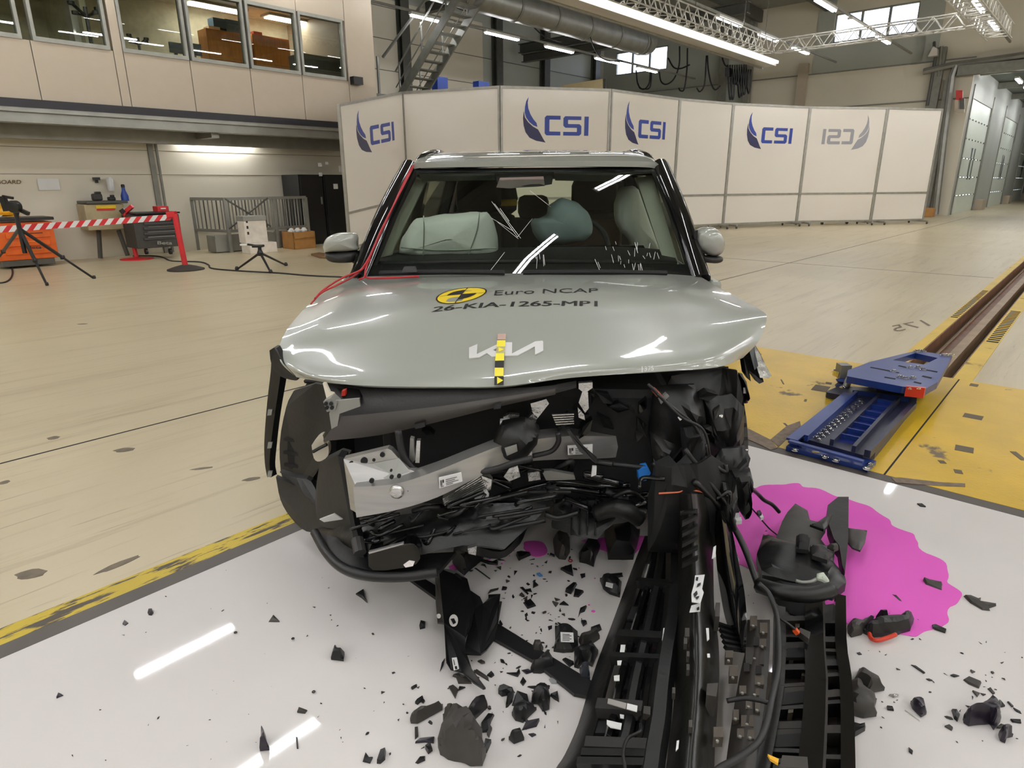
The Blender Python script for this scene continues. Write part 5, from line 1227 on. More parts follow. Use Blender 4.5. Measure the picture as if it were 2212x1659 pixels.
# --- loose pieces that can be told apart
piece_i = [0]
def piece(fn, pts, h, mat, label, name='plastic_shard', cat='debris'):
    piece_i[0] += 1
    return tag(chunk(pts, h, piece_i[0], fn=fn).build(name, mat, None, 30 if h > .032 else False), label, cat)
t = tag(B().prism([at(*p, .006) for p in ((876, 1250), (908, 1250), (1074, 1352), (1180, 1418), (1292, 1486), (1280, 1512), (1240, 1505), (1150, 1432), (1066, 1385))], (0, 0, .012)).build('long_strip', m_sh), 'long straight black plastic strip running diagonally across the white floor', 'strip')
gd = thing('splash_guard', at(*k1(380, 700), 0), 0, 'large torn black splash guard with pointed tail and round hole', 'guard')
def gpiece(pts, h, nm, mt, z=.02):
    P = [k1(*p) for p in pts]; Q = []
    b = B(); q = [at(u, v, z + h * (.5 + .5 * math.sin(i * 1.3))) for i, (u, v) in enumerate(P)]
    return b.prism(q, (0, 0, .006)).build(nm, mt, gd)
gpiece([(245, 380), (270, 340), (380, 350), (460, 410), (480, 500), (510, 600), (485, 720), (447, 800), (447, 880), (490, 1010), (582, 1135), (565, 1140), (500, 1098), (430, 1030), (350, 1010), (320, 960), (305, 705), (262, 700), (250, 560)], .05, 'guard_sheet', m_sh)
gpiece([(470, 480), (545, 530), (565, 575), (600, 540), (600, 515), (680, 510), (672, 560), (690, 560), (665, 700), (640, 810), (590, 880), (550, 912), (445, 908), (445, 850), (480, 720), (505, 610)], .03, 'guard_sheet', m_sh, .015)
for (a, b, ra, rb2) in ((369, 680, 30, 40), (270, 650, 14, 14)):
    B().prism([at(*k1(a + ra * math.cos(j * .45), b + rb2 * math.sin(j * .45)), .085) for j in range(14)], (0, 0, .002)).build('hole_edge', m_white, gd)
B().prism([at(*k1(*p), .088) for p in ((350, 672), (372, 668), (384, 694), (366, 704))], (0, 0, .003)).build('hole_clip', m_sh, gd)
B().prism([at(*k1(*p), .075) for p in ((357, 930), (390, 926), (405, 1000), (370, 1012))], (0, 0, .002)).build('part_label', m_label, gd)
for q in (((376, 985), (390, 982), (394, 1000), (380, 1003)), ((366, 940), (370, 939), (378, 975), (374, 976))):
    B().prism([at(*k1(*p), .0775) for p in q], (0, 0, .001)).build('label_print', m_ink, gd)
mdl = thing('control_unit', at(*k1(1110, 810), 0), 0, 'black control unit with a square white label on the floor', 'module')
chunk([(1042, 732), (1145, 735), (1192, 770), (1197, 860), (1160, 890), (1100, 896), (1033, 885), (1045, 830)], .05, 3, fn=k1).build('body', m_sh, mdl)
B().prism([at(*k1(*p), .056) for p in ((1079, 758), (1164, 762), (1168, 824), (1082, 822))], (0, 0, .002)).build('white_sticker', m_label, mdl)
for i in range(5):
    B().prism([at(*k1(*p), .0585) for p in ((1092, 768 + i * 10), (1140 + (i % 2) * 12, 770 + i * 10), (1140 + (i % 2) * 12, 773 + i * 10), (1092, 771 + i * 10))], (0, 0, .0006)).build('label_print', m_ink, mdl)
PL = [
 (k1, [(375, 220), (440, 208), (592, 215), (560, 280), (500, 330), (440, 382), (400, 350), (360, 300)], .09, m_sh, 'torn black bracket above the splash guard under the car'),
 (k1, [(545, 285), (640, 292), (665, 282), (662, 312), (600, 306)], .02, m_sh, 'black lever-shaped piece pointing right from the torn bracket'),
 (k1, [(505, 330), (515, 328), (615, 400), (608, 404)], .006, m_sh, 'thin black stick beside the torn bracket'),
 (k1, [(440, 145), (520, 150), (550, 180), (545, 220), (480, 222), (470, 205), (515, 185), (455, 165)], .03, M('white_torn_plastic', (200, 200, 196), .5), 'torn white plastic hook under the car'),
 (k1, [(265, 1520), (290, 1450), (322, 1412), (300, 1370), (345, 1345), (400, 1382), (500, 1410), (560, 1470), (550, 1560), (585, 1572), (560, 1655), (480, 1650), (440, 1632), (330, 1602), (280, 1570)], .13, m_sh2, 'large grey-brown broken lamp housing near the front edge of the floor'),
 (k1, [(420, 1375), (520, 1228), (590, 1235), (595, 1260), (520, 1330), (470, 1385)], .05, m_sh, 'black flat arm sticking out behind the grey-brown housing'),
 (k1, [(550, 1370), (600, 1295), (640, 1310), (620, 1350), (600, 1420), (560, 1425)], .03, m_sh, 'small black chip right of the grey-brown housing'),
 (k1, [(590, 1440), (615, 1390), (625, 1400), (605, 1460)], .02, m_sh2, 'grey sliver right of the grey-brown housing'),
 (k1, [(560, 1560), (580, 1490), (620, 1490), (590, 1560)], .03, m_sh, 'black flake touching the grey-brown housing'),
 (k1, [(80, 1350), (150, 1298), (200, 1300), (298, 1250), (295, 1275), (180, 1340), (130, 1368), (85, 1365)], .04, m_sh2, 'dark elongated fragment left of the grey-brown housing'),
 (k1, [(185, 1260), (208, 1250), (212, 1280), (190, 1282)], .02, m_sh, 'tiny black chip above the elongated fragment'),
 (k1, [(110, 1400), (132, 1385), (135, 1450), (112, 1470)], .02, m_sh2, 'curved black piece below the elongated fragment'),
 (k1, [(112, 1495), (140, 1472), (243, 1455), (238, 1495), (180, 1490)], .015, m_pur, 'violet-black wedge left of the grey-brown housing'),
 (k1, [(180, 1535), (215, 1510), (230, 1545), (200, 1568)], .03, m_sh, 'small black nut-shaped lump left of the housing'),
 (k1, [(112, 1625), (145, 1585), (180, 1578), (180, 1610), (130, 1632)], .015, m_sh, 'black forked shard at the lower edge left of the housing'),
 (k1, [(335, 1120), (365, 1108), (400, 1140), (380, 1200)], .012, m_sh2, 'grey teardrop shard below the splash guard'),
 (k1, [(85, 1130), (125, 1102), (125, 1120), (95, 1140)], .012, m_sh, 'small oval black shard left of the teardrop shard'),
 (k1, [(112, 1230), (125, 1205), (165, 1182), (170, 1200), (130, 1240)], .015, m_sh, 'black lens-shaped shard above the elongated fragment'),
 (k1, [(360, 1050), (400, 1035), (430, 1060), (480, 1060), (490, 1100), (400, 1100), (385, 1060)], .02, m_sh2, 'grey clip ring under the tail of the splash guard'),
 (k1, [(665, 1130), (700, 1125), (745, 1140), (770, 1150), (760, 1170), (690, 1185), (665, 1165)], .03, m_sh, 'black block fragment right of the splash guard tail'),
 (k1, [(715, 1260), (725, 1180), (770, 1168), (760, 1220), (730, 1255)], .03, m_sh, 'curved black fragment left of the four-sided plate'),
 (k1, [(755, 1245), (790, 1170), (860, 1175), (875, 1240), (850, 1258)], .025, m_sh, 'four-sided black plate in the debris cluster'),
 (k1, [(885, 1240), (890, 1190), (940, 1150), (1000, 1160), (1010, 1210), (1005, 1270), (960, 1285), (930, 1240)], .05, m_sh, 'spiky black fragment right of the four-sided plate'),
 (k1, [(1010, 1180), (1060, 1165), (1070, 1222), (1040, 1205)], .02, m_sh, 'black triangular flag shard near the bumper edge'),
 (k1, [(755, 1310), (770, 1275), (860, 1262), (920, 1275), (880, 1310), (830, 1360), (780, 1345)], .04, m_sh, 'big curved black shell fragment in the lower cluster'),
 (k1, [(820, 1410), (850, 1360), (940, 1345), (920, 1385)], .02, m_pur, 'violet-black blade under the curved shell fragment'),
 (k1, [(735, 1470), (760, 1445), (820, 1430), (838, 1475), (770, 1500)], .04, m_sh, 'small black box fragment below the curved shell'),
 (k1, [(865, 1435), (900, 1428), (918, 1440), (890, 1455)], .01, m_pur, 'violet leaf-shaped shard below the curved shell'),
 (k1, [(855, 1120), (1010, 1110), (1005, 1135), (920, 1138)], .012, m_pur, 'long thin violet-black shard beside the diagonal strip'),
 (k1, [(810, 1090), (830, 1060), (852, 1085), (830, 1115)], .012, m_sh, 'small black leaf shard left of the violet shard'),
 (k1, [(720, 1030), (790, 1035), (805, 1000), (812, 1030), (795, 1055)], .015, m_sh, 'black hooked shard below the diagonal strip'),
 (k1, [(590, 1045), (620, 1025), (640, 1045), (620, 1060)], .015, m_sh, 'small black ring piece right of the guard tail'),
 (k1, [(500, 1020), (520, 1000), (600, 1060), (605, 1085)], .01, m_sh2, 'grey strip fragment crossing the guard tail'),
 (k1, [(1030, 160), (1090, 148), (1138, 155), (1142, 225), (1112, 276), (1070, 270), (1040, 240)], .08, m_sh2, 'dark grey pump housing on the floor beneath the bumper beam'),
 (k1, [(1200, 250), (1245, 185), (1300, 165), (1342, 200), (1318, 250), (1300, 325), (1250, 300), (1205, 290)], .07, m_sh, 'jagged black clump right of the grey pump housing'),
 (k1, [(785, 245), (815, 235), (885, 245), (830, 268), (800, 280)], .03, m_sh, 'black pointed piece at the small pink puddle'),
 (k1, [(830, 560), (880, 545), (918, 582), (860, 602)], .02, m_sh, 'black four-pointed shard left of the control unit'),
 (k1, [(1070, 575), (1100, 548), (1135, 580)], .015, m_sh, 'black triangular shard above the control unit'),
 (k1, [(1080, 340), (1155, 315), (1165, 385), (1120, 365)], .03, m_sh, 'black star-shaped shard below the grey pump housing'),
 (k1, [(1110, 490), (1165, 435), (1190, 440), (1150, 505)], .03, m_sh, 'black curved bracket shard in the scattered middle'),
 (k1, [(1165, 520), (1175, 480), (1235, 490), (1200, 525)], .02, m_sh, 'black kite-shaped shard beside the curved bracket shard'),
 (k1, [(1195, 660), (1210, 600), (1255, 585), (1240, 620), (1212, 630)], .02, m_sh, 'black L-shaped shard above right of the control unit'),
 (k1, [(1215, 690), (1245, 685), (1255, 700), (1230, 720)], .02, m_sh, 'black round lump right above the control unit'),
 (k1, [(595, 505), (610, 475), (670, 462), (665, 475), (620, 490)], .012, m_sh2, 'dark arched shard above the splash guard right lobe'),
 (k1, [(810, 460), (830, 458), (868, 500), (860, 508)], .01, m_sh, 'narrow black blade shard in the scattered middle'),
 (k1, [(140, 710), (150, 690), (182, 695), (180, 730), (145, 738)], .02, m_sh, 'small black square lump left of the splash guard'),
 (k1, [(278, 1020), (290, 960), (312, 930), (300, 980)], .01, m_sh, 'slim black splinter left of the splash guard tail'),
 (k1, [(890, 860), (950, 855), (965, 875), (950, 900), (900, 895)], .04, m_sh2, 'dark grey clip lying on the diagonal strip'),
 (k1, [(880, 1010), (900, 970), (920, 990), (1000, 910), (1030, 950), (1040, 1000), (950, 1030), (900, 1030)], .05, m_sh, 'lump of black clips on the diagonal strip'),
 (k1, [(1090, 940), (1110, 930), (1170, 970), (1140, 990)], .02, m_sh, 'black curved shard under the control unit'),
 (k1, [(1205, 1010), (1270, 1015), (1275, 1080), (1215, 1075)], .05, M('slate_plastic', (50, 54, 62), .4), 'slate-grey plug box beside the grille frame'),
 (k1, [(1000, 1070), (1050, 1050), (1058, 1100), (1020, 1100)], .02, M('clear_shard', (170, 172, 172), .2, .2), 'clear plastic splinter on the diagonal strip'),
 (k1, [(1200, 820), (1260, 800), (1320, 770), (1340, 800), (1270, 850), (1220, 870)], .05, m_sh2, 'cylindrical grey-black motor right of the control unit'),
 (k1, [(1170, 900), (1290, 850), (1330, 900), (1290, 990), (1230, 960), (1200, 1000), (1170, 990)], .05, m_sh, 'tangle of black brackets under the motor'),
 (k1, [(1280, 740), (1340, 715), (1354, 740), (1320, 760)], .02, m_sh, 'black curled shard above the motor'),
 (k2, [(350, 265), (560, 258), (545, 330), (520, 412), (370, 416)], .1, m_sh, 'dark box-shaped duct under the car right of the clump'),
 (k2, [(355, 510), (455, 500), (460, 515), (380, 528)], .02, m_sh, 'flat black bar near the grille frame top'),
 (k2, [(320, 540), (380, 530), (450, 560), (440, 640), (380, 620), (340, 590)], .05, m_sh, 'black bracket with small white label by the grille frame'),
 (k3, [(1215, 575), (1250, 568), (1330, 600), (1328, 636), (1230, 600)], .03, m_sh2, 'dark tubular piece inside the right part of the puddle'),
 (k3, [(1035, 655), (1060, 660), (1105, 705), (1080, 695)], .006, m_sh, 'thin black blade in the pink puddle'),
 (k3, [(1450, 665), (1480, 660), (1530, 690), (1550, 680), (1545, 715), (1640, 722), (1600, 735), (1605, 750), (1560, 745), (1490, 705)], .025, m_sh2, 'grey feather-shaped fragment right of the pink puddle'),
 (k3, [(780, 880), (775, 850), (800, 815), (850, 830), (925, 790), (930, 800), (880, 860), (860, 890), (800, 905)], .04, m_sh2, 'grey-black winged fragment at the puddle edge'),
 (k3, [(1265, 835), (1285, 832), (1350, 868), (1345, 880), (1270, 855)], .02, m_sh, 'black strip chip at the lower puddle edge'),
 (k3, [(1180, 130), (1210, 132), (1232, 150), (1200, 146)], .01, m_sh, 'lone black chip near the far yellow plate edge'),
 (k3, [(1145, 1062), (1170, 1066), (1230, 1110), (1220, 1114)], .008, m_sh, 'thin dark splinter right of the ribbed support'),
 (k3, [(1232, 1145), (1250, 1143), (1272, 1155), (1250, 1156)], .006, m_sh2, 'small grey leaf below the thin dark splinter'),
 (k3, [(845, 1100), (880, 1130), (960, 1180), (992, 1212), (900, 1235), (850, 1190), (815, 1165)], .05, m_sh2, 'grey pentagon-shaped panel piece right of the ribbed support'),
 (k3, [(770, 1200), (850, 1190), (880, 1240), (945, 1280), (930, 1330), (945, 1365), (870, 1375), (790, 1350), (760, 1290)], .06, m_sh2, 'dark folded sheet under the pentagon-shaped piece'),
 (k3, [(770, 1405), (800, 1410), (850, 1430), (885, 1420), (880, 1445), (820, 1480), (780, 1460)], .03, m_sh, 'black ragged chunk below the folded sheet'),
 (k3, [(775, 1590), (800, 1600), (825, 1620), (800, 1630)], .02, m_sh, 'black chip by the end of the ribbed support'),
 (k3, [(1142, 1285), (1165, 1275), (1220, 1282), (1235, 1350), (1205, 1368), (1155, 1320)], .035, m_pur, 'violet-black cup fragment on the right floor'),
 (k3, [(1110, 1325), (1140, 1335), (1210, 1385), (1200, 1390)], .006, M('white_sliver', (205, 203, 198), .4), 'white sliver under the violet cup fragment'),
 (k3, [(1005, 1305), (1040, 1308), (1048, 1330), (1010, 1325)], .015, m_sh, 'small black rectangle left of the violet cup fragment'),
 (k3, [(1015, 1240), (1045, 1235), (1075, 1243), (1050, 1255)], .015, m_foil, 'small shiny metal bit on the right floor'),
 (k3, [(1448, 1150), (1480, 1138), (1555, 1165), (1540, 1200), (1480, 1175)], .015, m_sh2, 'grey boot-shaped shard on the right floor'),
 (k3, [(1500, 1215), (1545, 1228), (1530, 1250)], .01, m_sh2, 'grey triangle below the boot-shaped shard'),
 (k3, [(1588, 1200), (1605, 1198), (1632, 1230), (1620, 1235)], .01, m_sh2, 'grey drop-shaped shard right of the boot-shaped shard'),
 (k3, [(1445, 1380), (1460, 1370), (1520, 1355), (1580, 1312), (1610, 1318), (1660, 1362), (1640, 1380), (1662, 1395), (1625, 1440), (1600, 1405), (1480, 1420), (1450, 1400)], .07, m_pur, 'large black angled pipe fragment at the right edge of the floor'),
 (k3, [(1640, 1430), (1665, 1410), (1705, 1420), (1660, 1432)], .02, m_sh2, 'grey fin beside the angled pipe fragment'),
 (k3, [(1650, 1470), (1690, 1452), (1735, 1480), (1700, 1490), (1690, 1520), (1660, 1505)], .04, m_pur, 'violet-black winged lump below the angled pipe fragment'),
 (k3, [(1380, 1325), (1410, 1325), (1430, 1350), (1415, 1392), (1395, 1375)], .02, m_sh, 'dark tongue-shaped shard left of the angled pipe fragment'),
 (k3, [(1340, 1420), (1365, 1415), (1390, 1432), (1382, 1445)], .012, m_sh2, 'half-round grey shard on the right floor'),
 (k3, [(1655, 1270), (1668, 1275), (1690, 1305), (1665, 1310)], .012, m_sh, 'black arrow shard above the angled pipe fragment'),
 (k3, [(1702, 1278), (1715, 1276), (1742, 1305), (1730, 1308)], .01, m_sh, 'black teardrop right above the angled pipe fragment'),
 (k3, [(1720, 1380), (1780, 1385), (1785, 1402), (1735, 1396)], .01, m_sh, 'black comb-shaped piece at the right edge'),
 (k4, [(1425, 648), (1452, 612), (1485, 648)], .02, m_sh2, 'grey triangle lying alone on the left white floor'),
 (k4, [(1888, 502), (1930, 475), (1938, 520), (1950, 548), (1920, 522)], .02, m_sh, 'black triangle with a tail near the valance'),
 (k4, [(1758, 850), (1770, 800), (1785, 785), (1800, 815), (1830, 820), (1825, 858)], .035, m_sh, 'black two-lobed lump on the left white floor'),
 (k4, [(1578, 1130), (1585, 1100), (1633, 1118), (1620, 1135)], .015, m_sh2, 'grey quarter-round chip beside the lamp reflection'),
 (k4, [(1380, 1335), (1395, 1300), (1388, 1270), (1400, 1255), (1415, 1275), (1420, 1305), (1432, 1330)], .05, m_pur, 'violet-black upright clip in the front left lamp reflection'),
 (k4, [(1570, 1258), (1580, 1258), (1584, 1322), (1576, 1322)], .008, m_sh, 'slim black stick right of the upright clip'),
 (k4, [(2000, 1400), (2020, 1340), (2050, 1335), (2045, 1380), (2020, 1402)], .03, m_sh, 'black wedge block at the lower edge'),
 (k4, [(1925, 1390), (1940, 1345), (1960, 1375), (1980, 1370), (1965, 1400)], .02, m_sh, 'black forked chip left of the wedge block'),
 (k4, [(783, 600), (790, 585), (808, 585), (815, 600), (805, 614), (790, 612)], .02, m_pur, 'round violet-black cap on the far left white floor'),
 (k4, [(650, 660), (660, 640), (672, 645), (682, 655), (665, 668)], .012, m_pur, 'violet-black twin clip left of the round cap'),
 (k4, [(300, 1055), (310, 1025), (325, 1035), (338, 1038), (315, 1048)], .012, m_pur, 'three-armed violet-black clip on the far left floor'),
]
for fn, pts, h, mat, lb in PL: piece(fn, pts, h, mat, lb)
hl = thing('lamp_fragment', at(*k3(1010, 850), 0), 0, 'black lamp fragment with red rim at the lower puddle edge', 'lamp fragment')
chunk([(870, 880), (900, 840), (960, 825), (1060, 822), (1100, 790), (1160, 820), (1140, 870), (1050, 895), (920, 905)], .06, 91, fn=k3).build('shell', m_sh, hl)
tube3([(905, 880, .02), (915, 905, .02), (950, 920, .02), (1010, 905, .02), (1060, 885, .025)], .007, M('red_lamp_rim', (206, 60, 36), .3), hl, 'red_rim')
chunk([(940, 800), (1000, 795), (1015, 815), (970, 825)], .05, 92, fn=k3).build('upper_tab', m_sh, hl)
tag(B().prism([at(*k1(*p), .006) for p in ((920, 372), (940, 368), (960, 385), (940, 388))], (0, 0, .006)).build('blue_chip', M('light_blue_chip', (80, 140, 200), .5)), 'tiny light blue chip among the black shards', 'debris')
tag(B().prism([at(*k2(*p), .062) for p in ((358, 550), (400, 560), (396, 584), (354, 572))], (0, 0, .003)).build('small_label', m_label), 'small white label on the black bracket by the grille frame', 'label')
for (a, b, s) in ((1250, 703, 14), (1555, 735, 13), (1665, 1018, 14)):
    u, v = k4(a, b); p = at(u, v, .008)
    nt_ = B(Matrix.Translation(p)).tube([(math.cos(j / 8 * 2 * pi) * s * .00028, math.sin(j / 8 * 2 * pi) * s * .00028, 0) for j in range(9)], .0018, 5, smooth=False)
    tag(nt_.build('washer', m_sh), {1250: 'square black nut at the end of the left lamp reflection', 1555: 'small black washer right of the square nut', 1665: 'small black washer above the lower lamp reflection'}[a], 'washer')
# --- small shards nobody could name: individual copies of a few broken shapes
protos = []
rs = random.Random(8)
for k in range(14):
    n = rs.choice((3, 4, 4, 5, 6)); el = rs.uniform(.25, .9)
    pts = [(math.cos(j / n * 2 * pi + rs.uniform(-.4, .4)) * rs.uniform(.6, 1.2), math.sin(j / n * 2 * pi + rs.uniform(-.3, .3)) * el * rs.uniform(.6, 1.2)) for j in range(n)]
    b = B(); h = rs.uniform(.15, .5)
    vs = [V((x, y, 0)) for x, y in pts] + [V((x * .9, y * .85, h * rs.uniform(.3, 1))) for x, y in pts]
    b.add(vs, [list(range(n))[::-1], [n + j for j in range(n)]] + [[j, (j + 1) % n, n + (j + 1) % n, n + j] for j in range(n)])
    me = b.build('plastic_chip', [m_sh, m_sh2, m_sh, m_pur][k % 4], origin=(0, 0, 0))
    protos.append(me)
spots = [(*k4(a, b), s * .4069 / 2) for a, b, s in ((655, 717, 14), (775, 703, 8), (880, 512, 12), (1182, 588, 14), (1120, 578, 9), (1632, 722, 14), (1792, 668, 15), (1670, 570, 20), (1980, 712, 28), (1418, 548, 9), (1755, 612, 12), (1760, 637, 9), (1745, 467, 12), (1705, 1080, 14), (1690, 1150, 12), (2090, 917, 22), (530, 1115, 12), (840, 1157, 20), (787, 1195, 11), (1113, 1168, 12), (995, 1304, 10), (385, 1358, 18), (560, 1381, 8), (1204, 1283, 8), (1240, 962, 6), (1128, 1010, 7), (1150, 1030, 7), (1320, 1137, 6), (2030, 1023, 24), (1935, 1000, 12), (2140, 1085, 12), (2160, 1130, 16), (2040, 1075, 12), (1950, 1240, 28), (1810, 1262, 16), (1805, 1220, 10), (2070, 1350, 20), (2115, 1168, 14), (2195, 990, 26), (1200, 373, 8), (1710, 412, 6), (1405, 816, 7), (1360, 1287, 7), (1120, 1376, 7), (1350, 1376, 7), (1890, 840, 5), (1820, 1285, 8), (1985, 1120, 6), (1440, 990, 5), (2168, 830, 10))]
for _ in range(165):
    while True:
        u, v = rs.gauss(1120, 105), rs.gauss(1340, 130)
        if 890 < u < 1300 and 1175 < v < 1640 and not (u > 1330 - (v - 1100) * .22) and not (930 < u < 1080 and 1240 < v < 1420): break
    spots.append((u, v, min(13, 1.8 + abs(rs.gauss(0, 4.0)))))
for _ in range(46):
    u, v = rs.uniform(1840, 2205), rs.gauss(1500, 95)
    if 1380 < v < 1650: spots.append((u, v, min(9, 1.6 + abs(rs.gauss(0, 2.6)))))
for a, b, s in ((900, 980, 8), (965, 985, 9), (1000, 1005, 15), (745, 942, 12), (1185, 800, 14), (1240, 810, 6), (1025, 770, 20), (880, 740, 18), (925, 742, 12), (280, 270, 14), (310, 290, 20), (220, 600, 6), (205, 660, 10), (235, 705, 8), (1690, 990, 8), (1790, 1020, 14), (1580, 1155, 12)):
    u, v = k3(a, b); spots.append((u, v, s * .3731 * .6))
used = set()
for i, (u, v, s) in enumerate(spots):
    k = rs.randrange(14)
    o = protos[k] if k not in used else clone(protos[k])
    used.add(k)
    p = at(u, v, .005)
    sc = s / FPX * (p - CAM).length * 1.05
    o.location = p; o.scale = (sc, sc, sc); o.rotation_euler = (rs.uniform(-.2, .2), rs.uniform(-.2, .2), rs.uniform(0, 6.28))
    tag(o, 'small black plastic chip scattered on the white floor', 'shard', 'small plastic chips around the crashed car')
for k in range(14):
    if k not in used: bpy.data.objects.remove(protos[k])
# ================================================================ BACKGROUND OBJECTS
from mathutils.geometry import tessellate_polygon
m_pan = M('white_partition_sheet', (226, 220, 210), .14, var=.01, scale=.6)
m_prof = M('aluminium_profile', (158, 156, 148), .4, .5)
m_lblue = M('logo_blue', (38, 62, 150), .4, var=.02)
m_lnavy = M('logo_navy', (34, 34, 78), .4, var=.02)
m_lgrey = M('logo_showing_through', (150, 150, 156), .5, var=.02)
ZP = 3.7
bd = [V((*(lambda p: (p.x, p.y))(at(u, v, ZP)), 0)) for u, v in [(730, 225), (868, 198), (1080, 185), (1320, 192), (1468, 212), (1584, 222), (1750, 230), (1918, 232), (2037, 235)]]
_q = at(730, 225, 2.95); bd[0] = V((_q.x, _q.y, 0))
logos = {0: 1, 2: 1, 3: 1, 5: 1, 6: -1}
lbls = ['leftmost white partition panel, blue three-letter logo, in front of the mezzanine', 'plain white partition panel between the two leftmost logo panels', 'white partition panel with blue logo straight above the car roof', 'white partition panel with blue logo above the right end of the car roof', 'plain white partition panel right of the car roof', 'white partition panel with blue logo right of the plain one', 'white partition panel with mirrored grey logo showing through', 'rightmost plain white partition panel next to the door lane']
SW1 = [(1378, 690), (1362, 720), (1354, 760), (1352, 800), (1362, 835), (1385, 868), (1412, 890), (1438, 900), (1432, 872), (1410, 845), (1390, 810), (1376, 770), (1372, 730)]
SW2 = [(1345, 790), (1341, 840), (1345, 890), (1358, 940), (1385, 978), (1430, 1000), (1495, 1012), (1478, 985), (1460, 950), (1442, 918), (1408, 898), (1376, 868), (1354, 835)]
LET = [[(1500, 818), (1596, 818), (1596, 846), (1522, 846), (1520, 850), (1520, 928), (1522, 932), (1596, 932), (1596, 960), (1500, 960), (1488, 946), (1488, 832)],
       [(1628, 820), (1740, 820), (1740, 846), (1650, 846), (1648, 850), (1648, 872), (1650, 876), (1728, 876), (1742, 890), (1742, 946), (1728, 960), (1616, 960), (1616, 933), (1708, 933), (1711, 930), (1711, 906), (1708, 903), (1630, 903), (1616, 889), (1616, 834)],
       [(1762, 820), (1792, 820), (1792, 960), (1762, 960)]]
for i in range(8):
    a, b = bd[i], bd[i + 1]
    d = (b - a); Lw = d.length; d.normalize(); nrm = V((d.y, -d.x, 0))       # towards the viewer
    o = thing('partition_panel', (a + b) / 2, math.atan2(d.y, d.x), lbls[i], 'partition', 'white partition panels in a curved row')
    PM = Matrix(((d.x, -nrm.x, 0, a.x), (d.y, -nrm.y, 0, a.y), (0, 0, 1, 0), (0, 0, 0, 1)))
    class Slope(B):
        "the leftmost panel is lower at its outer end"
        def add(self, vs, fs):
            return B.add(self, [V((p[0], p[1], p[2] * (.797 + .203 * p[0] / Lw))) for p in vs], fs)
    f = (lambda: Slope(PM)) if i == 0 else (lambda: B(PM))
    f().box(.05, Lw - .05, -.012, .012, 1.06, ZP - .05).build('upper_sheet', m_pan, o)
    f().box(.05, Lw - .05, -.012, .012, .16, 1.0).build('lower_sheet', m_pan, o)
    for x in (.0, Lw - .055): f().box(x, x + .055, -.03, .03, .1, ZP).build('frame_post', m_prof, o)
    for z in (.1, 1.0, ZP - .06): f().box(.055, Lw - .055, -.028, .028, z, z + .06).build('frame_rail', m_prof, o)
    for x in (.25, Lw - .2):
        ft = f().box(x - .025, x + .025, -.4, .4, .07, .12).build('foot', m_prof, o)
        for y in (-.38, .38):
            f().lathe((x, y, .035), [(.02, -.015), (.035, -.012), (.035, .012), (.02, .015)], 12, 'X').box(x - .02, x + .02, y - .02, y + .02, .04, .08).build('caster', m_dsteel, ft)
    if i in logos:
        s = logos[i]; k = .6 * Lw / 452
        def lg(p):
            x = .2 * Lw + (p[0] - 1341) * k
            if s < 0: x = Lw - x
            return (x, -.014, 3.46 - (p[1] - 690) * 1.06 / 322)
        for poly, mt in [(SW1, m_lblue), (SW2, m_lnavy)] + [(q, m_lblue) for q in LET]:
            f().prism([lg(p) for p in poly], (0, -.003, 0)).build('logo', mt if s > 0 else m_lgrey, o)
yj = thing('pallet_truck', at(1840, 493, 0) + V((0, 1.2, 0)), HA, 'yellow pallet truck partly hidden under the right partition panels', 'pallet truck')
p0 = at(1812, 490, 0); p1 = at(1868, 488, 0)
B().bar(p0 + V((0, 1.2, .12)), p1 + V((0, 1.2, .12)), .2, .06).build('fork', M('pallet_truck_yellow', (220, 170, 40), .4), yj)
for q in (p0, p1): B().lathe(q + V((0, 1.2, .05)), [(.05, -.03), (.05, .03)], 10, 'X').build('wheel', m_dsteel, yj)
# ---- stairs to the roof walkway
st_ = thing('steel_stairs', hall(14.4, 16, 4.2), HA, 'grey steel staircase with open treads behind the partition panels', 'stairs')
for i in range(14):
    n = 17.2 - i * .25; z = 4.06 + .05 + i * .212
    o = B(HM).box(14.0, 14.8, n - .14, n + .14, z - .03, z).build('tread', m_greyp, st_)
for t in (13.96, 14.8):
    B(HM).bar((t, 17.5, 3.8), (t, 13.7, 7.02), .05, .26).build('stringer', m_greyp, st_)
    B(HM).tube([(t, 17.4, 4.75), (t, 13.7, 7.9)], .025, 8).tube([(t, 17.4, 4.3), (t, 13.7, 7.45)], .018, 8).build('hand_rail', m_steel, st_)
    for k in range(4):
        n = 17.2 - k * 1.1; z = 4.1 + (17.2 - n) / .25 * .212
        B(HM).bar((t, n, z), (t, n, z + .9), .04).build('rail_post', m_steel, st_)
pf = thing('walkway_platform', hall(13.6, 18.6, 4.1), HA, 'small grey steel landing with cross-braced railing left of the stairs', 'platform')
B(HM).box(12.9, 15.2, 17.3, 19.5, 3.95, 4.05).build('deck', m_greyp, pf)
for a, b in (((13.0, 17.4, 4.05), (13.0, 17.4, 5.1)), ((13.0, 19.2, 4.05), (13.0, 19.2, 6.6)), ((14.0, 19.2, 4.05), (14.0, 19.2, 5.1)), ((13.0, 17.4, 5.1), (13.0, 19.2, 6.6)), ((13.0, 17.4, 4.6), (13.0, 19.2, 6.0)), ((13.0, 17.4, 6.4), (13.0, 19.2, 4.4)), ((13.5, 17.4, 5.1), (14.0, 15.2, 6.9)), ((13.3, 17.4, 4.05), (13.3, 17.4, 5.1))):
    B(HM).bar(a, b, .06).build('rail_bar', m_steel, pf)
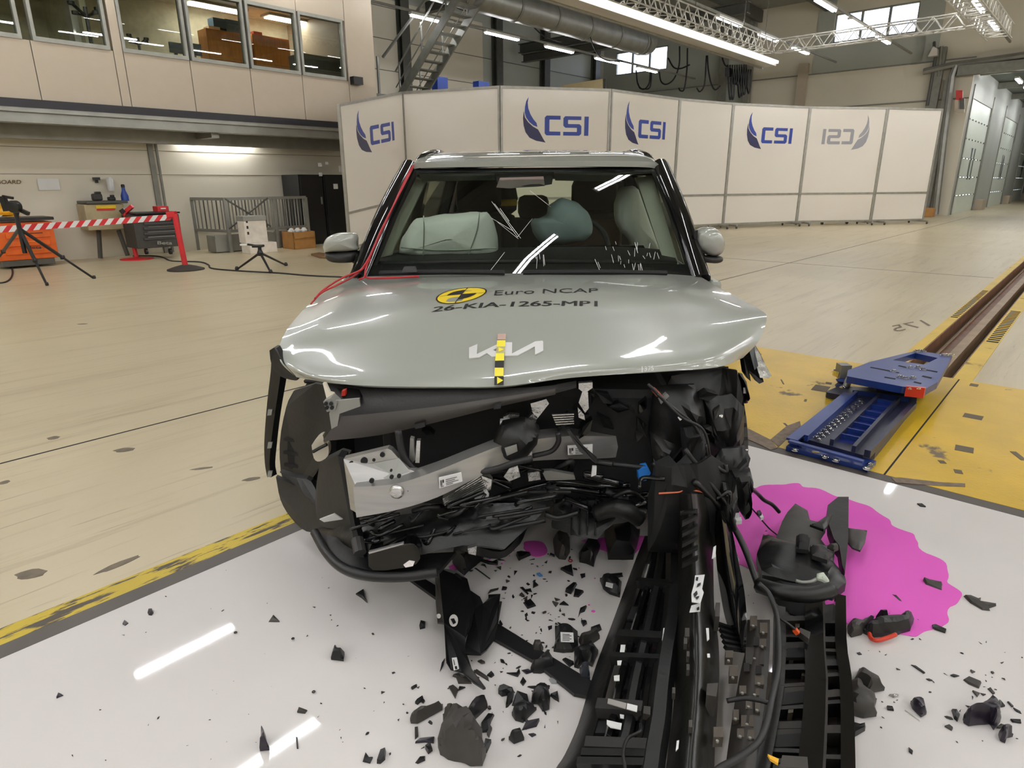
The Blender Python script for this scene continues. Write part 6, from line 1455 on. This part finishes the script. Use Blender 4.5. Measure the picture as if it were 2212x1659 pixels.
for i, (u0, u1, v0, v1, n) in enumerate([(947, 967, 168, 192, 17.5), (1035, 1057, 178, 186, 18)]):
    simple('blue_cabinet', ['blue box standing behind the second partition panel', 'low blue box edge behind the partition near the dark column'][i], 'box', M('blue_paint', (28, 66, 156), .4), pbox(B(HM), u0, u1, v0, v1 + 40, n, .3))
simple('wooden_board', 'pale plywood board rising behind the middle partition panel', 'board', M('plywood', (226, 206, 160), .6, var=.06, stretch=(1, 1, 8)), B().prism([onT(1212, 190, 27), onT(1303, 240, 27), onT(1302, 170, 27), onT(1214, 184, 27)], HM @ V((.06, 0, 0))))
simple('board_post', 'dark post at the right end of the plywood board', 'post', m_dsteel, B().prism([onT(1303, 240, 27), onT(1308, 240, 27), onT(1308, 170, 27), onT(1303, 170, 27)], HM @ V((.06, 0, 0))))
# ---- duct, hoses, hanging cables
dk = thing('air_duct', hall(16, 15.6, 6.6), HA, 'thick round grey air duct running under the roof beside the stairs', 'duct')
for k in range(6):
    B(HM).tube([(13.4 + k * 1.9, 15.3, 6.75), (15.24 + k * 1.9, 15.3, 6.75)], .42, 20, smooth=False).build('duct_section', m_steel, dk, 40)
    B(HM).tube([(15.22 + k * 1.9, 15.3, 6.75), (15.32 + k * 1.9, 15.3, 6.75)], .44, 20, smooth=False).build('duct_collar', m_greyp, dk, 40)
B(HM).tube([(24.9, 15.3, 6.75), (25.6, 15.5, 6.85), (26.4, 15.9, 7.1)], [.42, .4], 20).build('duct_bend', m_greyp, dk, 40)
cr_ = thing('crane_beam', hall(26, 20, 7.4), HA, 'grey crane beam crossing below the duct behind the partitions', 'beam')
B(HM).box(25.9, 26.2, 16.4, 22.6, 7.0, 7.03).box(25.9, 26.2, 16.4, 22.6, 7.32, 7.35).build('flange', m_dsteel, cr_)
B(HM).box(26.04, 26.06, 16.4, 22.6, 7.03, 7.32).build('web', m_dsteel, cr_)
def hang(pts, T, r_, label):
    return tag(B().tube([onT(u, v, T) for u, v in pts], r_, 6).build('hanging_cable', m_wire, None, True), label, 'cable')
hang([(1113, 0), (1130, 25), (1150, 55), (1175, 78), (1200, 88), (1215, 92)], 19, .022, 'black cable drooping from the truss in front of the duct')
hang([(970, 5), (1000, 22), (1050, 25), (1090, 12), (1110, 2)], 19, .022, 'black cable sagging across the top of the stairs')
hang([(1270, 48), (1275, 80), (1290, 115), (1310, 130), (1345, 132)], 21, .022, 'black cable drooping left of the small window')
hang([(1160, 20), (1185, 42), (1220, 58), (1240, 50)], 20, .03, 'thick black hose looping under the truss')
for i, pts in enumerate([[(1378, 180), (1382, 190), (1390, 192), (1404, 188), (1408, 150)], [(1374, 152), (1378, 182), (1390, 193), (1402, 180), (1405, 150)], [(1443, 125), (1455, 145), (1470, 148), (1490, 140)], [(1424, 155), (1428, 176), (1440, 182), (1456, 170), (1467, 140), (1468, 100)], [(1466, 190), (1470, 196), (1478, 192), (1484, 150), (1485, 104)], [(1528, 120), (1530, 150), (1536, 180), (1545, 194), (1556, 185)], [(1505, 190), (1512, 198), (1522, 180), (1526, 120)], [(1560, 125), (1566, 140), (1574, 145)]]):
    hang(pts, 30, .035, 'black cable loop hanging by the small window, number %s from the left' % ['one', 'two', 'three', 'four', 'five', 'six', 'seven', 'eight'][i])
bn = thing('cable_bundle', onT(1590, 215, 30), HA, 'dense bundle of black cable loops hanging below the truss corner', 'cables')
random.seed(2)
for k in range(9):
    u = 1572 + k * 5; v1 = random.uniform(180, 214)
    B().tube([onT(u, 140, 30), onT(u + 1, 170, 30 + k * .05), onT(u + 4, v1, 30), onT(u + 8, v1 - 8, 30), onT(u + 10, 150, 30)], .035, 6).build('cable_loop', m_wire, bn, True)
B().prism([onT(1566, 146, 29.8), onT(1576, 146, 29.8), onT(1576, 165, 29.8), onT(1566, 165, 29.8)], HM @ V((.2, 0, 0))).build('hook_block', m_wire, bn)
# ---- lighting trusses
m_tr = M('truss_aluminium', (190, 188, 180), .4, .35)
def truss(name, label, A, Bp, w_, h_, step, r_=.02):
    "box truss between two points (hall coordinates of its lower centre line)"
    A, Bp = V(A), V(Bp); d = (Bp - A); Ln = d.length; d.normalize(); s = d.cross(V((0, 0, 1))).normalized() * (w_ / 2); u = V((0, 0, h_))
    o = thing(name, HM @ A, HA, label, 'truss')
    for q in (s, -s, s + u, u - s):
        B(HM).tube([A + q, Bp + q], r_, 8, smooth=False).build('chord', m_tr, o)
    n = int(Ln / step)
    for k in range(n):
        a, b = A + d * (k * step), A + d * ((k + .5) * step); c = A + d * ((k + 1) * step)
        for q in (s, -s):
            B(HM).bar(a + q, b + q + u, r_ * 1.1).bar(b + q + u, c + q, r_ * 1.1).build('lattice_bar', m_tr, o)
        B(HM).bar(a + s, b - s, r_).bar(b - s, c + s, r_).build('lattice_bar', m_tr, o)
    return o
ta = truss('lattice_truss', 'long silvery lattice truss running towards the far corner', (9.5, 8.9, 5.25), (22.0, 8.9, 5.25), .36, .36, .5)
tb_ = truss('lattice_truss', 'silvery lattice truss in front of the big right window', (21.85, 8.7, 5.22), (21.85, 3.5, 5.22), .34, .34, .5)
tc_ = truss('lattice_truss', 'wide lattice truss in the top right corner above the doors', (17.5, 3.45, 5.4), (25.4, 3.4, 5.4), .6, .35, .5)
bm_ = thing('light_beam', hall(15, 9.6, 5.1), HA, 'long pale light bar with wide metal profile beneath the truss', 'light bar')
B(HM).box(9.0, 23.6, 9.25, 9.68, 5.12, 5.2).build('profile', m_white, bm_)
B(HM).box(9.0, 23.6, 9.68, 9.73, 5.07, 5.26).build('profile_edge', m_prof, bm_)
B(HM).box(9.2, 23.4, 9.1, 9.22, 5.16, 5.24).build('lit_band', emit('lit_band_glow', (255, 248, 236), 3), bm_)  # emission paints the strong light falling on this band
for t in (11, 14, 17, 20, 21.6):
    B(HM).tube([(t, 8.9, 5.6), (t, 8.9, 8.2)], .012, 5).build('hanger', m_dsteel, ta)
# ---- left side: barrier posts and tape
m_redp = M('red_post_paint', (206, 40, 48), .4)
G1, G2 = at(402, 583), at(296, 560)
ps = thing('barrier_post', G1, 0, 'red barrier post on a black rubber base holding the striped tape', 'post')
D1 = G1.y
B().tube([G1 + V((0, 0, .02)), deep(377, 462, D1)], .045, 12).build('post', m_redp, ps)
B().lathe(G1, [(.3, 0), (.3, .02), (.18, .06), (.06, .09)], 24).build('base', M('rubber_base', (52, 46, 42), .7), ps, 40)
B().bar(deep(362, 464, D1), deep(380, 462, D1), .09, .09).build('tape_head', m_redp, ps)
ps2 = thing('barrier_post', G2, 0, 'red barrier post with slanted arm beside the wall desk', 'post')
D2 = G2.y
B().tube([G2 + V((0, 0, .02)), deep(268, 452, D2)], .04, 10).build('post', m_redp, ps2)
B().lathe(G2, [(.3, 0), (.3, .015), (.1, .03), (.05, .05)], 24).build('base', m_redp, ps2, 40)
B().bar(deep(266, 462, D2), deep(286, 445, D2), .07).build('arm', m_redp, ps2)
B().bar(deep(264, 452, D2), deep(270, 460, D2), .1).build('tape_head', m_sh, ps2)
tp = B()
A_, B_ = deep(372, 469, D1), deep(-60, 500, D1 - 1.2)
tp.mat = 0; NS = 34
hh = V((0, 0, .048))
for k in range(NS):
    a = A_ + (B_ - A_) * (k / NS); b = A_ + (B_ - A_) * ((k + 1) / NS); sl = (B_ - A_) * (.5 / NS)
    tp.mat = k % 2
    tp.prism([a - hh + sl, b - hh + sl, b + hh - sl, a + hh - sl], (0, .003, 0))
simple('barrier_tape', 'red and white striped barrier tape stretched from the red post', 'tape', [m_redp, m_label], tp)
# tripod with camera
tr = thing('camera_tripod', at(60, 600), 0, 'tall black tripod with camera in front of the orange trolley', 'tripod')
top = deep(42, 494, at(100, 617).y)
for q in (at(102, 617), at(204, 602), at(-16, 575)):
    mid = top + (q - top) * .55
    lg_ = B().tube([top, mid], .025, 8).tube([mid, q], .017, 8).build('leg', m_blk, tr)
    B().lathe(mid, [(.03, -.03), (.036, 0), (.03, .03)], 10).build('leg_clamp', m_blk, lg_)
    B().lathe(q, [(.02, 0), (.025, .02), (.018, .05)], 10).build('rubber_foot', m_blk, lg_)
B().tube([top - V((0, 0, .35)), top + V((0, 0, .25))], .03, 8).build('centre_column', m_blk, tr)
hd = deep(38, 446, top.y)
B().tube([top + V((0, 0, .2)), hd], .035, 8).build('camera_head', m_blk, tr)
B().lathe(hd - V((0, .06, 0)), [(.05, -.05), (.085, -.04), (.085, .04), (.04, .06)], 18, 'Y').build('camera_lens', m_blk, tr, 40)
B().bar(deep(5, 424, top.y), deep(16, 456, top.y), .07).build('camera_body', m_blk, tr)
B().bar(deep(6, 424, top.y), deep(28, 428, top.y), .035).build('arm', m_blk, tr)
B().bar(deep(40, 452, top.y), deep(62, 462, top.y), .05).build('pan_handle', m_blk, tr)
# orange trolley against the wall
m_orange = M('orange_trolley_paint', (216, 96, 24), .4)
ot = thing('tool_trolley', onN(62, 575, 14.3), HA, 'orange tool trolley with yellow things on top, behind the tripod', 'trolley')
def hb_(u0, u1, v0, v1, n, dn, mat, name, par, c=.012):
    a = HI @ onN(u0, v1, n); b = HI @ onN(u1, v0, n)
    return B(HM).cbox(min(a.x, b.x), max(a.x, b.x), n, n + dn, max(min(a.z, b.z), 0.0), max(a.z, b.z), min(c, abs(b.x - a.x) * .3, abs(b.z - a.z) * .3, dn * .3)).build(name, mat, par)
hb_(0, 112, 478, 565, 14.3, .6, m_orange, 'body', ot)
hb_(-2, 116, 468, 479, 14.25, .68, m_sh, 'top_tray', ot)
hb_(6, 118, 556, 578, 14.32, .55, m_dsteel, 'base', ot)
for k in range(4):
    dr = hb_(14, 108, 482 + k * 18, 498 + k * 18, 14.27, .03, m_orange, 'drawer', ot, .004)
    hb_(56, 92, 484 + k * 18, 487 + k * 18, 14.25, .02, M('trolley_yellow', (226, 160, 40), .4) if k in (2, 3) else m_sh, 'handle', dr, .003)
def wtext(s, u0, u1, v0, v1, n, mat, par, name='lettering'):
    tv, tf = text_geo(s, .02)
    return B().add(quadmap(tv, onN(u0, v1, n), onN(u1, v1, n), onN(u1, v0, n), onN(u0, v0, n)), tf).build(name, mat, par, fix=False)
wtext('Beta', 60, 90, 531, 537, 14.24, m_sh, ot)
for k, (u, v, r_) in enumerate([(8, 458, .16), (24, 462, .12)]):
    p = onN(u, v + 5, 14.55)
    hm_ = thing('yellow_helmet', p, HA, ['larger yellow helmet on the orange trolley', 'smaller yellow helmet on the orange trolley right of the larger'][k], 'helmet')
    B().lathe(p, [(r_, 0), (r_ * .98, r_ * .4), (r_ * .75, r_ * .85), (r_ * .3, r_ * 1.05), (.01, r_ * 1.08)], 18).build('shell', M('helmet_yellow', (232, 170, 30), .35), hm_, True)
    B().lathe(p - V((0, 0, .005)), [(r_ * 1.12, 0), (r_ * 1.12, .012), (r_ * .9, .014)], 18).build('brim', MATS['helmet_yellow'], hm_)
simple('wall_notice', 'pale paper notice on the beige wall above the orange trolley', 'notice', m_label, pbox(B(HM), 85, 126, 386, 411, 15.17, .01))
sgn = thing('wall_lettering', onN(22, 396, 15.19), HA, 'faded brown capital letters on the beige wall at the left edge', 'lettering')
wtext('BOARD', -6, 46, 389, 397, 15.18, M('faded_brown', (112, 92, 66), .7), sgn, 'letters')
# wall desk
dk_ = thing('wall_desk', onN(230, 560, 14.7), HA, 'beige standing desk with yellow and red sticker against the wall', 'desk')
hb_(192, 266, 440, 498, 14.6, .5, M('desk_beige', (172, 158, 124), .5), 'body', dk_)
hb_(187, 276, 433, 441, 14.55, .6, m_dsteel, 'desk_top', dk_)
hb_(208, 250, 443, 451, 14.58, .02, M('sticker_yellow', (226, 190, 40), .5), 'yellow_sticker', dk_, .002)
hb_(210, 248, 450, 455, 14.58, .02, m_redp, 'red_sticker', dk_, .002)
for u in (213, 256): B().bar(onN(u, 497, 14.8), onN(u + 4, 558, 14.8) if u < 250 else onN(u + 20, 552, 14.8), .06).build('leg', m_dsteel, dk_)
for k, (u0, u1, v0, v1, mt, lb) in enumerate([(203, 221, 414, 434, m_sh2, 'dark grey bag standing on the wall desk'), (237, 250, 421, 434, m_brn, 'small brown power tool on the wall desk')]):
    o = thing('desk_tool', onN((u0 + u1) / 2, v1, 14.8), HA, lb, 'tool')
    hb_(u0, u1, v0 + 4, v1, 14.75, .15, mt, 'body', o, .03)
    hb_(u0 + 3, u1 - 3, v0, v0 + 5, 14.78, .08, m_sh, 'handle', o, .01)
o = thing('blue_bottle', onN(271, 434, 14.8), HA, 'blue spray bottle on the right end of the wall desk', 'bottle')
p = onN(271, 434, 14.8)
B().lathe(p, [(.07, 0), (.07, .1), (.035, .2), (.03, .26)], 14).build('body', MATS['blue_paint'], o, 40)
B().lathe(p + V((0, 0, .26)), [(.035, 0), (.035, .05), (.02, .06)], 10).build('cap', m_sh, o)
o = thing('paper_roll_holder', onN(239, 398, 15.0), HA, 'white roll hanging on a hook on the wall above the desk', 'roll')
B().lathe(onN(241, 412, 15.05), [(.05, 0), (.06, .05), (.06, .22), (.03, .26)], 12).build('roll', m_label, o, 40)
B().tube([onN(239, 388, 15.1), onN(239, 394, 15.1)], .012).build('hook', m_steel, o)
simple('wall_bracket', 'small black bracket on the wall above the grey bag', 'bracket', m_blk, pbox(B(HM), 205, 216, 383, 389, 15.05, .14).add(*(lambda q: (q.v, q.f))(pbox(B(), 208, 212, 389, 395, 15.12, .07))))
# black trolley
bt_ = thing('tool_trolley', onN(342, 545, 13.9), HA, 'black drawer trolley with a red case on top, behind the red post', 'trolley')
hb_(298, 386, 462, 538, 13.9, .6, m_sh2, 'body', bt_)
hb_(293, 389, 457, 464, 13.86, .68, m_sh, 'top_tray', bt_)
for k in range(5):
    dr = hb_(312, 384, 466 + k * 11, 475 + k * 11, 13.87, .03, M('drawer_grey', (62, 62, 64), .4), 'drawer', bt_, .004)
    hb_(320, 378, 466 + k * 11, 468 + k * 11, 13.85, .02, m_steel if k > 1 else m_sh, 'handle', dr, .002)
wtext('Beta', 340, 372, 521, 528, 13.83, m_steel, bt_)
for u in (316, 368): B(HM).lathe(HI @ onN(u, 543, 14.0) , [(.03, -.02), (.06, -.02), (.06, .02), (.03, .02)], 12, 'X').build('wheel', m_sh, bt_)
o = thing('red_case', onN(353, 458, 14.1), HA, 'small red case on the black trolley', 'case')
hb_(341, 364, 445, 458, 14.1, .25, m_redp, 'body', o)
hb_(348, 358, 449, 452, 14.07, .03, m_label, 'label', o, .002)
# railing cage
cg = thing('steel_cage', hall(7.5, 14.3, 0), HA, 'galvanised steel railing cage with vertical bars by the wall', 'cage')
F0, F1, Z1 = HI @ at(500, 545), HI @ at(690, 532), 1.42
F0 = V((F0.x, F0.y, 0)); F1 = V((F1.x, F0.y + .15, 0)); S0 = HI @ at(428, 540); S0 = V((S0.x, S0.y, 0))
zt = (HI @ onN(484, 430, F0.y)).z
UP = V((0, 0, zt))
# everything in hall coordinates
for a in (F0, F1, S0, F0 + (F1 - F0) * .58):
    B(HM).bar(a, a + UP, .07).build('post', m_steel, cg)
for a, b in ((F0, F1), (S0, F0)):
    B(HM).bar(a + UP, b + UP, .07, .06).build('top_rail', m_steel, cg)
    B(HM).bar(a + V((0, 0, .45)), b + V((0, 0, .45)), .06).build('middle_rail', m_steel, cg)
    n = 26 if a is F0 else 8
    for k in range(1, n):
        q = a + (b - a) * (k / n)
        B(HM).bar(q + V((0, 0, .45)), q + UP, .022).build('vertical_bar', m_greyp if k % 3 else m_dsteel, cg)
mid_ = F0 + (F1 - F0) * .5
B(HM).bar(F0 + V((0, -.03, zt)), mid_ + V((0, -.03, .5)), .03).build('brace', m_dsteel, cg)
B(HM).bar(F0 + V((0, -.03, .5)), mid_ + V((0, -.03, zt)), .03).build('brace', m_dsteel, cg)
for (a, b) in ((F0 + V((-.3, .05, 0)), F0 + V((.7, .05, 0))), (mid_ + V((.1, .05, 0)), mid_ + V((.7, .05, 0)))):
    B(HM).box(a.x, b.x, a.y, a.y + .4, 0.02, .36).box(a.x, b.x, a.y - .02, a.y, .3, .38).build('trough', m_steel, cg)
o = thing('white_carton', at(556, 545), HA, 'tall white carton with grey top band in front of the steel cage', 'carton')
q = HI @ at(556, 547); hgt = (HI @ onN(556, 466, q.y)).z
B(HM).cbox(q.x - .22, q.x + .28, q.y, q.y + .3, .22, hgt - .1, .01).build('body', M('white_card', (224, 216, 204), .7), o)
B(HM).cbox(q.x - .23, q.x + .29, q.y - .01, q.y + .31, hgt - .1, hgt, .01).build('grey_band', m_sh2 if False else m_frame, o)
B(HM).cbox(q.x - .2, q.x + .42, q.y - .1, q.y + .28, .0, .22, .01).build('lower_box', MATS['white_card'], o)
for k in range(3): B(HM).box(q.x - .17, q.x - .13, q.y - .004, q.y + .01, .4 + k * .12, .46 + k * .12).build('mark', m_ink, o)
o = thing('cardboard_box', at(660, 537), HA, 'open brown cardboard box full of scraps right of the cage', 'box')
q = HI @ at(660, 537)
B(HM).box(q.x - .28, q.x + .28, q.y, q.y + .02, 0, .38).box(q.x - .28, q.x + .28, q.y + .48, q.y + .5, 0, .38).box(q.x - .28, q.x - .26, q.y, q.y + .5, 0, .38).box(q.x + .26, q.x + .28, q.y, q.y + .5, 0, .38).build('side_walls', M('cardboard', (176, 128, 72), .8, var=.1), o)
B(HM).bar((q.x - .28, q.y - .06, .3), (q.x + .2, q.y - .06, .32), .02, .12).build('flap', MATS['cardboard'], o)
for k in range(6):
    B(HM).lathe((q.x - .2 + k * .08, q.y + .2 + (k % 2) * .1, .3), [(.02, 0), (.07, .04), (.08, .1), (.03, .16)], 7).build('scrap', MATS['cardboard'] if k % 2 else m_label, o)
# dark lockers
lx = [(HI @ onN(u, 450, 14.35)).x for u in (650, 703, 762)]
for i, (t0, t1) in enumerate(((lx[0], lx[1] - .01), (lx[1] + .01, lx[2]))):
    ztop = (HI @ onN(660, 377, 14.35)).z
    lk = thing('locker', hall((t0 + t1) / 2, 14.7, 0), HA, ['black steel locker, left of the pair beside the cage', 'black steel locker with white labels, right of the pair beside the partition'][i], 'locker')
    B(HM).cbox(t0, t1, 14.35, 15.1, 0.0, ztop, .01).build('body', m_blk, lk)
    dd = B(HM).cbox(t0 + .03, t1 - .03, 14.32, 14.35, .08, ztop - .04, .008).build('door', m_blk, lk)
    B(HM).box(t1 - .12, t1 - .09, 14.29, 14.32, .95, 1.12).build('handle', m_steel, dd)
    for (x, z, w_, h_) in ((.55, 1.82, .1, .08), (.75, 1.87, .08, .06), (.55, 1.6, .09, .08)) if i == 0 else ((.45, 1.7, .1, .14), (.7, 1.55, .14, .1), (.25, 1.3, .12, .12)):
        B(HM).box(t0 + x, t0 + x + w_, 14.31, 14.32, z, z + h_).build('label', m_label, dd)
o = thing('yellow_stand', at(728, 508), HA, 'yellow post with white sign in front of the black lockers', 'stand')
p = at(728, 510); D = p.y
B().bar(p, deep(719, 430, D), .09).build('post', M('stand_yellow', (222, 190, 40), .4), o)
slab([(711, 426, D - .04), (727, 426, D - .04), (729, 452, D - .04), (713, 452, D - .04)], .02).build('sign', m_label, o)
slab([(725, 432, D - .06), (737, 434, D - .06), (736, 438, D - .06), (724, 437, D - .06)], .03).build('orange_tip', m_orange, o)
B().lathe(p, [(.16, 0), (.16, .03), (.05, .05)], 16).build('base', m_sh, o)
# low tripod
lt_ = thing('low_tripod', at(565, 588), 0, 'small black tripod with flat camera head on the floor left of the car', 'tripod')
Dt = at(565, 588).y
tp_ = deep(562, 546, Dt)
for q in (at(512, 583), at(585, 590), at(618, 574)):
    lg_ = B().tube([tp_, q + V((0, 0, .01))], [.022, .016], 8).build('leg', m_blk, lt_)
    B().lathe(q, [(.03, 0), (.035, .025), (.02, .06)], 10).build('rubber_foot', m_blk, lg_)
B().lathe(tp_, [(.04, -.05), (.05, 0), (.03, .05), (.03, .09)], 12).build('hub', m_blk, lt_)
B().cbox(tp_.x - .1, tp_.x + .06, tp_.y - .08, tp_.y + .08, tp_.z + .09, tp_.z + .13, .01).build('camera_plate', m_blk, lt_)
B().bar(deep(535, 528, Dt), deep(556, 531, Dt), .03).build('pan_handle', m_blk, lt_)
B().bar(deep(519, 529, Dt), deep(534, 528, Dt), .03).build('white_grip', m_label, lt_)
tag(B().tube([at(u, v, .008) for u, v in [(288, 553), (330, 553), (352, 556), (372, 564), (430, 566), (450, 572), (458, 580), (510, 585), (600, 590), (660, 595), (720, 598), (790, 600), (840, 600)]], .016, 6).build('floor_cable', m_wire, None, True), 'black cable winding over the floor from the trolley to the car', 'cable')
tag(B().tube([at(u, v, .008) for u, v in [(-20, 612), (10, 610), (24, 600), (27, 585), (20, 570)]], .014, 6).build('floor_cable', m_wire, None, True), 'black cable curling on the floor at the left edge', 'cable')
simple('wooden_plank', 'short brown plank on the floor left of the left car mirror', 'plank', M('brown_wood', (120, 88, 56), .6), B().prism([at(u, v, 0) for u, v in [(672, 552), (690, 549), (740, 556), (735, 561), (690, 558)]], (0, 0, .04)))
# red cables along the left pillar of the car
for i, pts in enumerate([[(890, 360, 3.62), (872, 395, 3.5), (838, 470, 3.3), (808, 535, 3.12), (792, 575, 2.98), (787, 598, 2.9), (775, 604, 2.88)], [(896, 352, 3.7), (884, 378, 3.52), (852, 440, 3.36), (822, 500, 3.2), (795, 560, 3.0), (770, 592, 2.95), (730, 615, 2.86), (695, 632, 2.79), (672, 656, 2.68)], [(800, 560, 3.02), (780, 583, 2.96), (740, 600, 2.9), (700, 625, 2.82), (680, 645, 2.72)]]):
    tag(B().tube([deep(u, v, D - .02) for u, v, D in pts], .0042, 6).build('red_cable', m_red, None, True), ['red cable taped down the left windscreen pillar', 'red cable running from the roof over the left wing', 'short red cable across the left corner of the hood'][i], 'cable')
tag(B().tube([deep(u, v, D) for u, v, D in [(790, 598, 2.92), (800, 601, 2.86), (850, 600, 2.83), (905, 597, 2.86)]], .005, 6).build('red_cable', m_red, None, True), 'red cable end lying along the rear edge of the hood', 'cable')
# ---- blue sled and tow plate on the track
m_bl = M('blue_machine_paint', (30, 54, 122), .3, var=.12, scale=8)
m_bd = M('blue_dark_worn', (36, 40, 64), .4, var=.3, scale=14)
def c8(a, b): return (1560 + a * .3014, 560 + b * .3014)
def p8(a, b, z): return at(*c8(a, b), z)
sl = thing('track_sled', hall(5.2, .85, 0), HA, 'blue steel sled plate with bolts sitting on the track end', 'sled')
zt_ = .19
outer = [(900, 795), (1060, 735), (1390, 655), (1650, 690), (1545, 880), (1455, 930), (1290, 912), (895, 838)]
inner = [(1225, 722), (1385, 672), (1545, 708), (1450, 755)]
O3 = [p8(a, b, zt_) for a, b in outer]; I3 = [p8(a, b, zt_) for a, b in inner]
tri = tessellate_polygon([O3, I3]); al = O3 + I3; nn = len(al); dn = V((0, 0, -.045))
b = B().add(al + [p + dn for p in al], [list(t) for t in tri] + [[i + nn for i in t[::-1]] for t in tri] + [[i, (i + 1) % 8, nn + (i + 1) % 8, nn + i] for i in range(8)] + [[8 + i, 8 + (i + 1) % 4, nn + 8 + (i + 1) % 4, nn + 8 + i] for i in range(4)])
b.build('top_plate', m_bl, sl)
for q in (((1060, 777), (1066, 772), (1205, 798), (1200, 804)), ((1260, 765), (1268, 760), (1320, 772), (1315, 778)), ((1455, 795), (1460, 790), (1545, 805), (1540, 812)), ((1160, 848), (1168, 842), (1245, 856), (1238, 862)), ((1430, 840), (1440, 834), (1505, 848), (1498, 856)), ((1370, 882), (1378, 876), (1430, 888), (1424, 896)), ((1200, 806), (1206, 800), (1270, 812), (1265, 816))):
    B().prism([p8(a, b_, zt_) for a, b_ in q], (0, 0, .0015)).build('slot', m_dark, sl)
def bolt(p, r_, par, nm='bolt'):
    return B().lathe(p, [(r_ * 1.5, 0), (r_ * 1.5, r_ * .25), (r_, r_ * .3), (r_, r_ * .9), (r_ * .6, r_)], 10).build(nm, m_chrome, par, 30)
for a, b_ in ((1392, 662), (1418, 660), (1444, 666), (1586, 690), (1612, 690), (1645, 692), (1348, 780), (1402, 776), (1438, 792), (1275, 846), (1312, 856), (1366, 852), (1228, 806)):
    bolt(p8(a, b_, zt_), .015, sl)
B().bar(p8(830, 800, .12), p8(905, 800, .12), .08, .1).build('side_block', m_steel, sl)
B().lathe(p8(840, 815, .1), [(.02, -.03), (.045, -.02), (.045, .02), (.02, .03)], 14).build('roller', m_chrome, sl, 40)
B().prism([p8(a, b_, .03) for a, b_ in ((1100, 960), (1310, 985), (1440, 990), (1500, 930), (1290, 915), (1000, 880))], (0, 0, .08)).build('carriage', m_dsteel, sl)
B().prism([p8(1305, 982, .135), p8(1440, 996, .135), p8(1440, 996, .135) + HM @ V((.025, 0, 0)), p8(1305, 982, .135) + HM @ V((.025, 0, 0))], (0, 0, .065)).build('red_stop', M('red_stop', (206, 48, 36), .3), sl)
for a in (1345, 1410): bolt(p8(a, 930, .2), .008, sl)
for s in (0, 1):
    q0, q1 = p8(1000 + s * 250, 750 - s * 60, .0), p8(1010 + s * 250, 752 - s * 60, .0)
B().tube([p8(900, 900, .03), p8(905, 860, .1), p8(880, 920, .05)], .02, 8).build('hook', m_steel, sl, True)
lw = thing('tow_plate', hall(4.0, .9, 0), HA, 'worn blue ribbed steel plate with a row of bolts in front of the sled', 'plate')
zb = .05
B().prism([p8(a, b_, .012) for a, b_ in ((740, 985), (830, 945), (1120, 960), (1330, 992), (1388, 1030), (1385, 1060), (1090, 1432), (1000, 1452), (480, 1300), (850, 1012), (745, 992))], (0, 0, zb - .012)).build('base_plate', m_bd, lw)
def rib(a0, b0, a1, b1, w_, h_, mat, nm='rib'):
    return B().bar(p8(a0, b0, zb + h_ / 2), p8(a1, b1, zb + h_ / 2), w_, h_).build(nm, mat, lw)
rib(960, 962, 600, 1282, .02, .035, m_bl); rib(1122, 985, 785, 1312, .02, .035, m_bd); rib(1262, 1008, 942, 1360, .02, .035, m_bd); rib(1372, 1045, 1040, 1395, .03, .04, m_bd)
rib(935, 950, 1340, 1005, .025, .03, m_bl); rib(480, 1302, 1010, 1450, .03, .012, m_bl)
rib(905, 965, 500, 1296, .06, .012, m_bl)
for k in range(7):
    f = (k + .5) / 7
    a0, b0, a1, b1 = 1122 - 300 * f, 990 + 295 * f, 1245 - 285 * f, 1015 + 300 * f
    rib(a0, b0, a1, b1, .008, .03, m_bl, 'cross_rib')
    B().prism([p8(a0 - 8, b0 + 10, zb), p8(a1 - 6, b1 + 8, zb), p8(a1 - 30, b1 + 34, zb), p8(a0 - 34, b0 + 36, zb)], (0, 0, .002)).build('blue_field', M('deep_blue', (26, 38, 110), .35), lw)
for k in range(12):
    f = k / 11
    bolt(p8(985 - 310 * f, 1015 + 265 * f, zb), .013, lw, 'roller_bolt'); bolt(p8(1003 - 310 * f, 1030 + 268 * f, zb), .01, lw, 'roller_bolt')
B().prism([p8(a, b_, zb) for a, b_ in ((1060, 1340), (1090, 1305), (1098, 1310), (1052, 1388), (1040, 1390))], (0, 0, .003)).build('chalk_mark', m_label, lw)
B().prism([p8(a, b_, .007) for a, b_ in ((455, 1370), (500, 1330), (1100, 1475), (1040, 1530), (1000, 1515))], (0, 0, .025)).build('front_strip', m_bl, lw)
for a, b_ in ((522, 1370), (560, 1342), (735, 1420), (815, 1445), (1058, 1475), (1036, 1503)): bolt(p8(a, b_, .032), .013, lw)
B().prism([p8(a, b_, .032) for a, b_ in ((640, 1375), (690, 1378), (700, 1388), (650, 1386))], (0, 0, .001)).build('paint_smear', m_yel, lw)
for a, b_ in ((780, 890), (800, 905)):
    pass
bx = thing('pulley', p8(860, 925, 0), HA, 'small steel pulley between the sled and the tow plate', 'pulley')
B().lathe(p8(860, 925, .01), [(.04, 0), (.05, .02), (.035, .04), (.05, .06), (.02, .07)], 14).build('wheel', m_bl, bx, 40)
bolt(p8(860, 920, .08), .012, bx)
# box and bag by the portal post
simple('wood_block', 'small brown wooden block at the foot of the portal post', 'block', MATS['cardboard'], B(HM).cbox(31.6, 32.1, 5.3, 5.7, 0, .35, .02))
